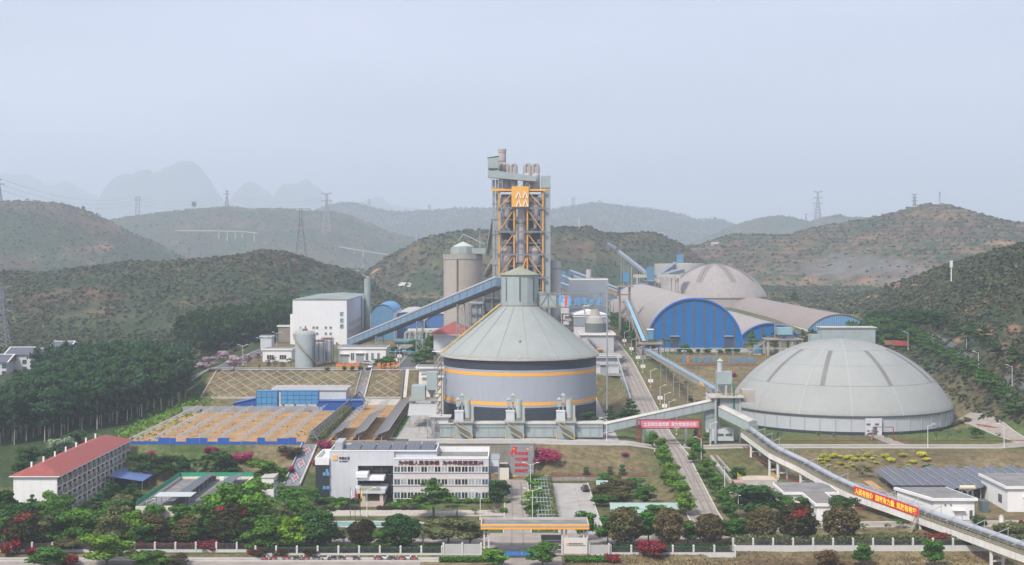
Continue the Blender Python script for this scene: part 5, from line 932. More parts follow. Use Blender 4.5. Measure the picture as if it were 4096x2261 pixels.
stack('stack','fat white stack with rust stains behind the lettered footbridge',20.0,655,20,2.9,43,stm); stack('stack','shorter white stack between the footbridge and the silo roof',13.5,640,20,2.2,29,stm,2); stack('stack','slim pale stack with mushroom cap near the mast',39.5,720,20,1.4,38,stm,1)
t=thing('bag_house','open steel bag house frame between the white stack and the control block','plant building',(25,650,20)); b=MB()
for x in (23.5,28.2):
    for y in (648,656): b.box(x-.2,x+.2,y-.2,y+.2,20,38)
for z in (26,31,35,38): b.box(23,28.6,647.6,656.4,z,z+.25)
b.build('frame',rust,t); MB().box(24,28,649,655,20,33).build('body',M('body_dark_green',(.10,.13,.13),.7,.2),t); MB().box(24.6,27.6,649,652,35.2,37.2).build('box',concl,t)
t=thing('dark_silo','dark grey square bin on a round pedestal behind the footbridge','bin',(36,735,20)); MB().box(31,39,731,739,44,52.5).build('bin',M('bin_dark',(.075,.105,.12),.7,.12),t); MB().lathe([(3.4,20),(3.4,44)],(35,735,0),18).build('pedestal',stm,t)
# far works: blue towers, galleries
def bluetower(label,x,y,z,w,h,hh,n=2):
    t=thing('blue_filter_tower',label,'filter tower',(x,y,z))
    for k in range(n): MB().box(x+k*w*1.3-w/2,x+k*w*1.3+w/2,y-w/2,y+w/2,z+h,z+h+hh).build('filter',M('far_filter_blue',(.08,.19,.30),.6,.12),t)
    b=MB()
    for sx in (-.6,.6+1.3*(n-1)):
        for sy in (-.6,.6): b.box(x+sx*w-.3,x+sx*w+.3,y+sy*w-.3,y+sy*w+.3,z,z+h)
    b.box(x-w*.8,x+w*(.8+1.3*(n-1)),y-w*.8,y+w*.8,z+h-.5,z+h); b.build('frame',conc,t); return t
p=at(*T(11,580,1195),900); bluetower('pair of blue filters on a frame right of the preheater tower',p.x,900,24,5,p.z-24-4,8)
p=at(*T(11,1410,1145),1050); bluetower('single blue filter above the junction of the hill conveyors',p.x,1050,24,5.5,p.z-24-6,10,1)
p=at(*T(11,1685,1040),1250); bluetower('blue filter on top of the far round silo',p.x,1250,24,6,p.z-24-4,10,1)
t=thing('far_silo','squat pale round silo behind the dusty dome','silo',(150,1240,24)); q=at(*T(11,1720,1065),1240); MB().lathe([(19,20),(19,q.z),(0,q.z+.5)],(q.x,1240,0),36).build('shaft',M('far_silo_pale',(.40,.39,.36),.8,.08),t); MB().box(q.x-26,q.x-10,1225,1240,20,q.z).build('side_block',MATS['far_silo_pale'],t)
def gal(label,t0,a,b,Ya,Yb,w=2.6,h=2.6,m=None,legs=5):
    p=at(*T(t0,*a),Ya); q=at(*T(t0,*b),Yb); t=gallery('works_gallery',label,'conveyor gallery',p,q,w,h,M('gallery_far',(.20,.24,.31),.6,.12),m or M('gallery_far_side',(.13,.17,.24),.6,.12))
    for k in range(legs):
        c=p.lerp(q,(k+.7)/(legs+.4)); g=Hs(c.x,c.y)
        if c.z-g>3: b_=MB(); b_.bar((c.x-1,c.y,g),(c.x-.8,c.y,c.z),.4); b_.bar((c.x+1,c.y,g),(c.x+.8,c.y,c.z),.4); b_.build('trestle',conc,t)
gal('long blue-grey gallery falling right from the pair of blue filters',11,(665,1165),(1110,1335),900,820); gal('lower blue-grey gallery starting below the pair of blue filters',11,(590,1215),(1080,1395),890,800); gal('third blue-grey gallery running behind the round mushroom capped stack',11,(470,1250),(920,1400),860,780)
gal('pale conveyor gallery running up the hillside behind the halls',11,(1120,970),(1365,1165),1170,1060,2.6,2.2,M('gallery_pale_side',(.24,.28,.30),.6,.1),6); gal('blue gallery climbing to the far round silo',11,(1480,1205),(1640,1085),1120,1235,3,3,None,3); gal('broad pale gallery running into the dusty dome',11,(1550,1190),(1700,1150),1070,1085,6,3,M('gallery_pale_side',(.24,.28,.30)),2)
tag(MB().bar(at(*T(11,1010,875),1190),at(*T(11,1095,925),1180),2,1.5).build('hill_conveyor',M('conveyor_blue_grey',(.12,.20,.30),.6,.1),None,at(*T(11,1050,900),1185)),'short bright blue conveyor piece high on the hillside','conveyor')
t=thing('junction_house','concrete junction house where the hill conveyors meet','plant building',at(*T(11,1400,1250),1055)); p=at(*T(11,1410,1170),1055); MB().box(p.x-10,p.x+8,1052,1066,24,p.z-6).build('body',conc,t); b=MB(); b.box(p.x-12,p.x+22,1050,1068,p.z-2,p.z)
for k in range(5): b.box(p.x-11+k*8,p.x-10+k*8,1050,1051,24,p.z-2)
b.build('frame',concl,t)
for i,(x,Y,w,h) in enumerate(((30,830,24,18),(52,860,16,14),(15,780,14,12),(48,905,20,12))):
    house('works_shed','low grey works shed, %s from the left behind the footbridge'%nth(sorted((15,30,48,52)).index(x)),'shed',x-w/2,x+w/2,Y,Y+14,22,h,wgrey,rm=concl)
# kiln-side small house near halls, right platform works (yellow base)
t=thing('hopper_station','concrete hopper station with pale blue filter behind the front dome','plant building',(150,640,20)); p0=at(*T(8,330,640),640); X=p0.x
MB().box(X-9,X+8,636,648,27.0,27.5).build('deck',MATS['rust_deck'],t)
for dx in (-8,-2.5,3,7.5):
    for y in (637,647): MB().box(X+dx-.45,X+dx+.45,y-.45,y+.45,19,27).build('leg',conc,t)
MB().box(X-9,X+8,636.5,637.3,23,23.5).build('tie',conc,t); MB().box(X-3.2,X+3.4,638,644,29.4,32.6).build('filter',M('filter_pale_blue',(.22,.38,.44),.6,.1),t); MB().add([(X-3.2,638,29.4),(X+3.4,638,29.4),(X+3.4,644,29.4),(X-3.2,644,29.4),(X,641,27.5)],[(0,1,4),(1,2,4),(2,3,4),(3,0,4)]).build('hopper',lblue,t); MB().cyl((X-12,640,19),(X-12,640,20.6),2.2,n=14).build('tank_base',yellow,t); MB().cyl((X-12,640,20.6),(X-12,640,24.6),2.0,n=14).build('tank',lblue,t)
b=MB(); stair(b,(X-17,637,20.5),(X-9,637,26.8),1.5,10); b.build('stair',conc,t); b=MB(); rail(b,[(X-9,636,27.5),(X+8,636,27.5)],1.2,1.5); b.build('railing',rust,t)
b=MB()
for dx in (-4.3,4.2): b.bar((X+dx,640,27.5),(X+dx,640,34.5),.3)
b.bar((X-4.3,640,33.8),(X+4.2,640,33.8),.3); b.build('gallows',conc,t)
# ------------------------------------------------------------------ slopes, fields and small works
t=thing('slope_lattice','pale concrete diagonal lattice on the grass slope below the white block','lattice',(-80,563,14))
def onslope(x,v): y=556.3+14.4*v; return Vector((x,y,Hs(x,y)+.06))
xa,xb=-126,-44.8
for dirn,sp in ((1,5.6),(-1,5.6)):
    b=MB(); x=xa-34
    while x<xb+34:
        p0,p1=(x,0.0),(x+20*dirn,1.0); n=8; prev=None
        for k in range(n+1):
            u=k/n; xx=x+20*dirn*u
            lx=-128+8*0 if True else 0
            ok=(-123.8+3.4*u)<xx<xb and not (-62.9+1.4*u<xx<-58.2+1.4*u)
            q=onslope(xx,u) if ok else None
            if q is not None and prev is not None: b.bar(prev,q,.3 if dirn>0 else .22,.2)
            prev=q
        x+=sp
    b.build('rib',M('lattice_concrete',(.36,.32,.27),.9,.15),t)
b=MB(); b.tube([onslope(-123.8+3.4*k/6,k/6) for k in range(7)],.35,5); b.build('edge_kerb',M('lattice_edge',(.42,.34,.30),.9,.15),t); b=MB(); b.bar((-124,556,9.3),(-44,556,9.3),.5,.8); b.bar((-121,571.3,19.2),(-44,571.3,19.2),.4,.4); b.build('toe_beam',concl,t)
def mosaic_stair(label,pa,pb,w,n=24):
    t=thing('mosaic_stair',label,'stair',pa); pa=Vector(pa);pb=Vector(pb); d=pb-pa; s=d.cross(Vector((0,0,1))).normalized()
    cols=[M('mosaic_grey',(.26,.27,.31),.8,.15),M('mosaic_slate',(.13,.15,.21),.8,.15),M('mosaic_pink',(.42,.14,.16),.8,.1),M('mosaic_pale',(.46,.45,.46),.8,.1)]
    B=[MB() for _ in cols]; m=9
    for i in range(n):
        c=pa+d*((i+.5)/n); st=d/n
        for j in range(m):
            u=(j+.5)/m-.5; ph=((i/n*3)%1)-.5; r=abs(u)*1.25+abs(ph); k=2 if r<.22 else 3 if r<.33 else 1 if r<.5 else 0
            o=c+s*(u*w); h=s*(w/m/2); e=Vector((st.x,st.y,0))/2; z=Vector((0,0,.12)); f=Vector((0,0,abs(st.z)))
            B[k].add([o-h-e+z,o+h-e+z,o+h+e+z,o-h+e+z,o-h-e+z-f,o+h-e+z-f],[(0,1,2,3),(4,5,1,0)])
    for b,mm,nm in zip(B,cols,('step_tiles','step_tiles','step_tiles','step_tiles')):
        if b.v: b.build(nm,mm,t)
    for q in (-1,1): b=MB(); b.bar(pa+s*q*(w/2+.25)+Vector((0,0,.35)),pb+s*q*(w/2+.25)+Vector((0,0,.35)),.4,.7); b.build('side_wall',MATS['mosaic_grey'] if q<0 else concl,t)
mosaic_stair('stair painted with red and blue diamonds on the grass slope left of the office',(-63.4,403.5,.1),(-61.2,424.3,9.1),4.2); mosaic_stair('stair painted with grey and blue diamonds dividing the concrete lattice',(-60.6,556,9.1),(-59.2,571.5,19.1),3.6)
t=thing('slope_gutter','pale concrete drain chute at the right end of the lattice','drain',(-38,563,14)); MB().bar((-42.6,556,9.3),(-42.6,571.4,19.3),1.3,.4).build('chute',concl,t); MB().bar((-44.1,556,9.3),(-44.1,571.4,19.3),.7,.6).build('kerb',dkst,t)
# standing letters
def letter_sign(name,label,chars,x0,y,z,w,h,gap,mat,frame_m,jump=()):
    t=thing(name,label,'sign',(x0,y,z)); x=x0
    for i,ch in enumerate(chars):
        if ch==' ': x+=gap; continue
        text(ch,(x,y,z),(x+w,y,z),h,mat,t,.3,'letter',off=.012); x+=gap
    for xx in np.arange(x0,x,2.5): MB().bar((xx,y+.4,z-.5),(xx,y+.4,z+h*.8),.1).build('support',frame_m,t)
    return t
ol=M('orange_letter',(.72,.24,.05),.6,.1)
letter_sign('letter_sign','orange standing letters, five in the left group on the lattice slope edge','创业创新情',-71.9,572.2,19.2,1.85,2.9,1.93,ol,steel); letter_sign('letter_sign','orange standing letters, five in the right group on the lattice slope edge','责任系于行',-55.2,572.2,19.2,1.75,2.8,1.9,ol,steel)
lbl=M('blue_letter',(.05,.22,.42),.6,.15); t=letter_sign('letter_sign','row of blue standing letters on the grass below the striped hall','建公园环山  主业做的园',76.9,594,20.3,1.75,2.2,2.2,lbl,steel)
MB().box(72.3,73.1,594,594.3,20.2,23.2).box(73.1,74.1,594,594.3,22.4,23.2).box(73.1,74,594,594.3,21,21.5).build('emblem',lbl,t); MB().box(74.2,75,594,594.3,20.2,23.3).build('emblem',M('sign_orange_red',(.55,.17,.08),.6,.1),t)
t=thing('red_pipe_line','thin red fire pipe along the foot of the blue letters','pipe',(110,587,19)); MB().tube([(66,587,19.8),(150,587,19.8)],.14,6).build('pipe',redpipe,t)
t=thing('pipe_rack','long low pipe rack with thin posts in front of the striped hall','pipe rack',(110,600,20)); MB().tube([(66,602,25.6),(150,602,25.6)],.2,6).build('pipe',M('rack_green',(.25,.30,.26),.6,.1),t)
for x in range(67,151,7): MB().bar((x,602,19),(x,602,25.6),.22).build('post',MATS['rack_green'],t)
for x0,x1,g in ((68.5,115,1),(121.5,166,2)):        # red fire pipes round the dome lawn
    t=thing('fire_pipe','red fire pipe with raised frames on the dome lawn, %s of the dome path'%('left' if g==1 else 'right'),'pipe',(x0,446,7)); b=MB(); b.tube([(x0,446,7.4),(x1,446,7.4)],.13,6); xx=x1 if g==1 else x0
    b.tube([(xx,446,7.4),(xx,446,11.6)],.13,6); b.tube([(xx,446,11.6),(xx+(2.8 if g==1 else -2.8),446,11.6)],.13,6); b.build('pipe',redpipe,t)
t=thing('fire_pipe','red fire pipe with a raised frame at the foot of the hillside road','pipe',(165,462,8)); MB().tube([(158,476,8.8),(166,464,8.2),(172,448,8.2),(172,448,13),(180,446,13)],.16,6).build('pipe',redpipe,t)
t=thing('fire_pipe','red fire pipe crossing the grass under the red banner','pipe',(95,358,2)); MB().tube([(88.5,360,1.9),(101,345,1.4)],.16,6).build('pipe',redpipe,t)
t=thing('fire_pipe','red fire pipe running down beside the white conveyor frames','pipe',(74,415,3)); MB().tube([(71,432,7.6),(78,400,2.9),(86,384,2.3)],.14,6).build('pipe',redpipe,t)
# bare solar racks on the orange field
rackm=M('rack_steel',(.40,.42,.43),.5,.12,metal=.2)
def rack(x,y0,y1,z,zl=1.0,zh=2.6,w=3.6,label='',panels=None,n=13):
    t=thing('solar_rack',label,'solar rack',(x,y0,z),'solar racks on the terrace')
    b=MB()
    for k in range(4): u=k/3; b.bar((x+w*(u-.5),y0,z+zl+(zh-zl)*u),(x+w*(u-.5),y1,z+zl+(zh-zl)*u),.10)
    b.build('purlins',rackm,t); st=(y1-y0-2)/(n-1); pm=None;bm=None
    for i in range(n):
        y=y0+1+i*st
        if pm is None:
            b=MB(); b.bar((x+.2,y,z-.2),(x+.2,y,z+(zl+zh)/2),.2); b.bar((x+.2,y,z+.7),(x+w*.45,y,z+zh-.2),.12); b.bar((x+.2,y,z+.7),(x-w*.4,y,z+zl),.12); pm=b.build('post',rackm,t)
            bm=MB().bar((x-w*.55,y,z+zl-.1),(x+w*.55,y,z+zh),.14,.16).build('rafter',rackm,t)
        else:
            for s in (pm,bm): c=s.copy(); COL.objects.link(c); c.parent=t; c.location=s.location+Vector((0,i*st,0))
    if panels:
        ya,yb=panels; e=w*.56; b=MB(); za,zb=z+zl+.02,z+zh+.12; b.add([(x-e,ya,za),(x+e,ya,zb),(x+e,yb,zb),(x-e,yb,za)],[(0,1,2,3)]).add([(x-e,ya,za-.06),(x+e,ya,zb-.06),(x+e,yb,zb-.06),(x-e,yb,za-.06)],[(3,2,1,0)]); b.build('panel',M('panel_grey',(.105,.10,.095),.35,.1,.5),t)
    return t
for i in range(8):
    x=-69.5-6.62*i; g=nth(7-i)
    rack(x,428 if i else 430,508-(0 if i else 0)+ (0 if i>1 else 18*(1 if i==0 else .5)),9.05,label='bare grey solar rack on the orange field, %s from the left'%g)
rack(-54.6,432,528,9.05,1.2,3.2,4.0,'solar rack panelled only at its near end, beside the overgrown pergola',(432,462)); rack(-47.6,432,532,9.05,1.2,3.2,4.4,'solar rack panelled along its near half, middle of three',(432,492)); rack(-40.6,432,538,9.05,1.2,3.2,4.6,'solar rack fully panelled, next to the silo yard',(432,538))
# blue hoarding along the field's front edge, grey sheet fence at its back
t=thing('blue_hoarding','blue sheet hoarding of uneven panels along the orange field','fence',(-95,424.6,9)); x=-117.5; k=0
while x<-63.5:
    w=rnd.choice((1.8,2.4,3.0,3.6)); h=rnd.choice((.9,1.0,1.9,2.0,2.1)); 
    if not (-91.5<x<-90.2): MB().box(x,x+w-.06,424.5+.1*(k%2),424.58+.1*(k%2),9,9+h).build('panel',bluep,t)
    x+=w; k+=1
t=thing('sheet_fence','grey sheet fence behind the orange field','fence',(-95,510.5,9)); x=-120
while x<-71: MB().box(x,x+2.3,510.4+.05*(int(x)%2),510.47+.05*(int(x)%2),9,11.0+.15*(int(x*3)%2)).build('panel',M('fence_sheet',(.27,.28,.30),.5,.15,.4),t); x+=2.36
# water tanks, sheds
def blue_tank(label,x0,x1,y,z0,z1):
    t=thing('water_tank',label,'water tank',((x0+x1)/2,y,z0)); MB().box(x0,x1,y,y+4.5,z0,z1).build('body',M('tank_blue',(.07,.23,.42),.5,.12,.5),t); b=MB(); n=max(2,round((x1-x0)/2.1))
    for i in range(n+1): xx=x0+(x1-x0)*i/n; b.box(xx-.07,xx+.07,y-.12,y-.01,z0,z1)
    for i in range(4): zz=z0+(z1-z0)*i/3; b.box(x0-.06,x1+.06,y-.10,y-.015,zz-.07,zz+.07)
    b.build('frame',M('tank_rib',(.03,.13,.28),.5,.1),t); return t
blue_tank('square bright blue water tank on the yard behind the orange field',-94.2,-86.6,516,9.2,16); t=blue_tank('wide bright blue water tank on legs beside the square one',-85.2,-71.6,516.5,11.2,16); 
for x in (-84.8,-80.4,-76,-72): MB().box(x-.12,x+.12,516.6,520.9,9,11.2).build('leg',steel,t)
house('pump_hall','grey roofed pump hall behind the blue water tanks','building',-90,-62.5,527,540,9.2,6,wgrey,rm=M('pale_felt',(.36,.34,.32),.9,.1),ov=.5)
def shed_blue(label,x0,x1,y0,y1,z,h0,h1):
    t=thing('blue_shed',label,'shed',((x0+x1)/2,y0,z)); MB().extr([(x0,z-.3),(x1,z-.3),(x1,z+h1),(x0,z+h0)],y0,y1).build('wall',M('shed_blue',(.018,.08,.30),.5,.1),t); MB().add([(x0-.6,y0-.5,z+h0+.06-.1),(x1+.2,y0-.5,z+h1+.08),(x1+.2,y1+.3,z+h1+.08),(x0-.6,y1+.3,z+h0-.04)],[(0,1,2,3)]).build('roof',M('shed_roof',(.05,.14,.42),.5,.08),t)
shed_blue('low blue shed with sloping roof left of the blue water tanks',-103,-94.4,517,523,9.1,2.2,4.2); shed_blue('blue shed with pale blue roof right of the blue water tanks',-71.2,-55,513.5,519,9.1,3.5,3.7)
# overgrown pergola climbing along the hedge bank
t=thing('pergola','long grey timber pergola climbing the overgrown bank','pergola',(-60.5,470,9)); pm=M('pergola_grey',(.17,.175,.19),.8,.15)
for i in range(24):
    y=427+i*5.1
    if 10<i<18: continue
    o=MB(); z=9; xw=2.1; x=-61+ (i*.07); o.bar((x-xw,y,z-.2),(x,y,z+3.9),.35,.4); o.bar((x+xw+.6,y,z-.2),(x,y,z+3.9),.35,.4); o.bar((x-1.2,y,z+1.8),(x+1.3,y,z+1.8),.2,.25); o.build('frame',pm,t)
MB().bar((-61,427,12.9),(-59.4,546,12.9),.3,.35).build('ridge_beam',pm,t); MB().bar((-62.2,427,11),(-60.6,546,11),.22,.25).bar((-59.6,427,11),(-58,546,11),.22,.25).build('side_rail',pm,t)
# ------------------------------------------------------------------ right front: solar canopies, white buildings
for i in range(9):
    x0=103.2+i*5.75; t=thing('solar_canopy','tall grey solar canopy strip behind the white houses, %s from the conveyor side'%nth(i),'solar panels',(x0,386,3),'solar canopies on the right')
    ya,yb=371,402; a,b_,c,d=Vector((x0,ya,3.9)),Vector((x0+5.3,ya,5.5)),Vector((x0+5.9,yb,6.3)),Vector((x0+.6,yb,4.7))
    MB().add([a,b_,c,d,a-Vector((0,0,.08)),b_-Vector((0,0,.08)),c-Vector((0,0,.08)),d-Vector((0,0,.08))],[(0,1,2,3),(7,6,5,4),(0,4,5,1),(1,5,6,2)]).build('panel',pvm,t)
    for u in (.33,.66): MB().bar(a.lerp(b_,u)+Vector((0,0,.07)),d.lerp(c,u)+Vector((0,0,.07)),.16,.06).build('panel_joint',galv,t)
    for u in (.2,.8):
        for v in (.05,.35,.65,.95): q=a.lerp(b_,u).lerp(d.lerp(c,u),v); MB().bar((q.x,q.y,Hs(q.x,q.y)-.2),(q.x,q.y,q.z-.1),.2).build('post',galv,t)
drape('soil_strip',[(101,398),(101,368)],2.5,soil,.13)
t=thing('white_store','long white store with dark felt roof behind the red banner','building',(106,354,1.6))
P4=[(104.3,346.4),(114.4,346.4),(111.4,361.5),(99.4,361.5)]; MB().prism(P4,.6,6.0).build('wall',white,t); P5=[(103.6,345.7),(115.1,345.7),(112.2,362.2),(98.7,362.2)]; MB().prism(P5,6.0,6.7).build('fascia',white,t); MB().prism([(104.1,346.1),(114.6,346.1),(111.8,361.8),(99.4,361.8)],6.7,6.74).build('roof',roofg,t); MB().bar((98.7,362.1,6.9),(112.2,362.1,6.9),.3,.5).build('back_coping',navy,t)
for x in (107.2,108.6): MB().cyl((x,346.25,4.9),(x,346.39,4.9),.22,n=10).build('vent',dkst,t)
MB().box(109,112,345.4,346.39,3.6,3.75).build('door_hood',white,t); MB().box(113.2,113.9,346.25,346.39,1.6,3.6).build('door',dkst,t)
t=house('white_workshop','tall white workshop with grey roller door at the right edge','building',126,146,356,376,1.4,5.9,white,rm=roofg,ov=.6,doors=((130.2,134.2,3.6),)); MB().box(125.86,125.99,360,362.5,3,5).build('vent_flap',dkst,t)
t=thing('oil_cooler','cream cylindrical cooler on a steel stand beside the white workshop','cooler',(119,366,2)); MB().cyl((117,366,5.9),(121,366,5.9),.6,n=14).build('drum',M('cream_drum',(.55,.50,.38),.6,.08),t); b=MB()
for x in (117.6,119,120.4): b.bar((x,365.2,1.5),(x,366,5.4),.15); b.bar((x,367.5,1.5),(x,366.5,5.4),.15)
b.build('stand',steel,t)
tag(MB().box(119.2,121,355,358,1.4,4.2).build('switch_cabinet',M('cabinet_green',(.10,.13,.14),.6,.1),None,(120,356,1.6)),'dark green switch cabinet between the two white houses','cabinet')
for x,l in ((120,'left of the roller door'),(127,'right of the roller door')):
    t=thing('gate_pillar','white gate pillar with pointed cap, %s'%l,'pillar',(x,341.5,1)); MB().box(x-.4,x+.4,343,343.8,.3,2.7).build('shaft',white,t); MB().lathe([(.65,2.7),(0,3.2)],(x,343.4,0),4,sm=False).build('cap',concl,t)
house('grey_roofed_shed','low white shed with grey roof left of the conveyor frames','building',70.5,84,362,376,1.6,3.2,white,rm=roofg,ov=.5); house('grey_roofed_shed','low white shed with brownish roof in front, under the conveyor','building',75.2,80.4,345.5,361.5,1.4,3.4,white,rm=M('brown_felt',(.20,.185,.175),.9,.2),ov=.5)
t=thing('blue_wall','low blue site wall under the red banner','wall',(99,366,1.6)); MB().box(92.5,99.4,372,372.3,1,3.6).build('panel',bluep,t); MB().box(92.3,99.5,371.9,372.4,3.6,3.75).build('coping',bluep,t)
t=thing('pump_platform','concrete pump platform with yellow railings left of the conveyor','platform',(68,396,3)); MB().box(63.5,73.5,388,396,1,4.2).build('base',concl,t); b=MB(); rail(b,[(63.5,388,4.2),(73.5,388,4.2),(73.5,396,4.2)],1.1,1.4,.06); rail(b,[(63.5,388,4.2),(63.5,396,4.2)],1.1,1.4,.06); b.build('railing',yellow,t)
t=thing('drain_wall','long grey concrete drain wall beside the right road trees','drain',(60,410,3)); MB().bar((59.6,428,6.2),(61.2,392,3.1),.8,1.0).build('wall',conc,t); MB().bar((61.4,428,6.2),(63.2,398,3.6),.5,.8).build('wall',conc,t)
t=thing('white_sentry_wall','narrow white wall with reddish tile top beside the right road trees','wall',(61,378,1.5)); MB().box(60.6,62.4,377.5,378.2,0,5.2).build('wall',white,t); MB().box(60,62.6,377,381,5.2,5.5).build('tile_cap',M('faded_tile',(.42,.25,.22),.8,.1),t)
# pale green car shelters
sg=M('shelter_green',(.28,.38,.34),.5,.1,.5)
for x0,x1,y,l in ((25.0,44.5,357,'long pale green curved car shelter right of the car park'),(25.5,33,347.5,'short pale green curved car shelter in front of the long one'),(23.6,27,392,'grey-white curved car shelter beside the parked car')):
    t=thing('car_shelter',l,'car shelter',(x0,y,0)); vs=[];n=8; L=4.8
    for k in range(n+1): a=PI*.15+k/n*PI*.55; vs+=[(x0,y+L*.5-L*.5*math.cos(a)*1.3,1.0+2.1*math.sin(a)),(x1,y+L*.5-L*.5*math.cos(a)*1.3,1.0+2.1*math.sin(a))]
    MB().add(vs,[(2*i,2*i+1,2*i+3,2*i+2) for i in range(n)],0,True).build('canopy',sg,t)
    x=x0+.5
    while x<x1: b=MB(); b.bar((x,y+4.6,0),(x,y+4.4,2.8),.16); b.bar((x,y+4.4,2.7),(x,y+.6,2.8),.12); b.build('post',galv,t); x+=4.6
# vine trellis in the island
t=thing('vine_trellis','pale bare frame trellis between the drive and the car park','trellis',(8,370,0)); trm=M('trellis_pale',(.30,.38,.38),.6,.1)
for i in range(12):
    y=338+i*5.9; b=MB(); b.bar((6.4,y,0),(6.4,y,3),.14); b.bar((10.2,y,0),(10.2,y,3),.14); b.bar((6.0,y,3),(10.6,y,3),.14,.18); b.build('frame',trm,t)
for x in (6.6,7.4,8.2,9.0,9.8): MB().bar((x,337,3.12),(x,404,3.12),.08).build('slat',trm,t)
# ------------------------------------------------------------------ lamps
lampw=M('lamp_white',(.68,.68,.66),.5,.05)
def lamp_proto(kind,h):
    t=thing('street_lamp','','street lamp',(0,0,-50)); o=Vector((0,0,-50))
    b=MB(); b.cyl(o,o+Vector((0,0,h)),.11,.07,6).cyl(o,o+Vector((0,0,.5)),.22,n=6); b.build('pole',lampw,t)
    for s in ((-1,1) if kind=='double' else (-1,)):
        a=o+Vector((0,0,h-.3)); e=o+Vector((s*1.9,0,h+.45)); b=MB(); b.cyl(a,e,.06,n=5); b.build('arm',lampw,t); MB().box(e.x-.45,e.x+.45,e.y-.14,e.y+.14,e.z-.06,e.z+.08).build('lamp_head',whitep,t)
    if kind=='board':
        for s in (-1,1): MB().box(s*.55-.38,s*.55+.38,-.06,.06,-50+1.9,-50+3.2).build('notice_board',whitep,t)
        MB().cyl(o+Vector((0,0,.6)),o+Vector((0,0,1.1)),.2,n=6).build('red_band',red,t)
    if kind=='double': MB().lathe([(.75,h-2),(.8,h-1.95)],(0,0,-50),12).build('ring',lampw,t)
    KID[t.name]=list(t.children); return t
PL={k:lamp_proto(k,h) for k,h in (('double',8.2),('single',7),('board',6.8))}; used=set()
def lamp(kind,p,label,rz=0,h=1):
    if kind not in used: o=PL[kind]; used.add(kind); o.location=p; o.rotation_euler=(0,0,rz); o['label']=label; o.scale=(1,1,h); return
    dup(PL[kind],p,rz,(1,1,h),label)
def gp(x,y): return Vector((x,y,Hs(x,y)))
lamp('double',gp(5.2,391),'double arm white lamp in the island, the one nearer the slogan board'); lamp('double',gp(5.1,349),'double arm white lamp in the island, the one nearer the gate')
for i,y in enumerate((464,487,501,516,551,584,607,640,680)): lamp('board',gp(54.6,y),'white lamp with twin notice boards beside the main road, %s going uphill'%nth(i),PI)
for i,(px,py) in enumerate((T(3,1885,350),T(3,2105,640),T(3,2232,915))): p=hit(px,py); lamp('single',p,('white lamp among the right road trees nearest the junction','white lamp among the right road trees near the narrow white wall','white lamp among the trees just right of the road foot')[i],.3)
for i,(x,y,l) in enumerate(((29.5,436,'tall white lamp in front of the grey gallery by the terrace road'),(62,438,'tall white lamp in front of the transfer tower'),(76.5,439.5,'white lamp on the dome lawn behind the conveyor'),(128,431,'white lamp beside the dome road right of the dome path'),(151.5,431,'white lamp with bent head at the right of the dome lawn'),(-37,357,'white lamp among the pond trees before the office'),(-8,353,'white lamp by the garden near the drive'),(-89,341,'white lamp in front of the dormitory trees'))): lamp('single',gp(x,y),l,(0,PI)[i%2])
for i,y in enumerate((590,612,640,690)): lamp('board' if i<3 else 'single',gp(-49.2,y),'lamp with notice boards along the green edged lane, %s from the lattice'%nth(i),PI)
for i,y in enumerate((596,640,682)): lamp('double',gp(-114.6,y),'double arm lamp beside the blossom trees, %s from the lattice'%nth(i))
for i,(px,py,l) in enumerate(((T(8,2150,800)+('lamp on the tree lined hillside lane, upper one',)),(T(8,2465,945)+('lamp on the tree lined hillside lane, lower one',)),(T(8,1490,585)+('lamp beside the far end of the hillside lane',)))): lamp('single',hit(px,py),l,0,1.1)
for i,(px,py) in enumerate((T(8,2038,585),T(8,2370,628))):
    p=hit(px,py); tag(MB().cyl(p-Vector((0,0,1)),p+Vector((0,0,10.5*p.y/F)),.13,.1,6).build('concrete_pole',concl,None,p),'bare pale pole on the right hillside, %s one'%('left' if i==0 else 'right'),'pole')
p=hit(*T(12,1895,1255)); HT=23*p.y/F; t=thing('telecom_pole','white telecom pole with antennas on the right hillside','mast',p); MB().cyl(p-Vector((0,0,2)),p+Vector((0,0,HT)),.4,.2,8).build('pole',whitep,t)
for z in (HT*.72,HT*.82,HT*.92): MB().box(p.x-.7,p.x+.7,p.y-.4,p.y+.4,p.z+z,p.z+z+1.0).build('antenna',whitep,t)
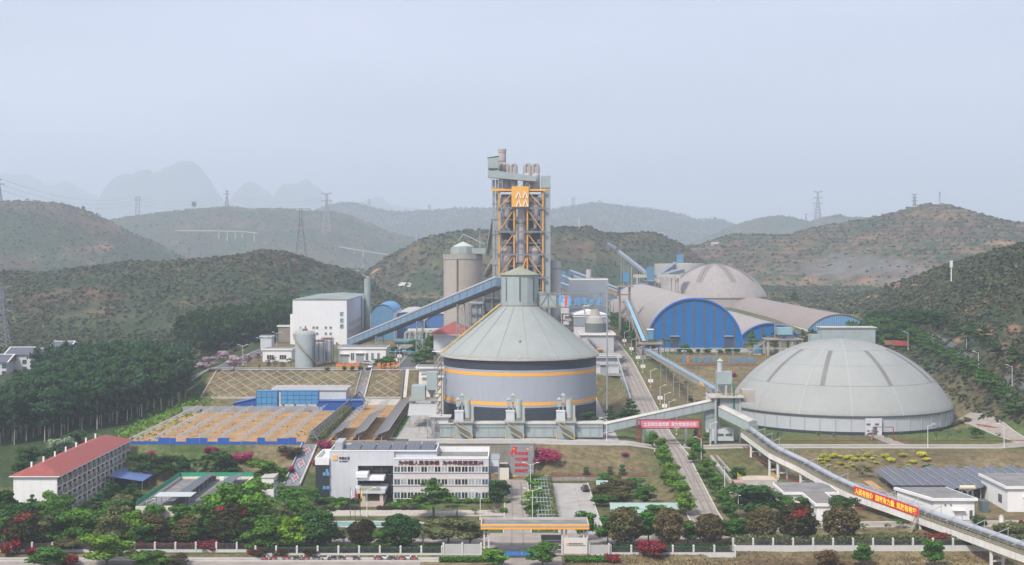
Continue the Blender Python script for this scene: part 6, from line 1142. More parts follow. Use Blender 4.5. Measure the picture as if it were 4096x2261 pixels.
# ------------------------------------------------------------------ vehicles
def car(label,p,rz,col,suv=1.0):
    p=Vector(p); t=thing('parked_car',label,'car',p,None,rz); L,Wd,Hh=4.6,1.85,1.5*suv
    body=[(-2.3,.35),(-2.25,.75),(-2.2,.95),(-1.3,1.0),(1.3,.98),(2.1,.86),(2.28,.6),(2.25,.3)]
    def shell(outline,w0,w1,zs=1): # outline (x,z) to solid with width taper by z
        vs=[];n=len(outline)
        for s in (-1,1):
            for x,z in outline: w=w0+(w1-w0)*min(1,z/1.5); vs.append((x,s*w/2,z))
        return vs,[tuple(range(n-1,-1,-1)),tuple(range(n,2*n))]+[(i,(i+1)%n,n+(i+1)%n,n+i) for i in range(n)]
    b=MB(); b.add(*shell(body,1.85,1.75)); b.build('body',col,t,world=False)
    b=MB(); b.add(*shell([(-2.05,.97),(-1.75,Hh),(.2,Hh+.03),(1.2,.98)],1.8,1.3)); cab=b.build('cabin',glass,t,world=False); MB().box(-1.72,.2,-.66,.66,Hh+.005,Hh+.06).build('roof',col,t,world=False)
    for s in (-1,1):
        for x in (-1.4,1.4):
            w=MB().cyl((x,s*.72,.34),(x,s*.95,.34),.34,n=14).build('wheel',black,t,world=False); MB().cyl((x,s*.951,.34),(x,s*.965,.34),.2,n=10).build('rim',galv,w,world=False)
        MB().box(2.2,2.3,s*.6-.2,s*.6+.2,.62,.78).build('headlight',whitep,t,world=False); MB().box(-2.29,-2.2,s*.65-.2,s*.65+.2,.7,.9).build('tail_light',red,t,world=False)
    return t
carb=M('car_black',(.015,.017,.022),.25,.1,spec=.6); carw=M('car_white',(.68,.69,.70),.3,.03,spec=.5)
car('black car parked at the end of the car park, seen from behind',(20.6,394.5,.13),R(97),carb,1.12); car('white car on the upper road between the two orange letter groups',(-58.6,580,19.2),R(-90),carw); car('white car half hidden by the tree near the green edged lane',(-51.5,590,19.3),R(20),carw); car('pale car beside the white house behind the orange letters',(-61.5,598,19.3),R(5),M('car_silver',(.42,.44,.46),.3,.05,spec=.5))
for i,(px,py,c) in enumerate(((T(8,1355,560)+(M('truck_brown',(.34,.16,.10),.6,.12),)),(T(8,1445,570)+(M('truck_red',(.42,.09,.06),.6,.1),)))):
    p=hit(px,py); t=thing('parked_truck',('brownish tipper truck under the trees right of the brown hall','red tipper truck under the trees right of the brown hall')[i],'truck',p); p=Vector(p)
    MB().add([(p.x-4.2,p.y-1.3,p.z+1.2),(p.x+1.5,p.y-1.3,p.z+1.2),(p.x+1.5,p.y+1.3,p.z+1.2),(p.x-4.2,p.y+1.3,p.z+1.2),(p.x-4.6,p.y-1.4,p.z+3.2),(p.x+1.6,p.y-1.4,p.z+3.2),(p.x+1.6,p.y+1.4,p.z+3.2),(p.x-4.6,p.y+1.4,p.z+3.2)],[(3,2,1,0),(4,5,6,7),(0,1,5,4),(1,2,6,5),(2,3,7,6),(3,0,4,7)]).build('tipper_bed',c,t); o=MB().box(p.x+1.8,p.x+3.8,p.y-1.25,p.y+1.25,p.z+.8,p.z+3.3).build('cab',c,t); MB().box(p.x+2,p.x+3.6,p.y-1.3,p.y-1.26,p.z+2.1,p.z+3.0).build('window',glass,o); MB().box(p.x-4.2,p.x+3.6,p.y-.9,p.y+.9,p.z+.7,p.z+1.15).build('chassis',black,t)
    for x in (-3.4,-2.2,2.8): MB().cyl((p.x+x,p.y-1.3,p.z+.5),(p.x+x,p.y-.9,p.z+.5),.5,n=12).build('wheel',black,t)
def bike_proto(col):
    t=thing('motorbike','','motorbike',(0,0,-60),'motorbikes parked along the fence'); k=dict(world=False)
    for x in (-.62,.62):
        w=MB().cyl((x,-.06,.3),(x,.06,.3),.30,n=14).build('wheel',black,t,**k); MB().cyl((x,-.07,.3),(x,.07,.3),.12,n=8).build('rim',galv,w,**k)
    b=MB(); b.bar((-.5,0,.42),(.35,0,.46),.24,.3); b.bar((.3,0,.5),(.5,0,.95),.2,.14); b.bar((-.62,0,.62),(-.2,0,.6),.26,.16); b.build('body',col,t,**k); MB().bar((-.72,0,.78),(.05,0,.74),.28,.12).build('seat',black,t,**k)
    MB().bar((.48,-.34,1.02),(.48,.34,1.02),.05).bar((.62,0,.3),(.47,0,1.0),.08).build('handlebar',galv,t,**k); MB().box(.5,.64,-.11,.11,.78,.98).build('headlight',whitep,t,**k); MB().bar((-.95,0,.55),(-.62,0,.66),.2,.05).build('mudguard',col,t,**k); MB().bar((.62-.3,0,.62),(.62+.3,0,.6),.16,.05).build('mudguard',col,t,**k)
    KID[t.name]=list(t.children)
    for c in t.children: KID[c.name]=list(c.children)
    return t
BC={'red':M('bike_red',(.42,.03,.04),.35,.1,spec=.5),'black':M('bike_black',(.03,.03,.035),.35,.1,spec=.5),'white':M('bike_white',(.66,.66,.66),.35,.05,spec=.5)}; BP={k:bike_proto(m) for k,m in BC.items()}; bu={}
bl=((140,'red'),(220,'red'),(340,'red'),(445,'black'),(525,'red'),(620,'black'),(712,'white'),(775,'black'),(860,'black'),(1000,'black'),(1195,'red'),(1265,'white'),(1340,'black'),(1418,'red'),(1482,'white'),(1540,'red'))
for i,(x,c) in enumerate(bl):
    px,py=T(2,x,1280); X=(px-512)*309/F; p=Vector((X,308.9+.3*(i%3-1),Hs(X,308.9)+.15)); rz=R(rnd.uniform(-28,28)+(180 if i%3==1 else 0)); lab='%s motorbike, %s from the left in the row along the fence'%({'red':'red','black':'black','white':'white'}[c],nth(i))
    if c not in bu: o=BP[c]; bu[c]=1; o.location=p; o.rotation_euler=(0,0,rz); o['label']=lab
    else: dup(BP[c],p,rz,None,lab)
# person walking on the inner road
def person(label,p,rz,h=1.72,top=None,bottom=None):
    t=thing('person',label,'person',p,None,rz); s=h/1.72
    me=bpy.data.meshes.new('body'); J=[(0,0,.95),(0,0,1.2),(0,0,1.42),(0,0,1.52),(0,0,1.66),(.0,.17,1.40),(.05,.24,1.12),(.2,.26,.9),(0,-.17,1.40),(-.08,-.24,1.12),(-.12,-.26,.86),(.02,.09,.92),(.14,.1,.5),(.08,.1,.06),(.2,.1,.04),(-.02,-.09,.92),(-.08,-.1,.5),(-.24,-.1,.1),(-.12,-.1,.05)]
    E=[(0,1),(1,2),(2,3),(3,4),(2,5),(5,6),(6,7),(2,8),(8,9),(9,10),(0,11),(11,12),(12,13),(13,14),(0,15),(15,16),(16,17),(17,18)]
    RR=[.15,.15,.16,.06,.10,.075,.05,.04,.075,.05,.04,.10,.07,.05,.04,.10,.07,.05,.04]
    me.from_pydata([(a*s,b*s,c*s) for a,b,c in J],E,[]); o=bpy.data.objects.new('body',me); COL.objects.link(o); m=o.modifiers.new('skin','SKIN'); me.skin_vertices[0].data[0].use_root=True
    for v,r in zip(me.skin_vertices[0].data,RR): v.radius=(r*s,r*s)
    o.modifiers.new('sub','SUBSURF').levels=1; me.materials.append(top); o.parent=t
    MB().lathe([(0,1.62*s),(.11*s,1.66*s),(.10*s,1.75*s),(0,1.79*s)],(-.01,0,0),10).build('hair',black,t,world=False); MB().lathe([(.0,1.56*s),(.085*s,1.6*s),(.09*s,1.68*s)],(.02,0,0),10).build('face',skin,t,world=False)
    MB().cyl((.02*s,.09*s,.9*s),(.12*s,.1*s,.5*s),.10*s,.08*s,8).cyl((.12*s,.1*s,.5*s),(.08*s,.1*s,.08*s),.08*s,.06*s,8).cyl((-.02*s,-.09*s,.9*s),(-.07*s,-.1*s,.5*s),.10*s,.08*s,8).cyl((-.07*s,-.1*s,.5*s),(-.23*s,-.1*s,.12*s),.08*s,.06*s,8).build('trousers',bottom,t,world=False)
p=gp(97.6+3.6,341.5); p.z+=.14
person('person in dark clothes walking left along the inner road under the conveyor',p,PI*.95,1.72,M('dark_jacket',(.035,.022,.04),.8,.1),M('dark_trousers',(.02,.02,.03),.8,.1))
# ------------------------------------------------------------------ villas, far viaducts, pylons
vr=M('villa_roof',(.10,.105,.13),.7,.15)
def villa(label,x0,x1,y0,y1,z,h,ridge_x=True,over=.9):
    t=thing('villa',label,'house',((x0+x1)/2,y0,z)); MB().box(x0,x1,y0,y1,z-4,z+h).build('wall',M('villa_wall',(.55,.545,.55),.8,.05,streak=.2,dirt=(.4,.4,.4)),t); e=over
    if ridge_x:
        ym=(y0+y1)/2; v=[(x0-e,y0-e,z+h),(x1+e,y0-e,z+h),(x1+e,y1+e,z+h),(x0-e,y1+e,z+h),(x0-e,ym,z+h+3),(x1+e,ym,z+h+3)]; f=[(0,1,5,4),(2,3,4,5)]; g=[(0,4,3),(1,2,5)]
    MB().add(v,f).build('roof',vr,t); MB().add(v,g).build('gable',M('gable_red',(.22,.06,.06),.8,.1),t); b=MB()
    for i,j in ((0,4),(4,3),(1,5),(5,2),(4,5)): b.bar(v[i],v[j],.45,.4)
    b.build('verge_board',whitep,t)
    n=max(2,int((x1-x0)/5))
    for i in range(n):
        for zz in (1,4.2): 
            if zz+2<h: o=MB().box(x0+(i+.3)*(x1-x0)/n,x0+(i+.3)*(x1-x0)/n+2,y0-.12,y0-.01,z+zz,z+zz+2).build('window',glassb,t)
vz=12
def vat(a,Y): return at(*T(5,*a),Y)
for l,a,b_,Y,h in (('dark roofed white villa at the left edge above the wood',(-60,700),(60,700),640,7),('wide white villa with red gable above the wood',(60,630),(290,630),650,8.5),('white villa with long grey roof beside the wide one',(310,640),(500,640),655,7.5),('small white villa highest up behind the others',(470,570),(640,570),690,6.5)):
    p=vat(a,Y); q=vat(b_,Y); villa(l,p.x,q.x,Y,Y+16,p.z-h,h)
def viaduct(label,pts,Y,t9,w=9,legs=()):
    Y=hit(*T(t9,legs[-1][0],legs[-1][2])).y; P=[at(*T(t9,*p),Y) for p in pts]; t=thing('viaduct',label,'bridge',P[0]); b=MB()
    for p,q in zip(P,P[1:]): b.bar(p,q,w*.6,Y*.0006)
    b.build('deck',concl,t); b=MB()
    for p,q in zip(P,P[1:]): b.bar(p+Vector((0,-w*.3,.9)),q+Vector((0,-w*.3,.9)),.3,.5)
    b.build('parapet',concl,t)
    for x,y0,y1 in legs: a=at(*T(t9,x,y0),Y); c=at(*T(t9,x,y1),Y); MB().box(a.x-Y*.0003,a.x+Y*.0003,Y-.8,Y+.8,c.z-6,a.z).build('pier',concl,t)
viaduct('pale viaduct on tall piers on the far left hillside',[(1650,756),(1980,757),(2150,760),(2300,766),(2410,780)],1960,9,9,((2050,770,808),(2130,772,830),(2205,776,815),(2268,776,800),(2382,785,858)))
viaduct('pale viaduct deck in the valley left of the concrete silo',[(840,908),(1000,935),(1150,958),(1310,982)],1500,10,9,((975,945,960),(1060,955,1005)))
TOPS=[]
pyl=M('pylon_steel',(.22,.23,.25),.6,.1)
def pylon(label,t0,top,base,Y,kind,wfrac=.2):
    a=at(*T(t0,*top),Y); b0=at(*T(t0,*base),Y); x=a.x; z0=b0.z-4; h=a.z-z0; TOPS.append(Vector((x,Y,z0+h*.8))); t=thing('pylon',label,'pylon',(x,Y,z0)); b=MB(); w0=h*.11; w1=h*.022; r=max(.25,Y*.00025)
    if kind=='portal':
        for s in (-1,1): b.bar((x+s*h*.10,Y,z0),(x+s*h*.085,Y,z0+h),r*2)
        for k in range(6): z=z0+h*k/6; b.bar((x-h*.1,Y,z),(x+h*.09,Y,z+h/6),r); b.bar((x+h*.1,Y,z),(x-h*.09,Y,z+h/6),r)
        b.bar((x-h*.2,Y,z0+h*.8),(x+h*.2,Y,z0+h*.8),r*2); b.build('mast',pyl,t); return
    wa=lambda u: w0+(w1-w0)*min(1,u/.75)
    for sx in (-1,1):
        for sy in (-1,1):
            b.bar((x+sx*wa(0),Y+sy*wa(0),z0),(x+sx*w1,Y+sy*w1,z0+h*.75),r*1.5); b.bar((x+sx*w1,Y+sy*w1,z0+h*.75),(x+sx*w1*.7,Y+sy*w1*.7,z0+h*(.99 if kind!='cat' else .88)),r*1.4)
    for k in range(9):
        u,v=k/9*.85,(k+1)/9*.85
        for sx,sy,ex,ey in ((-1,-1,1,-1),(-1,1,1,1),(-1,-1,-1,1),(1,-1,1,1)):
            b.bar((x+sx*wa(u),Y+sy*wa(u),z0+h*u),(x+ex*wa(v),Y+ey*wa(v),z0+h*v),r); b.bar((x+ex*wa(u),Y+ey*wa(u),z0+h*u),(x+sx*wa(v),Y+sy*wa(v),z0+h*v),r)
    b.build('mast',pyl,t)
    arms={'cat':((.88,.2,.12),),'cross':((.80,.19,.0),(.97,.07,0)),'tree':((.97,.13,.03),(.80,.14,0),(.64,.15,0)),'tee':((.98,.16,0),)}[kind]
    for u,w,up in arms:
        q=MB()
        for s in (-1,1): q.bar((x,Y,z0+h*u),(x+s*h*w,Y,z0+h*(u+up)),r*1.6); q.bar((x,Y,z0+h*(u-.05)),(x+s*h*w,Y,z0+h*(u+up)),r*1.2); q.bar((x+s*h*w,Y,z0+h*(u+up)),(x+s*h*w,Y,z0+h*(u+up-.05)),r)
        q.build('cross_arm',pyl,t)
pylon('pylon with wide drooping arms on the crest beside the lone tree',9,(2125,378),(2135,520),3580,'cross'); pylon('portal shaped pylon in the gap between the two left hills',9,(1290,430),(1290,600),3560,'portal'); pylon('tall three armed pylon left of centre on the hill shoulder',10,(718,400),(725,750),3300,'tree'); pylon('small forked pylon on the hazy ridge left of the preheater tower',10,(1117,460),(1120,560),5960,'tree'); pylon('tee topped pylon standing on the near left slope',10,(475,540),(485,1060),1180,'tee')
pylon('portal pylon on the hazy ridge left of the preheater tower',10,(1680,512),(1690,590),6000,'portal'); pylon('faint pylon on the ridge right of the preheater tower',11,(687,437),(690,540),6010,'portal'); pylon('tall three armed pylon behind the right hills',12,(645,385),(635,680),4180,'tree'); pylon('pylon just left of the terraced hilltop',12,(1550,412),(1545,550),1980,'tree'); pylon('small pylon behind the dip left of the tall one',12,(533,600),(533,690),4500,'tee'); pylon('big pale pylon at the left edge behind the villas',5,(20,-20),(40,560),760,'tree'); pylon('pylon on the crest at the left edge of the picture',9,(-8,265),(5,500),2290,'cross')
for i,(a,b_,l) in enumerate(((1,0,'power line between the portal pylon and the wide armed pylon on the left hills'),(0,2,'power line from the wide armed pylon to the tall three armed pylon'),(11,1,'power line from the left edge to the portal pylon'),(7,9,'power line between the two pylons behind the right hills'))):
    p,q=TOPS[a],TOPS[b_]; t=thing('power_line',l,'power line',p)
    for dz in (0,-9,9):
        w=[p.lerp(q,k/12)+Vector((0,0,dz-4*22*(k/12)*(1-k/12))) for k in range(13)]; MB().tube(w,.22,4).build('wire',pyl,t)
p=at(*T(12,1787,505),1948); t=thing('antenna_mast','thin antenna mast on the terraced hilltop','mast',p); MB().cyl(p-Vector((0,0,4)),p+Vector((0,0,17)),.5,.3,6).build('pole',pyl,t)
for z in (10,12.8,15): MB().box(p.x-1.1,p.x+1.1,p.y-.6,p.y+.6,p.z+z,p.z+z+1.3).build('antenna',pyl,t)
p=at(*T(11,740,742),1498); tag(MB().cyl(p-Vector((0,0,3)),p+Vector((0,0,12.5)),.45,.3,6).build('white_pole',whitep,None,p),'white pole on the hill crest right of the preheater tower','pole')
p=at(*T(12,1590,545),1940); house('ridge_hut','flat roofed ruin on the terraced hilltop','building',p.x-16,p.x+12,1936,1948,p.z-3,5,M('ruin_brown',(.14,.11,.09),.9,.2),rm=conc,ov=.6); p=at(*T(11,1380,795),1498); house('ridge_hut','flat roofed shelter on the crest behind the hill conveyor','building',p.x-17,p.x+17,1495,1503,p.z-3,4.5,MATS['ruin_brown'],rm=conc,ov=1)
t=thing('hill_road','pale winding track in the valley left of the concrete silo','road',hit(*T(10,1060,1100))); t['kind']='structure'; bpy.data.objects.remove(t)
def track(name,t0,pts,w,mat): 
    q=[hit(*T(t0,*p)) for p in pts]; drape(name,[(v.x,v.y) for v in q],w,mat,.6)
track('hill_track',10,[(1068,1075),(1050,1110),(1010,1145),(1000,1165),(1060,1195),(1105,1213)],3.5,M('track_grey',(.22,.205,.185),.9,.15)); track('hill_track',12,[(2130,705),(2300,730),(2480,748),(2576,765)],6,conc); track('soil_cut',10,[(1225,1078),(1195,1110),(1165,1150)],10,soil); track('hill_track',10,[(1400,1258),(1500,1268),(1600,1282)],5,concl)
p=hit(*T(11,2015,890)); tag(MB().box(p.x-5,p.x+5,p.y,p.y+5,p.z-2,p.z+2).add([(p.x-5.5,p.y-.6,p.z+2),(p.x+5.5,p.y-.6,p.z+2),(p.x+5.5,p.y+5.6,p.z+2),(p.x-5.5,p.y+5.6,p.z+2),(p.x-5.5,p.y+2.5,p.z+3.6),(p.x+5.5,p.y+2.5,p.z+3.6)],[(0,1,5,4),(2,3,4,5),(0,4,3),(1,2,5)]).build('farm_hut',concl,None,p),'small white farm hut on the far right slope','hut')
# ------------------------------------------------------------------ vegetation
NR=np.random.default_rng(5)
def leafmat(name,c0,c1,c2,hue=.12):
    m=bpy.data.materials.new(name); m.use_nodes=True; n=m.node_tree.nodes; l=m.node_tree.links; b=n['Principled BSDF']; b.inputs['Roughness'].default_value=.85; b.inputs['Specular IOR Level'].default_value=.1
    a=n.new('ShaderNodeAttribute'); a.attribute_name='leaf'; oi=n.new('ShaderNodeObjectInfo')
    r=n.new('ShaderNodeValToRGB'); e=r.color_ramp.elements; e[0].color=(*c0,1); e[0].position=.1; e[1].color=(*c2,1); e[1].position=.95; x=e.new(.5); x.color=(*c1,1); l.new(a.outputs['Fac'],r.inputs[0])
    h=n.new('ShaderNodeHueSaturation'); mr=n.new('ShaderNodeMapRange'); mr.inputs[3].default_value=1-hue*1.6; mr.inputs[4].default_value=1+hue*1.6; l.new(oi.outputs['Random'],mr.inputs[0]); l.new(mr.outputs[0],h.inputs['Value'])
    m2=n.new('ShaderNodeMapRange'); m2.inputs[3].default_value=.5-hue*.12; m2.inputs[4].default_value=.5+hue*.12; mm=n.new('ShaderNodeMath'); mm.operation='FRACT'; mk=n.new('ShaderNodeMath'); mk.operation='MULTIPLY'; mk.inputs[1].default_value=7.3; l.new(oi.outputs['Random'],mk.inputs[0]); l.new(mk.outputs[0],mm.inputs[0]); l.new(mm.outputs[0],m2.inputs[0]); l.new(m2.outputs[0],h.inputs['Hue'])
    l.new(r.outputs[0],h.inputs['Color']); l.new(h.outputs[0],b.inputs['Base Color'])
    t=n.new('ShaderNodeBsdfTranslucent'); l.new(h.outputs[0],t.inputs[0]); ms=n.new('ShaderNodeMixShader'); ms.inputs[0].default_value=.22; l.new(b.outputs[0],ms.inputs[1]); l.new(t.outputs[0],ms.inputs[2]); l.new(ms.outputs[0],n['Material Output'].inputs[0]); return m
def sh(c,k): return tuple(v*k for v in c)
LC={}
for nm,c in dict(dark=(.021,.052,.013),green=(.036,.086,.013),mid=(.060,.120,.013),lime=(.105,.18,.012),brown=(.058,.050,.020),olive=(.072,.084,.032),gum=(.021,.051,.022),yellow=(.30,.30,.03),purple=(.045,.028,.032),pink=(.26,.19,.22),whiteish=(.16,.20,.13)).items(): LC[nm]=leafmat('leaf_'+nm,sh(c,1.05),sh(c,1.75),sh(c,2.5))
LC['magenta']=leafmat('leaf_magenta',(.06,.05,.03),(.36,.022,.10),(.52,.05,.17)); LC['red']=leafmat('leaf_red',(.05,.055,.02),(.19,.018,.028),(.36,.025,.045)); LC['redbrown']=leafmat('leaf_red_patch',(.035,.048,.016),(.066,.053,.022),(.30,.03,.045)); LC['dry']=leafmat('leaf_dry',(.10,.075,.035),(.17,.12,.055),(.25,.17,.07))
def quads_mesh(name,cen,nrm,size,val,mats):
    n=len(cen); up=NR.normal(size=(n,3)); u=np.cross(nrm,up); u/=np.linalg.norm(u,axis=1)[:,None]+1e-9; w=np.cross(nrm,u); s=np.asarray(size).reshape(-1,1)*np.ones((n,1))
    v=np.stack([cen-u*s-w*s*.7,cen+u*s*.9-w*s*.55,cen+u*s+w*s*.7,cen-u*s*.8+w*s*.6],1).reshape(-1,3)
    me=bpy.data.meshes.new(name); me.vertices.add(4*n); me.vertices.foreach_set('co',v.ravel().astype(np.float32)); me.loops.add(4*n); me.loops.foreach_set('vertex_index',np.arange(4*n,dtype=np.int32)); me.polygons.add(n); me.polygons.foreach_set('loop_start',np.arange(0,4*n,4,dtype=np.int32)); me.update()
    a=me.attributes.new('leaf','FLOAT','POINT'); a.data.foreach_set('value',np.repeat(val,4).astype(np.float32)); me.materials.append(mats); return me
def cloud(lobes,n,inner=.55):
    L=np.array(lobes,float); wt=L[:,3]*L[:,4]*L[:,5]; wt=wt**.67; k=NR.choice(len(L),n,p=wt/wt.sum()); d=NR.normal(size=(n,3)); d/=np.linalg.norm(d,axis=1)[:,None]
    r=inner+(1.06-inner)*NR.random(n)**.6; c=L[k,:3]+d*L[k,3:6]*r[:,None]; nr=d+NR.normal(size=(n,3))*.55; nr/=np.linalg.norm(nr,axis=1)[:,None]
    v=np.clip(.5+.22*NR.normal(size=n)+.25*(NR.random(len(L))[k]-.5)+.12*d[:,2],0,1); return c,nr,v
def lobes_for(kind,seed):
    q=random.Random(seed); u=q.uniform
    if kind=='round':
        L=[(0,0,5.3,3.0,3.0,4.3)]
        for i in range(26): a=u(0,6.28); e=u(-.6,1.45); L.append((2.75*math.cos(a)*math.cos(e),2.75*math.sin(a)*math.cos(e),5.3+3.9*math.sin(e),u(.7,1.1),u(.7,1.1),u(.6,1.0)))
        return L,4300,.225,.62
    if kind=='bushy':
        L=[]
        for i in range(15): a=u(0,6.28); r=u(.3,2.5); z=u(3.0,8.4); k=1-.32*abs(z-5)/3.5; L.append((r*k*math.cos(a),r*k*math.sin(a),z,u(1.0,1.7),u(1.0,1.7),u(.7,1.25)))
        return L,2300,.24,.45
    if kind=='layered':
        L=[]
        for j,z in enumerate((3.6,5.2,6.8,8.2,9.3)):
            R0=(3.1,2.9,2.3,1.6,.8)[j]
            for i in range(7 if j<3 else 4): a=u(0,6.28); r=u(.2,.75)*R0; L.append((r*math.cos(a),r*math.sin(a),z+u(-.3,.3),R0*u(.32,.5),R0*u(.32,.5),u(.3,.5)))
        return L,1700,.23,.3
    if kind=='gum':
        L=[]
        for i in range(17): z=u(3.2,9.6); k=.5+.5*math.sin((z-2.6)/7.4*PI); a=u(0,6.28); r=u(0,2.0)*k; L.append((r*math.cos(a),r*math.sin(a),z,u(.9,1.5)*max(.5,k),u(.9,1.5)*max(.5,k),u(.5,.9)))
        return L,1500,.27,.4
    if kind=='sparse':
        L=[(u(-2,2),u(-2,2),u(3.5,9),u(.6,1.1),u(.6,1.1),u(.5,.9)) for i in range(14)]; return L,520,.22,.3
    if kind=='shrub':
        L=[(0,0,4,2.6,2.6,3.6)]+[(2.6*math.cos(a),2.6*math.sin(a),u(2,6),u(1,1.6),u(1,1.6),u(1.2,2.6)) for a in [u(0,6.28) for i in range(9)]]; return L,1300,.30,.5
    if kind=='globe': return [(0,0,5,3.3,3.3,4.9)],800,.42,.8
    if kind=='topiary': return [(0,0,8.6,1.9,1.9,1.3),(0,0,5.4,2.2,2.2,1.4),(0,0,2.2,2.6,2.6,1.6)],900,.28,.7
    if kind=='cone': return [(0,0,1.4+.9*i,2.6*(1-i/10.5),2.6*(1-i/10.5),.9) for i in range(10)],900,.32,.5
PROTO={}
def crown(kind,var,col):
    k=(kind,var,col)
    if k not in PROTO:
        if kind=='palm':
            cen=[];nr=[];q=random.Random(var)
            for i in range(22):
                a=q.uniform(0,6.28); e=q.uniform(-.1,1.1)
                for s in range(9):
                    t=s/8; r=3.4*t; z=8.3+r*math.sin(e)*.8-1.9*t*t; cen+=[(r*math.cos(a)*math.cos(e*.6)+q.uniform(-.12,.12),r*math.sin(a)*math.cos(e*.6)+q.uniform(-.12,.12),z)]; nr+=[(q.uniform(-.5,.5),q.uniform(-.5,.5),1)]
            c=np.array(cen);n_=np.array(nr); n_/=np.linalg.norm(n_,axis=1)[:,None]; v=NR.random(len(c)); sz=.34
        else:
            L,n,sz,inn=lobes_for(kind,var*13+len(kind)); c,n_,v=cloud(L,n,inn); c[:,2]=np.maximum(c[:,2],.1)
            if col=='redbrown': cl=vnoise(c[:,0]+50,c[:,2]+c[:,1]*.6+50,2.2,var); v=np.where(cl>.87,.75+.25*NR.random(len(v)),v*.62)
        PROTO[k]=quads_mesh('crown',c,n_,sz*(.7+.6*NR.random(len(c))),v,LC[col])
    return PROTO[k]
def trunk(kind,var):
    k=('trunk',kind,var)
    if k not in PROTO:
        q=random.Random(var+3); b=MB(); top={'round':4,'bushy':5.5,'layered':9,'gum':9,'sparse':6,'shrub':2.5,'globe':3,'palm':8.4,'topiary':8,'cone':8}[kind]; r={'gum':.14,'palm':.2,'layered':.16,'shrub':.25,'globe':.25}.get(kind,.2)
        b.cyl((0,0,-.4),(0,0,top),r,r*.45,7)
        if kind in ('bushy','layered','sparse','round','gum','shrub'):
            for i in range(9 if kind=='sparse' else 6):
                z=top*q.uniform(.35,.85); a=q.uniform(0,6.28); L=q.uniform(1.2,2.6)*(.6 if kind=='gum' else 1.15 if kind=='sparse' else 1); p=Vector((0,0,z)); e=Vector((L*math.cos(a),L*math.sin(a),z+L*q.uniform(.4,1.2))); b.cyl(p,e,r*.5,r*.15,5)
        o=b.build('trunk',palebark if kind in ('gum','sparse') else wood); PROTO[k]=o.data; bpy.data.objects.remove(o)
    return PROTO[k]
TREES=[]
def plant(name,kind,col,p,h,w,desc,cat='tree',group=None,var=None):
    var=rnd.randrange(3) if var is None else var; base=10.0; bw={'round':7.0,'bushy':7.2,'layered':6.6,'gum':4.6,'sparse':6,'shrub':8,'globe':6.8,'palm':6.6,'topiary':5.6,'cone':5.4}[kind]
    t=bpy.data.objects.new(name,None); COL.objects.link(t); t.location=p; t.rotation_euler=(0,0,rnd.uniform(0,6.28)); t.scale=(w/bw,w/bw,h/base); t.empty_display_size=.3; tag(t,desc,cat,group)
    for nm,me in (('trunk',trunk(kind,var)),('crown' if cat=='tree' else 'foliage',crown(kind,var,col))): o=bpy.data.objects.new(nm,me); COL.objects.link(o); o.parent=t
    TREES.append((t,desc,p)); return t
NAMES={'round':'round_tree','bushy':'leafy_tree','layered':'tiered_tree','gum':'eucalyptus_tree','sparse':'thin_tree','shrub':'shrub','globe':'globe_bush','palm':'palm_tree','topiary':'topiary_tree','cone':'conical_tree'}
def TR(tile,rows,desc,kind,col,group,cat='tree',name=None,dz=0):
    hs=1.35 if 'side of the main road' in desc else 1.0
    for r in rows:
        x,yt,yb,w=r[:4]; k=r[4] if len(r)>4 else kind; c=r[5] if len(r)>5 else col
        px,pb=T(tile,x,yb); p=hit(px,pb); pt=T(tile,x,yt)[1]; h=max(.5,(pb-pt)*p.y/F); wd=w/9.367*p.y/F
        plant(name or NAMES[k],k,c,p,h*hs,wd*(1.22 if k in ('round','globe') else 1.2 if hs>1 else 1.45),desc,cat,group)
# trees inside the fence, left of the gate (crop 1 and 2)
G1='trees behind the fence left of the gate'
TR(1,[(240,800,1165,330,'round','redbrown'),(1430,830,1130,300,'round','brown'),(1760,880,1130,260,'round','brown'),(2170,740,1150,370,'round','redbrown'),(660,1060,1190,280,'bushy','brown')],'round brownish tree behind the fence left of the gate','round','brown',G1)
TR(1,[(690,790,1140,320),(1080,880,1120,330),(2470,820,1150,300),(470,930,1150,190),(1290,940,1130,180)],'dense green tree behind the fence left of the gate','bushy','green',G1)
TR(1,[(60,560,1010,260),(150,720,1080,280),(330,700,1000,250),(20,760,1100,200),(430,760,1030,200)],'dark green tree at the foot of the dormitory gable','bushy','dark','trees round the dormitory')
TR(1,[(300,650,930,170)],'umbrella shaped dark tree before the dormitory gable','layered','dark','trees round the dormitory')
TR(1,[(1030,510,800,180),(920,640,900,260),(1210,580,890,300),(1250,520,760,130),(800,700,980,220)],'leafy tree between the dormitory and the canteen','layered','dark','trees round the dormitory')
TR(1,[(1010,780,1060,330),(1330,800,1060,240),(1700,700,1080,300),(1560,860,1090,200),(1900,690,1080,260),(1450,700,1040,160)],'green tree in front of the canteen','bushy','green','trees round the canteen')
TR(1,[(2200,490,1000,430),(2010,600,1000,300),(2380,600,1040,330),(2050,780,1090,260)],'bright green tree at the right end of the canteen','bushy','mid','trees round the canteen')
TR(1,[(1320,240,500,200),(1520,250,510,190),(1690,285,520,170),(2060,230,500,250),(2130,330,500,180)],'dark green tree below the left grass slope','bushy','dark','trees along the left grass slope')
TR(1,[(1850,300,495,120),(1420,330,510,130),(1940,330,500,110)],'thin tree below the left grass slope','sparse','dark','trees along the left grass slope')
TR(2,[(165,310,640,320),(40,480,760,280)],'big bright green tree left of the white annex','bushy','mid','trees left of the office')
TR(2,[(350,590,900,360),(130,660,960,320),(470,690,960,230),(600,570,760,110),(230,800,1040,260)],'dense green tree left of the office','bushy','green','trees left of the office')
TR(2,[(640,790,1165,330)],'large round clipped dark green tree left of the pond','round','dark',G1); TR(2,[(1410,835,1165,330)],'large round clipped dark green tree right of the pond','round','dark',G1)
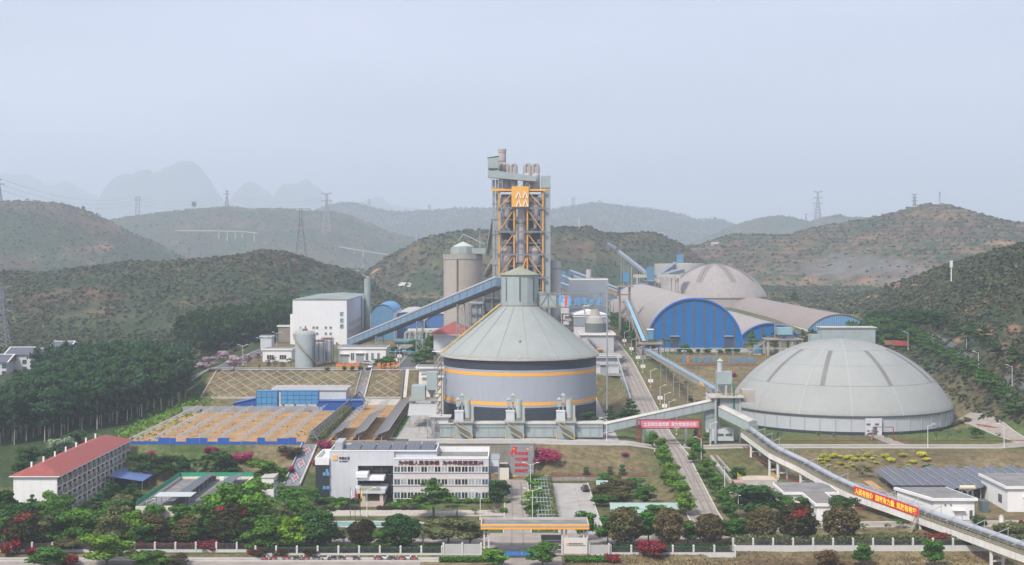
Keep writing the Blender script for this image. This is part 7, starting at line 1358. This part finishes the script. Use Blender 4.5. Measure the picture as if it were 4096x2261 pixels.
TR(2,[(400,830,1190,260)],'bright lime green tree behind the motorbike fence','bushy','lime',G1)
TR(2,[(150,900,1190,310),(30,980,1200,200),(1220,960,1200,170)],'green tree behind the motorbike fence','bushy','green',G1)
TR(2,[(1050,880,1170,240,'round','redbrown')],'reddish brown tree between the two clipped round trees','round','redbrown',G1)
TR(2,[(1620,900,1150,190)],'sparse thin tree right of the pond','sparse','olive',G1)
TR(2,[(1860,850,1120,330),(2060,870,1140,270)],'olive bushy tree left of the entrance columns','bushy','olive',G1)
TR(2,[(1720,495,870,380)],'tall tiered green tree in front of the office windows','layered','green','trees before the office')
TR(2,[(2350,500,720,180),(2300,560,730,150)],'dark green tree at the right end of the office','bushy','dark','trees before the office')
TR(2,[(880,960,1130,130),(760,1010,1150,120)],'thin bare tree beside the pond','sparse','olive',G1)
TR(2,[(1940,750,860,170)],'spiky pale palm on the office lawn','palm','mid','trees before the office'); TR(2,[(2290,740,830,120),(2110,770,850,90)],'small thin tree on the office lawn','sparse','olive','trees before the office')
for i in range(76):
    x=rnd.uniform(-131,-48); y=rnd.uniform(318.5,333) if i<48 else rnd.uniform(333,352)
    if -92<x<-68 and y>331: x-=24 if i%2 else -17
    plant('leafy_tree','bushy',('green','mid','olive','dark')[i%4],gp(x,y),rnd.uniform(5.5,9),rnd.uniform(6,9.5),'leafy tree in the thicket inside the left fence',group='thicket inside the left fence')
# clipped bushes before the office
TR(2,[(665,678,722,66),(760,674,718,62),(855,674,720,66),(780,728,772,62),(835,724,760,58),(885,718,756,62),(1350,722,772,88),(1440,722,766,66),(1945,690,735,64),(2035,686,735,68),(2125,684,735,72),(2220,688,735,72),(2400,690,735,60),(2380,780,830,60),(1480,752,790,40)],'clipped bright green globe bush before the office','globe','mid','globe bushes before the office','bush')
TR(2,[(823,752,798,56),(745,750,785,40),(1403,756,790,38)],'clipped lime globe bush before the office','globe','lime','globe bushes before the office','bush')
TR(2,[(705,760,808,60),(770,768,814,52),(875,756,804,60),(920,760,806,52),(968,758,806,56),(1012,766,806,46),(1215,758,802,52),(1262,758,804,54),(1308,758,804,52),(1444,760,808,56),(1520,758,806,54),(1580,786,810,40)],'clipped dark purple globe bush before the office','globe','purple','globe bushes before the office','bush')
def hedge(label,x0,x1,y0,y1,h,col='dark',n=1800,name='hedge'):
    z=Hs((x0+x1)/2,(y0+y1)/2); c=np.stack([NR.uniform(x0,x1,n),NR.uniform(y0,y1,n),z+h*NR.random(n)**.5],1); nr=NR.normal(size=(n,3)); nr[:,2]+=.6; nr/=np.linalg.norm(nr,axis=1)[:,None]; me=quads_mesh(name,c,nr,.2*(.7+.6*NR.random(n)),NR.random(n),LC[col]); o=bpy.data.objects.new(name,me); COL.objects.link(o); return tag(o,label,'hedge')
hedge('dark hedge along the office wall left of the steps',-53,-41.5,374,378.5,1.0); hedge('dark hedge bed left of the entrance steps',-50,-41,367,369,.5); hedge('dark hedge bed right of the entrance steps',-34,-22,367,369,.5); hedge('low green hedge along the office wall right of the steps',-31,-7,375.5,377.4,.9,'green'); hedge('clipped hedge in front of the name wall',11.6,21,306.5,310,.8,'green',2400); hedge('clipped hedge left of the entrance road',-16,-6,306.5,309.5,.7,'green'); hedge('dark hedge behind the right boundary fence',22,49,314,316,1.7,'dark',3000); hedge('dark brushy hedge behind the bank fence',50,118,319,322,2.0,'olive',8000); hedge('dark hedge with flowers behind the left boundary fence',-131,-58,316.4,318.5,1.5,'redbrown',6000); hedge('dark hedge behind the motorbike fence',-57,-16,314,316,1.4,'dark',3600)
hedge('overgrown vines on the pergola bank',-62.5,-58.2,428,545,2.2,'olive',9000,'vine_bank'); hedge('green vines over the trellis right of the drive',9.4,11.4,338,402,3.2,'olive',2200,'vines'); hedge('dark hedge strip along the right side of the silo yard panels',-37.6,-36.2,440,530,.8,'green',1800)
# gate area and right front
TR(3,[(330,445,600,170),(315,590,740,170),(310,700,880,190),(350,520,660,130)],'green tree in the island between the drives','bushy','mid','trees in the island')
TR(3,[(790,780,1085,200)],'green tree just right of the canopy','bushy','green','trees right of the gate')
TR(3,[(400,1095,1345,270)],'green tree in front of the gate, right of the blue gate','bushy','green','trees in front of the gate'); TR(2,[(2290,1150,1345,240)],'green tree in front of the gate, left of the blue gate','bushy','mid','trees in front of the gate')
TR(3,[(1165,770,1140,290),(1580,780,1150,265),(1960,840,1135,260),(2460,765,1110,250)],'round copper brown tree behind the fence right of the gate','round','brown','round brown trees right of the gate')
TR(4,[(455,745,1110,330,'round','redbrown')],'round brown tree with red blossom down its left side','round','redbrown','round brown trees right of the gate'); TR(4,[(870,765,1100,310)],'largest round copper brown tree, below the pipe conveyor','round','brown','round brown trees right of the gate')
TR(3,[(1010,820,1130,200),(1390,770,1120,220),(1760,880,1120,170),(2170,860,1110,200),(2290,850,1090,180)],'green tree filling the gaps between the round brown trees','bushy','green','trees right of the gate')
TR(3,[(960,520,720,190,'bushy','brown'),(1150,485,690,230,'bushy','brown'),(1130,600,770,210,'bushy','brown')],'brown leaved tree beside the car shelters','bushy','brown','trees by the car shelters')
TR(3,[(1350,555,760,220),(1270,475,640,160),(940,650,770,140),(1030,640,770,140),(1480,740,900,200),(1250,760,890,200),(970,450,560,130),(1080,460,580,120)],'green tree beside the car shelters','bushy','green','trees by the car shelters')
TR(3,[(1425,85,215,130),(1500,150,290,140),(1530,225,370,150),(1560,300,450,160),(1600,385,530,170),(1560,440,560,150),(1640,470,620,200),(1690,560,710,210),(1740,665,850,220)],'bushy tree on the left side of the main road','bushy','mid','trees along the main road, left row')
TR(3,[(1810,150,260,130),(1860,200,330,150),(1810,260,360,110),(1930,345,500,180),(1960,430,560,170),(2020,510,660,180),(2110,640,800,220),(2160,760,930,190)],'bushy tree on the right side of the main road','bushy','green','trees along the main road, right row')
TR(3,[(2400,540,900,420)],'very large dense green tree right of the main road foot','bushy','dark','trees right of the main road'); TR(3,[(2230,380,540,130)],'dark small tree beside the drain wall','bushy','dark','trees right of the main road')
TR(3,[(808,415,500,50),(1030,410,500,45),(1145,385,490,55)],'thin clipped sapling on the low wall of the grass slope','topiary','dark','saplings on the low wall')
TR(3,[(1838,5,130,48)],'spiral clipped topiary beside the gantry post','topiary','dark',None); TR(3,[(1930,70,115,50)],'small globe bush under the grey gallery','globe','mid',None,'bush')
TR(4,[(890,650,900,250)],'dark green tree behind the largest round brown tree','bushy','dark','trees right of the main road'); TR(4,[(1060,370,490,160)],'thin grey green tree left of the solar canopies','sparse','olive','trees right of the main road'); TR(4,[(1680,360,415,110)],'dark green shrub behind the solar canopies','shrub','dark',None,'bush')
TR(4,[(340,640,860,180),(520,670,840,150)],'green tree beside the low sheds','bushy','green','trees right of the main road')
TR(4,[(1060,1090,1330,175),(1740,1060,1345,200)],'bright green tree on the dry bank in front of the fence','bushy','green','trees on the dry bank'); TR(4,[(750,1125,1330,210,'shrub','dry')],'dry brown bush on the bank in front of the fence','shrub','dry',None,'bush')
TR(4,[(1710,860,960,110),(1080,925,1000,70),(1420,880,970,110),(1300,920,990,60),(650,935,990,60)],'small thin tree along the inner road under the conveyor','sparse','green','small trees along the inner road')
TR(4,[(2150,840,950,110),(2450,880,1010,230,'shrub','olive'),(2330,1040,1130,200,'shrub','olive')],'shrub beside the white workshop gate','shrub','dark','shrubs by the workshop gate','bush')
TR(4,[(1300,990,1100,200),(1480,980,1090,160),(1950,1020,1110,220),(1120,1000,1090,170)],'straggly olive bush behind the bank fence','shrub','olive','bushes behind the bank fence','bush')
TR(1,[(1000,1015,1335,430)],'big bright green tree outside the left fence','bushy','mid','trees outside the left fence'); TR(1,[(430,1140,1345,330),(1370,1185,1345,330)],'low green tree outside the left fence','bushy','green','trees outside the left fence')
# flowering shrubs
TR(3,[(450,195,365,210),(1180,255,305,62)],'magenta bougainvillea on the grass slope right of the slogan board','shrub','magenta','bougainvillea shrubs','bush')
TR(2,[(375,200,295,180,'shrub','redbrown'),(695,140,240,110),(350,375,455,95),(598,335,385,60)],'magenta bougainvillea beside the painted stair left of the office','shrub','magenta','bougainvillea shrubs','bush')
TR(1,[(1420,225,300,85),(1628,282,345,80),(2265,235,365,160),(1985,200,275,100)],'magenta bougainvillea on the left grass slope','shrub','magenta','bougainvillea shrubs','bush')
TR(7,[(2138,780,835,105)],'magenta bougainvillea on the slope behind the transfer tower','shrub','magenta','bougainvillea shrubs','bush'); TR(7,[(1620,1105,1175,145)],'magenta bougainvillea beside the main road lamps','shrub','magenta','bougainvillea shrubs','bush'); TR(7,[(1270,568,600,55)],'magenta bougainvillea below the steep conveyor','shrub','magenta','bougainvillea shrubs','bush'); TR(6,[(1645,770,865,115)],'magenta bougainvillea beside the filter house','shrub','magenta','bougainvillea shrubs','bush')
TR(1,[(90,1060,1235,150),(320,1120,1210,130),(1240,1075,1175,170),(1470,1085,1180,140),(1650,1090,1180,120),(1940,1060,1180,190),(2400,1130,1215,130),(620,1190,1320,170)],'red bougainvillea along the left boundary fence','shrub','red','red bougainvillea on the fences','bush')
TR(2,[(90,1140,1225,150),(290,1140,1220,120),(570,1140,1220,110),(900,1150,1215,60)],'dark red bougainvillea behind the motorbike fence','shrub','redbrown','red bougainvillea on the fences','bush'); TR(1,[(1660,1200,1335,220)],'brownish red shrub outside the left fence','shrub','redbrown',None,'bush')
TR(3,[(1395,1055,1230,255)],'big red bougainvillea over the fence right of the gate','shrub','red','red bougainvillea on the fences','bush'); TR(3,[(1050,1185,1290,110)],'small red bougainvillea at the corner of the clipped hedge','shrub','red','red bougainvillea on the fences','bush'); TR(4,[(415,1060,1130,115)],'low red shrub under the brown tree with red blossom','shrub','red','red bougainvillea on the fences','bush'); TR(4,[(1715,985,1110,240)],'red bougainvillea over the bank fence beside the conveyor','shrub','red','red bougainvillea on the fences','bush'); TR(4,[(2555,870,960,70)],'red shrub at the right edge by the workshop gate','shrub','red','red bougainvillea on the fences','bush')
TR(4,[(655,297,335,50),(700,262,312,66),(785,262,315,66),(735,300,342,56),(690,340,370,44),(735,365,398,52),(470,378,405,46),(860,270,308,48),(905,292,332,56),(945,268,308,50),(980,298,342,60),(855,335,375,56),(905,376,404,40),(820,380,405,32),(940,346,362,26),(975,366,400,34),(1025,272,300,34),(1105,263,305,58),(1070,295,338,52),(1150,306,332,38),(1180,280,298,22),(1187,338,362,46),(1275,255,308,62),(1325,292,348,68),(1440,258,304,64),(1608,242,302,84),(1662,296,338,64),(1535,330,373,62),(1493,366,396,46)],'yellow green bush on the grass slope below the dome road','shrub','yellow','yellow bushes on the dome slope','bush')
TR(4,[(212,366,410,52),(283,305,355,30)],'small green bush beside the white conveyor frames','shrub','mid',None,'bush')
# dome lawn
TR(8,[(145,1262,1292,26),(215,1270,1300,28),(300,1288,1322,36),(390,1296,1328,34),(487,1315,1345,30),(593,1318,1352,36),(690,1308,1352,38),(800,1314,1366,40),(1140,1322,1352,36),(1255,1308,1362,46),(1355,1312,1362,52),(1455,1308,1366,58),(1545,1298,1362,56),(1625,1290,1340,60),(1705,1290,1338,50),(1770,1294,1346,52),(1840,1265,1322,54),(1890,1255,1308,50),(1940,1240,1296,50),(1990,1225,1280,56),(2045,1205,1262,60)],'small olive shrub along the foot of the front dome','shrub','olive','shrubs along the dome foot','bush')
TR(4,[(2125,18,125,110)],'leafy green tree on the right part of the dome lawn','bushy','green',None)
TR(4,[(285,55,150,50),(650,60,140,40),(800,70,140,36),(1150,40,140,80),(1745,55,150,50),(1880,70,145,40),(1965,50,110,40),(2190,60,120,40),(2340,70,130,40),(1285,90,150,30),(1420,60,130,36)],'thin sapling on the dome lawn','sparse','olive','saplings on the dome lawn')
# middle: silo, halls, road
TR(7,[(820,1150,1295,145)],'round leafy tree in front of the silo base','bushy','dark','trees right of the silo'); TR(7,[(1210,1035,1295,150),(1040,1110,1295,150),(1150,1120,1300,160),(1270,1160,1310,140)],'dark tree between the silo and the main road','layered','dark','trees right of the silo')
for i in range(13): y=668+i*15; x=58+(i%3)*1.7; plant('leafy_tree',('layered','bushy')[i%2],'green',gp(x,y),rnd.uniform(8,10.5),rnd.uniform(7,9),'tree beside the upper main road by the arched hall',group='trees along the upper road')
TR(7,[(1540,465,615,100),(1640,470,620,95),(1590,480,610,80)],'palm in front of the striped gable','palm','green','palms before the striped hall')
TR(7,[(1430,480,600,90),(1730,520,610,80),(1780,570,625,60),(1950,555,625,80),(2060,575,625,60),(2130,545,625,80),(2220,560,625,70),(1680,560,620,50),(1860,570,620,50)],'low leafy tree in front of the striped gable','bushy','green','trees before the striped hall')
TR(7,[(2360,390,610,90),(2470,420,600,60),(2570,430,600,90)],'tiered tree in front of the small blue gable','layered','green','trees before the halls'); TR(8,[(30,400,600,110),(235,380,560,80),(500,390,560,90),(590,380,540,110),(710,365,520,100),(560,450,560,80)],'tiered tree behind the front dome','layered','dark','trees before the halls')
TR(7,[(1785,1020,1065,46),(1865,1045,1090,48),(1800,1240,1300,44),(1750,870,900,40)],'small bush on the slope below the hopper pipe','shrub','olive',None,'bush')
TR(6,[(1560,480,640,150),(1640,540,720,200),(1590,590,730,150),(1700,420,610,130),(1650,370,560,110),(1570,300,430,120),(1690,270,400,90),(1520,330,450,90)],'leafy tree between the green edged lane and the silo','bushy','green','trees left of the silo')
TR(6,[(1220,650,765,110),(1300,635,765,130),(1360,540,640,90),(1430,560,640,80)],'leafy tree behind the right orange letters','bushy','green','trees on the upper terrace'); TR(6,[(720,740,775,40),(880,725,775,36),(955,725,775,36),(1035,725,775,40),(1110,740,775,40)],'small clipped shrub behind the left orange letters','shrub','dark','shrubs behind the orange letters','bush')
TR(6,[(180,660,770,70),(240,680,775,50),(300,690,780,40),(370,650,770,50),(90,710,775,30),(320,700,775,30),(210,640,700,50)],'bare young tree left of the grey tank','sparse','olive','bare young trees by the tank')
TR(6,[(520,992,1030,40),(610,995,1030,36),(700,998,1032,36),(778,998,1032,34)],'small round shrub at the foot of the concrete lattice','shrub','green','shrubs at the lattice foot','bush')
TR(5,[(1900,690,790,110),(1970,640,785,120),(2110,490,600,130),(2085,590,690,100),(2190,620,780,110),(2245,640,745,70),(2320,610,720,80),(2420,600,690,70)],'pale pink blossom tree beside the left lane','bushy','pink','blossom trees by the left lane')
TR(1,[(590,100,380,270,'bushy','whiteish'),(480,200,420,200),(260,180,400,200),(200,330,480,160),(700,40,250,240),(830,100,300,180)],'dark bushy tree at the wood edge behind the dormitory','bushy','dark','trees behind the dormitory')
# trees along the hillside lane
for i in range(30):
    y=470+i*10.3; xl=175+(y-486)/97*7 if y<583 else 182+(y-583)/160*7
    plant('tiered_tree','layered','green',gp(xl-5,y),rnd.uniform(7.5,9.5),rnd.uniform(7,8.6),'lane tree on the dome side of the hillside lane',group='trees along the hillside lane',var=i%3)
    if i%2==0 or i>14: plant('tiered_tree',('layered','bushy')[i%2],'dark',gp(xl+6.5+rnd.uniform(0,2),y+4),rnd.uniform(8,10.5),rnd.uniform(7.5,9.5),'lane tree on the hill side of the hillside lane',group='trees along the hillside lane')
for i in range(26):
    px,py=T(8,rnd.uniform(1080,1520),rnd.uniform(450,600)); p=hit(px,py); plant('leafy_tree','bushy',('green','dark')[i%2],p,rnd.uniform(8,12),rnd.uniform(8,11),'leafy tree in the grove right of the brown hall',group='trees in the grove right of the brown hall')
# the eucalyptus wood on the left
pts=[]
for a in np.arange(-300,-121,5.6):
    for b_ in np.arange(452,668,5.6):
        x=a+rnd.uniform(-2.2,2.2); y=b_+rnd.uniform(-2.2,2.2)
        front=470+ (x+170)*.75 if x>-170 else 470-(x+170)*-.05
        right=-128-(y-540)*.10 if y>540 else -128-(540-y)*.42
        if y>front-6 and x<right and y<640+(x+150)*-.1 and 512+F*x/y>-22: pts.append((x,y))
pts.sort(key=lambda q:q[1]); 
vill=[(v.location.x,v.location.y) for v in bpy.data.objects if v.name.startswith('villa') and v.type=='EMPTY']
def gumh(x,y): return rnd.uniform(14,19)-4.5*max(0,min(1,(y-560)/90))
keep=[]
for x,y in pts:
    px=512+F*x/y; tp=np.interp(px,[0,11,30,53,85,117,139,171,187],[383,378,367,357,346,333,338,341,357])+rnd.uniform(0,7); hm=HC-(tp-YH)*y/F-Hs(x,y)
    if hm>5: keep.append((x,y,min(hm,rnd.uniform(15,19.5))))
pts=[k[:2] for k in keep]
for x,y,h in keep[:285]: plant('eucalyptus_tree','gum',('gum','gum','gum','dark')[rnd.randrange(4)],gp(x,y),h,rnd.uniform(6.4,9.0)*min(1,.4+h/22),'slender dark eucalyptus standing in the wood on the left','tree','eucalyptus trees in the left wood')
def mass(name,plist,kind,cols,label,hf,wf,nq=260,sz=.55):
    C_=[];N_=[];V_=[];S_=[]
    L,_,_,inn=lobes_for(kind,5)
    for x,y in plist:
        z=Hs(x,y); h=hf(); w=wf(); c,n_,v=cloud(L,nq,inn); a=rnd.uniform(0,6.28); cx=c[:,0]*math.cos(a)-c[:,1]*math.sin(a); cy_=c[:,0]*math.sin(a)+c[:,1]*math.cos(a)
        C_.append(np.stack([x+cx*w/5.5,y+cy_*w/5.5,z+c[:,2]*h/10],1)); N_.append(n_); V_.append(np.clip(v+rnd.uniform(-.2,.2),0,1)); S_.append(np.full(nq,sz)*(.7+.6*NR.random(nq)))
    me=quads_mesh(name,np.concatenate(C_),np.concatenate(N_),np.concatenate(S_),np.concatenate(V_),LC[cols]); o=bpy.data.objects.new(name,me); COL.objects.link(o); return tag(o,kind='stuff')
if len(pts)>285: mass('wood_behind',pts[285:],'gum','gum','',lambda:rnd.uniform(12,15),lambda:rnd.uniform(6,8))
far=[]
for i in range(900):
    px=rnd.uniform(178,296); y=rnd.uniform(668,930); x=(px-512)*y/F
    pg=YH+F*(HC-Hs(x,y))/y
    if y<668+max(0,(208-px))*3 or (px>205 and y<690+(px-205)*.6) or pg<338-(px-205)*.22: continue
    far.append((x,y))
mass('far_wood',far[:560],'gum','dark','',lambda:rnd.uniform(13,18),lambda:rnd.uniform(7,9),200,.75)
# scrub on the hills
def scrub(name,n,y0,y1,col,smin,smax,k=7,test=None,px0=-25,px1=1050,hf=.6):
    py=np.exp(NR.uniform(math.log(y0),math.log(y1),n)); px=NR.uniform(px0,px1,n); x=(px-512)*py/F; z=H(x,py); b=Hbase(x,py); ok=(z-b>2.5)|((py>985)&~((x>105)&(x<212)&(py<1175))&~((np.abs(x-150)<40)&(py<1275)))|((x<-132)&(py>645))|((x>218)&(py>680))
    pyy_=YH+F*(HC-z)/py; dn=fbm(x,py,70,77)+.35*(fbm(x,py,20,78)-.5); ok&=(dn>NR.uniform(.15,.62,n))
    tr=(np.sin(z*1.25+fbm(x,py,60,11)*4)>.62)&(x>180)&(py>1350)&(py<2200); ok&=~tr
    if test is not None: ok&=test(x,py,px,pyy_)|(NR.random(n)<.25)
    x,y,z=x[ok],py[ok],z[ok]; m=len(x); r=NR.uniform(smin,smax,m)*(y/1200)**.35
    d=NR.normal(size=(m,k,3)); d/=np.linalg.norm(d,axis=2)[...,None]; d[...,2]=np.abs(d[...,2])
    c=np.stack([x,y,z],1)[:,None,:]+d*r[:,None,None]*np.array((1,1,hf*1.5))*NR.uniform(.35,1,(m,k,1)); nr=d+NR.normal(size=(m,k,3))*.45; nr[...,2]+=.7; nr/=np.linalg.norm(nr,axis=2)[...,None]
    v=np.clip(.45+.2*NR.normal(size=(m,1))+.12*NR.normal(size=(m,k)),0,1)
    me=quads_mesh(name,c.reshape(-1,3),nr.reshape(-1,3),np.repeat(r*.55,k),v.ravel(),LC[col]); o=bpy.data.objects.new(name,me); COL.objects.link(o); return tag(o,kind='stuff')
noq=lambda x,y,px,pv: ~((((px-860)/75)**2+((pv-268)/13)**2<1)|(((px-905)/45)**2+((pv-282)/8)**2<1))
LC['scrub_green']=leafmat('leaf_scrub',(.042,.062,.034),(.066,.092,.045),(.105,.125,.06)); LC['scrub_brown']=leafmat('leaf_scrub_brown',(.055,.055,.034),(.092,.084,.05),(.15,.115,.068))
scrub('hill_scrub',66000,640,4300,'scrub_green',1.0,2.8,7,noq); scrub('hill_brush',76000,640,4300,'scrub_brown',.8,2.2,6,noq); scrub('near_hill_scrub',4200,430,1150,'scrub_green',.9,2.0,9,noq,880,1050); scrub('near_hill_brush',6500,430,1150,'scrub_brown',.7,1.7,8,noq,880,1050); scrub('ridge_trees',12000,5200,6100,'scrub_green',3.2,5.5,6,None,280,800,1.2)
# lone trees on the crests
for px,py,Y,h,w,c,l in ((T(9,1820,545)+(3580,19,17,'dark','lone round dark tree on the far left crest')),(T(9,780,560)+(2290,8,8,'dark','small dark tree on the left hill shoulder')),(T(11,835,770)+(1490,7,15,'dark','dark clump on the crest right of the white pole')),(T(12,830,665)+(4150,21,44,'dark','dark conifer clump behind the right hills')),(T(12,425,1400)+(1010,8,7,'dark','dark conical tree on the quarry road'))):
    p=at(px,py,Y); p.z-=1; plant('crest_tree','bushy' if 'conical' not in l else 'cone',c,p,h,w,l)
# dry grass on the bank in front of the right fence
n=5200; x=NR.uniform(14,122,n); y=NR.uniform(296,316.5,n); z=H(x,y,False); c=np.stack([x,y,z+.12],1); nr=NR.normal(size=(n,3)); nr[:,2]*=.3; nr/=np.linalg.norm(nr,axis=1)[:,None]; o=bpy.data.objects.new('dry_grass',quads_mesh('dry_grass',c,nr,.16*(.5+NR.random(n)),NR.random(n),LC['dry'])); COL.objects.link(o); tag(o,kind='stuff')
x=NR.uniform(-118,-63,520); y=NR.uniform(426,509,520); k=fbm(x,y,14,55)>.5; x,y=x[k],y[k]; c=np.stack([x,y,H(x,y,False)+.22],1); nr=NR.normal(size=(len(x),3)); nr/=np.linalg.norm(nr,axis=1)[:,None]; o=bpy.data.objects.new('field_weeds',quads_mesh('field_weeds',c,nr,.24*(.5+NR.random(len(x))),NR.random(len(x)),LC['olive'])); COL.objects.link(o); tag(o,kind='stuff')
x=NR.uniform(-130,-122,1400)+NR.normal(size=1400)*6; y=NR.uniform(425,560,1400); c=np.stack([x,y,H(x,y,False)+.4],1); nr=NR.normal(size=(1400,3)); nr/=np.linalg.norm(nr,axis=1)[:,None]; o=bpy.data.objects.new('ditch_weeds',quads_mesh('ditch_weeds',c,nr,.5*(.5+NR.random(1400)),NR.random(1400),LC['mid'])); COL.objects.link(o); tag(o,kind='stuff')
# every repeated tree is told apart by its place in its row
from collections import defaultdict
dd=defaultdict(list)
for t,d,p in TREES: dd[d].append((512+F*p.x/p.y,t))
for d,l in dd.items():
    if len(l)<2 or 'eucalyptus' in d: continue
    l.sort(key=lambda q:q[0])
    for i,(a,t) in enumerate(l): t['label']=d+', '+nth(i)+' from the left'
# ------------------------------------------------------------------ the air: one even volume round the whole scene
hz=MB().box(-7400,7400,-60,15600,-8,930).build('haze',[]); tag(hz,kind='stuff')
hm=bpy.data.materials.new('haze'); hm.use_nodes=True; hn=hm.node_tree.nodes; hn.clear()
pv=hn.new('ShaderNodeVolumePrincipled'); pv.inputs['Color'].default_value=(.77,.875,.975,1); pv.inputs['Density'].default_value=.00019; pv.inputs['Anisotropy'].default_value=.2
ho=hn.new('ShaderNodeOutputMaterial'); hm.node_tree.links.new(pv.outputs[0],ho.inputs['Volume']); hz.data.materials.append(hm)
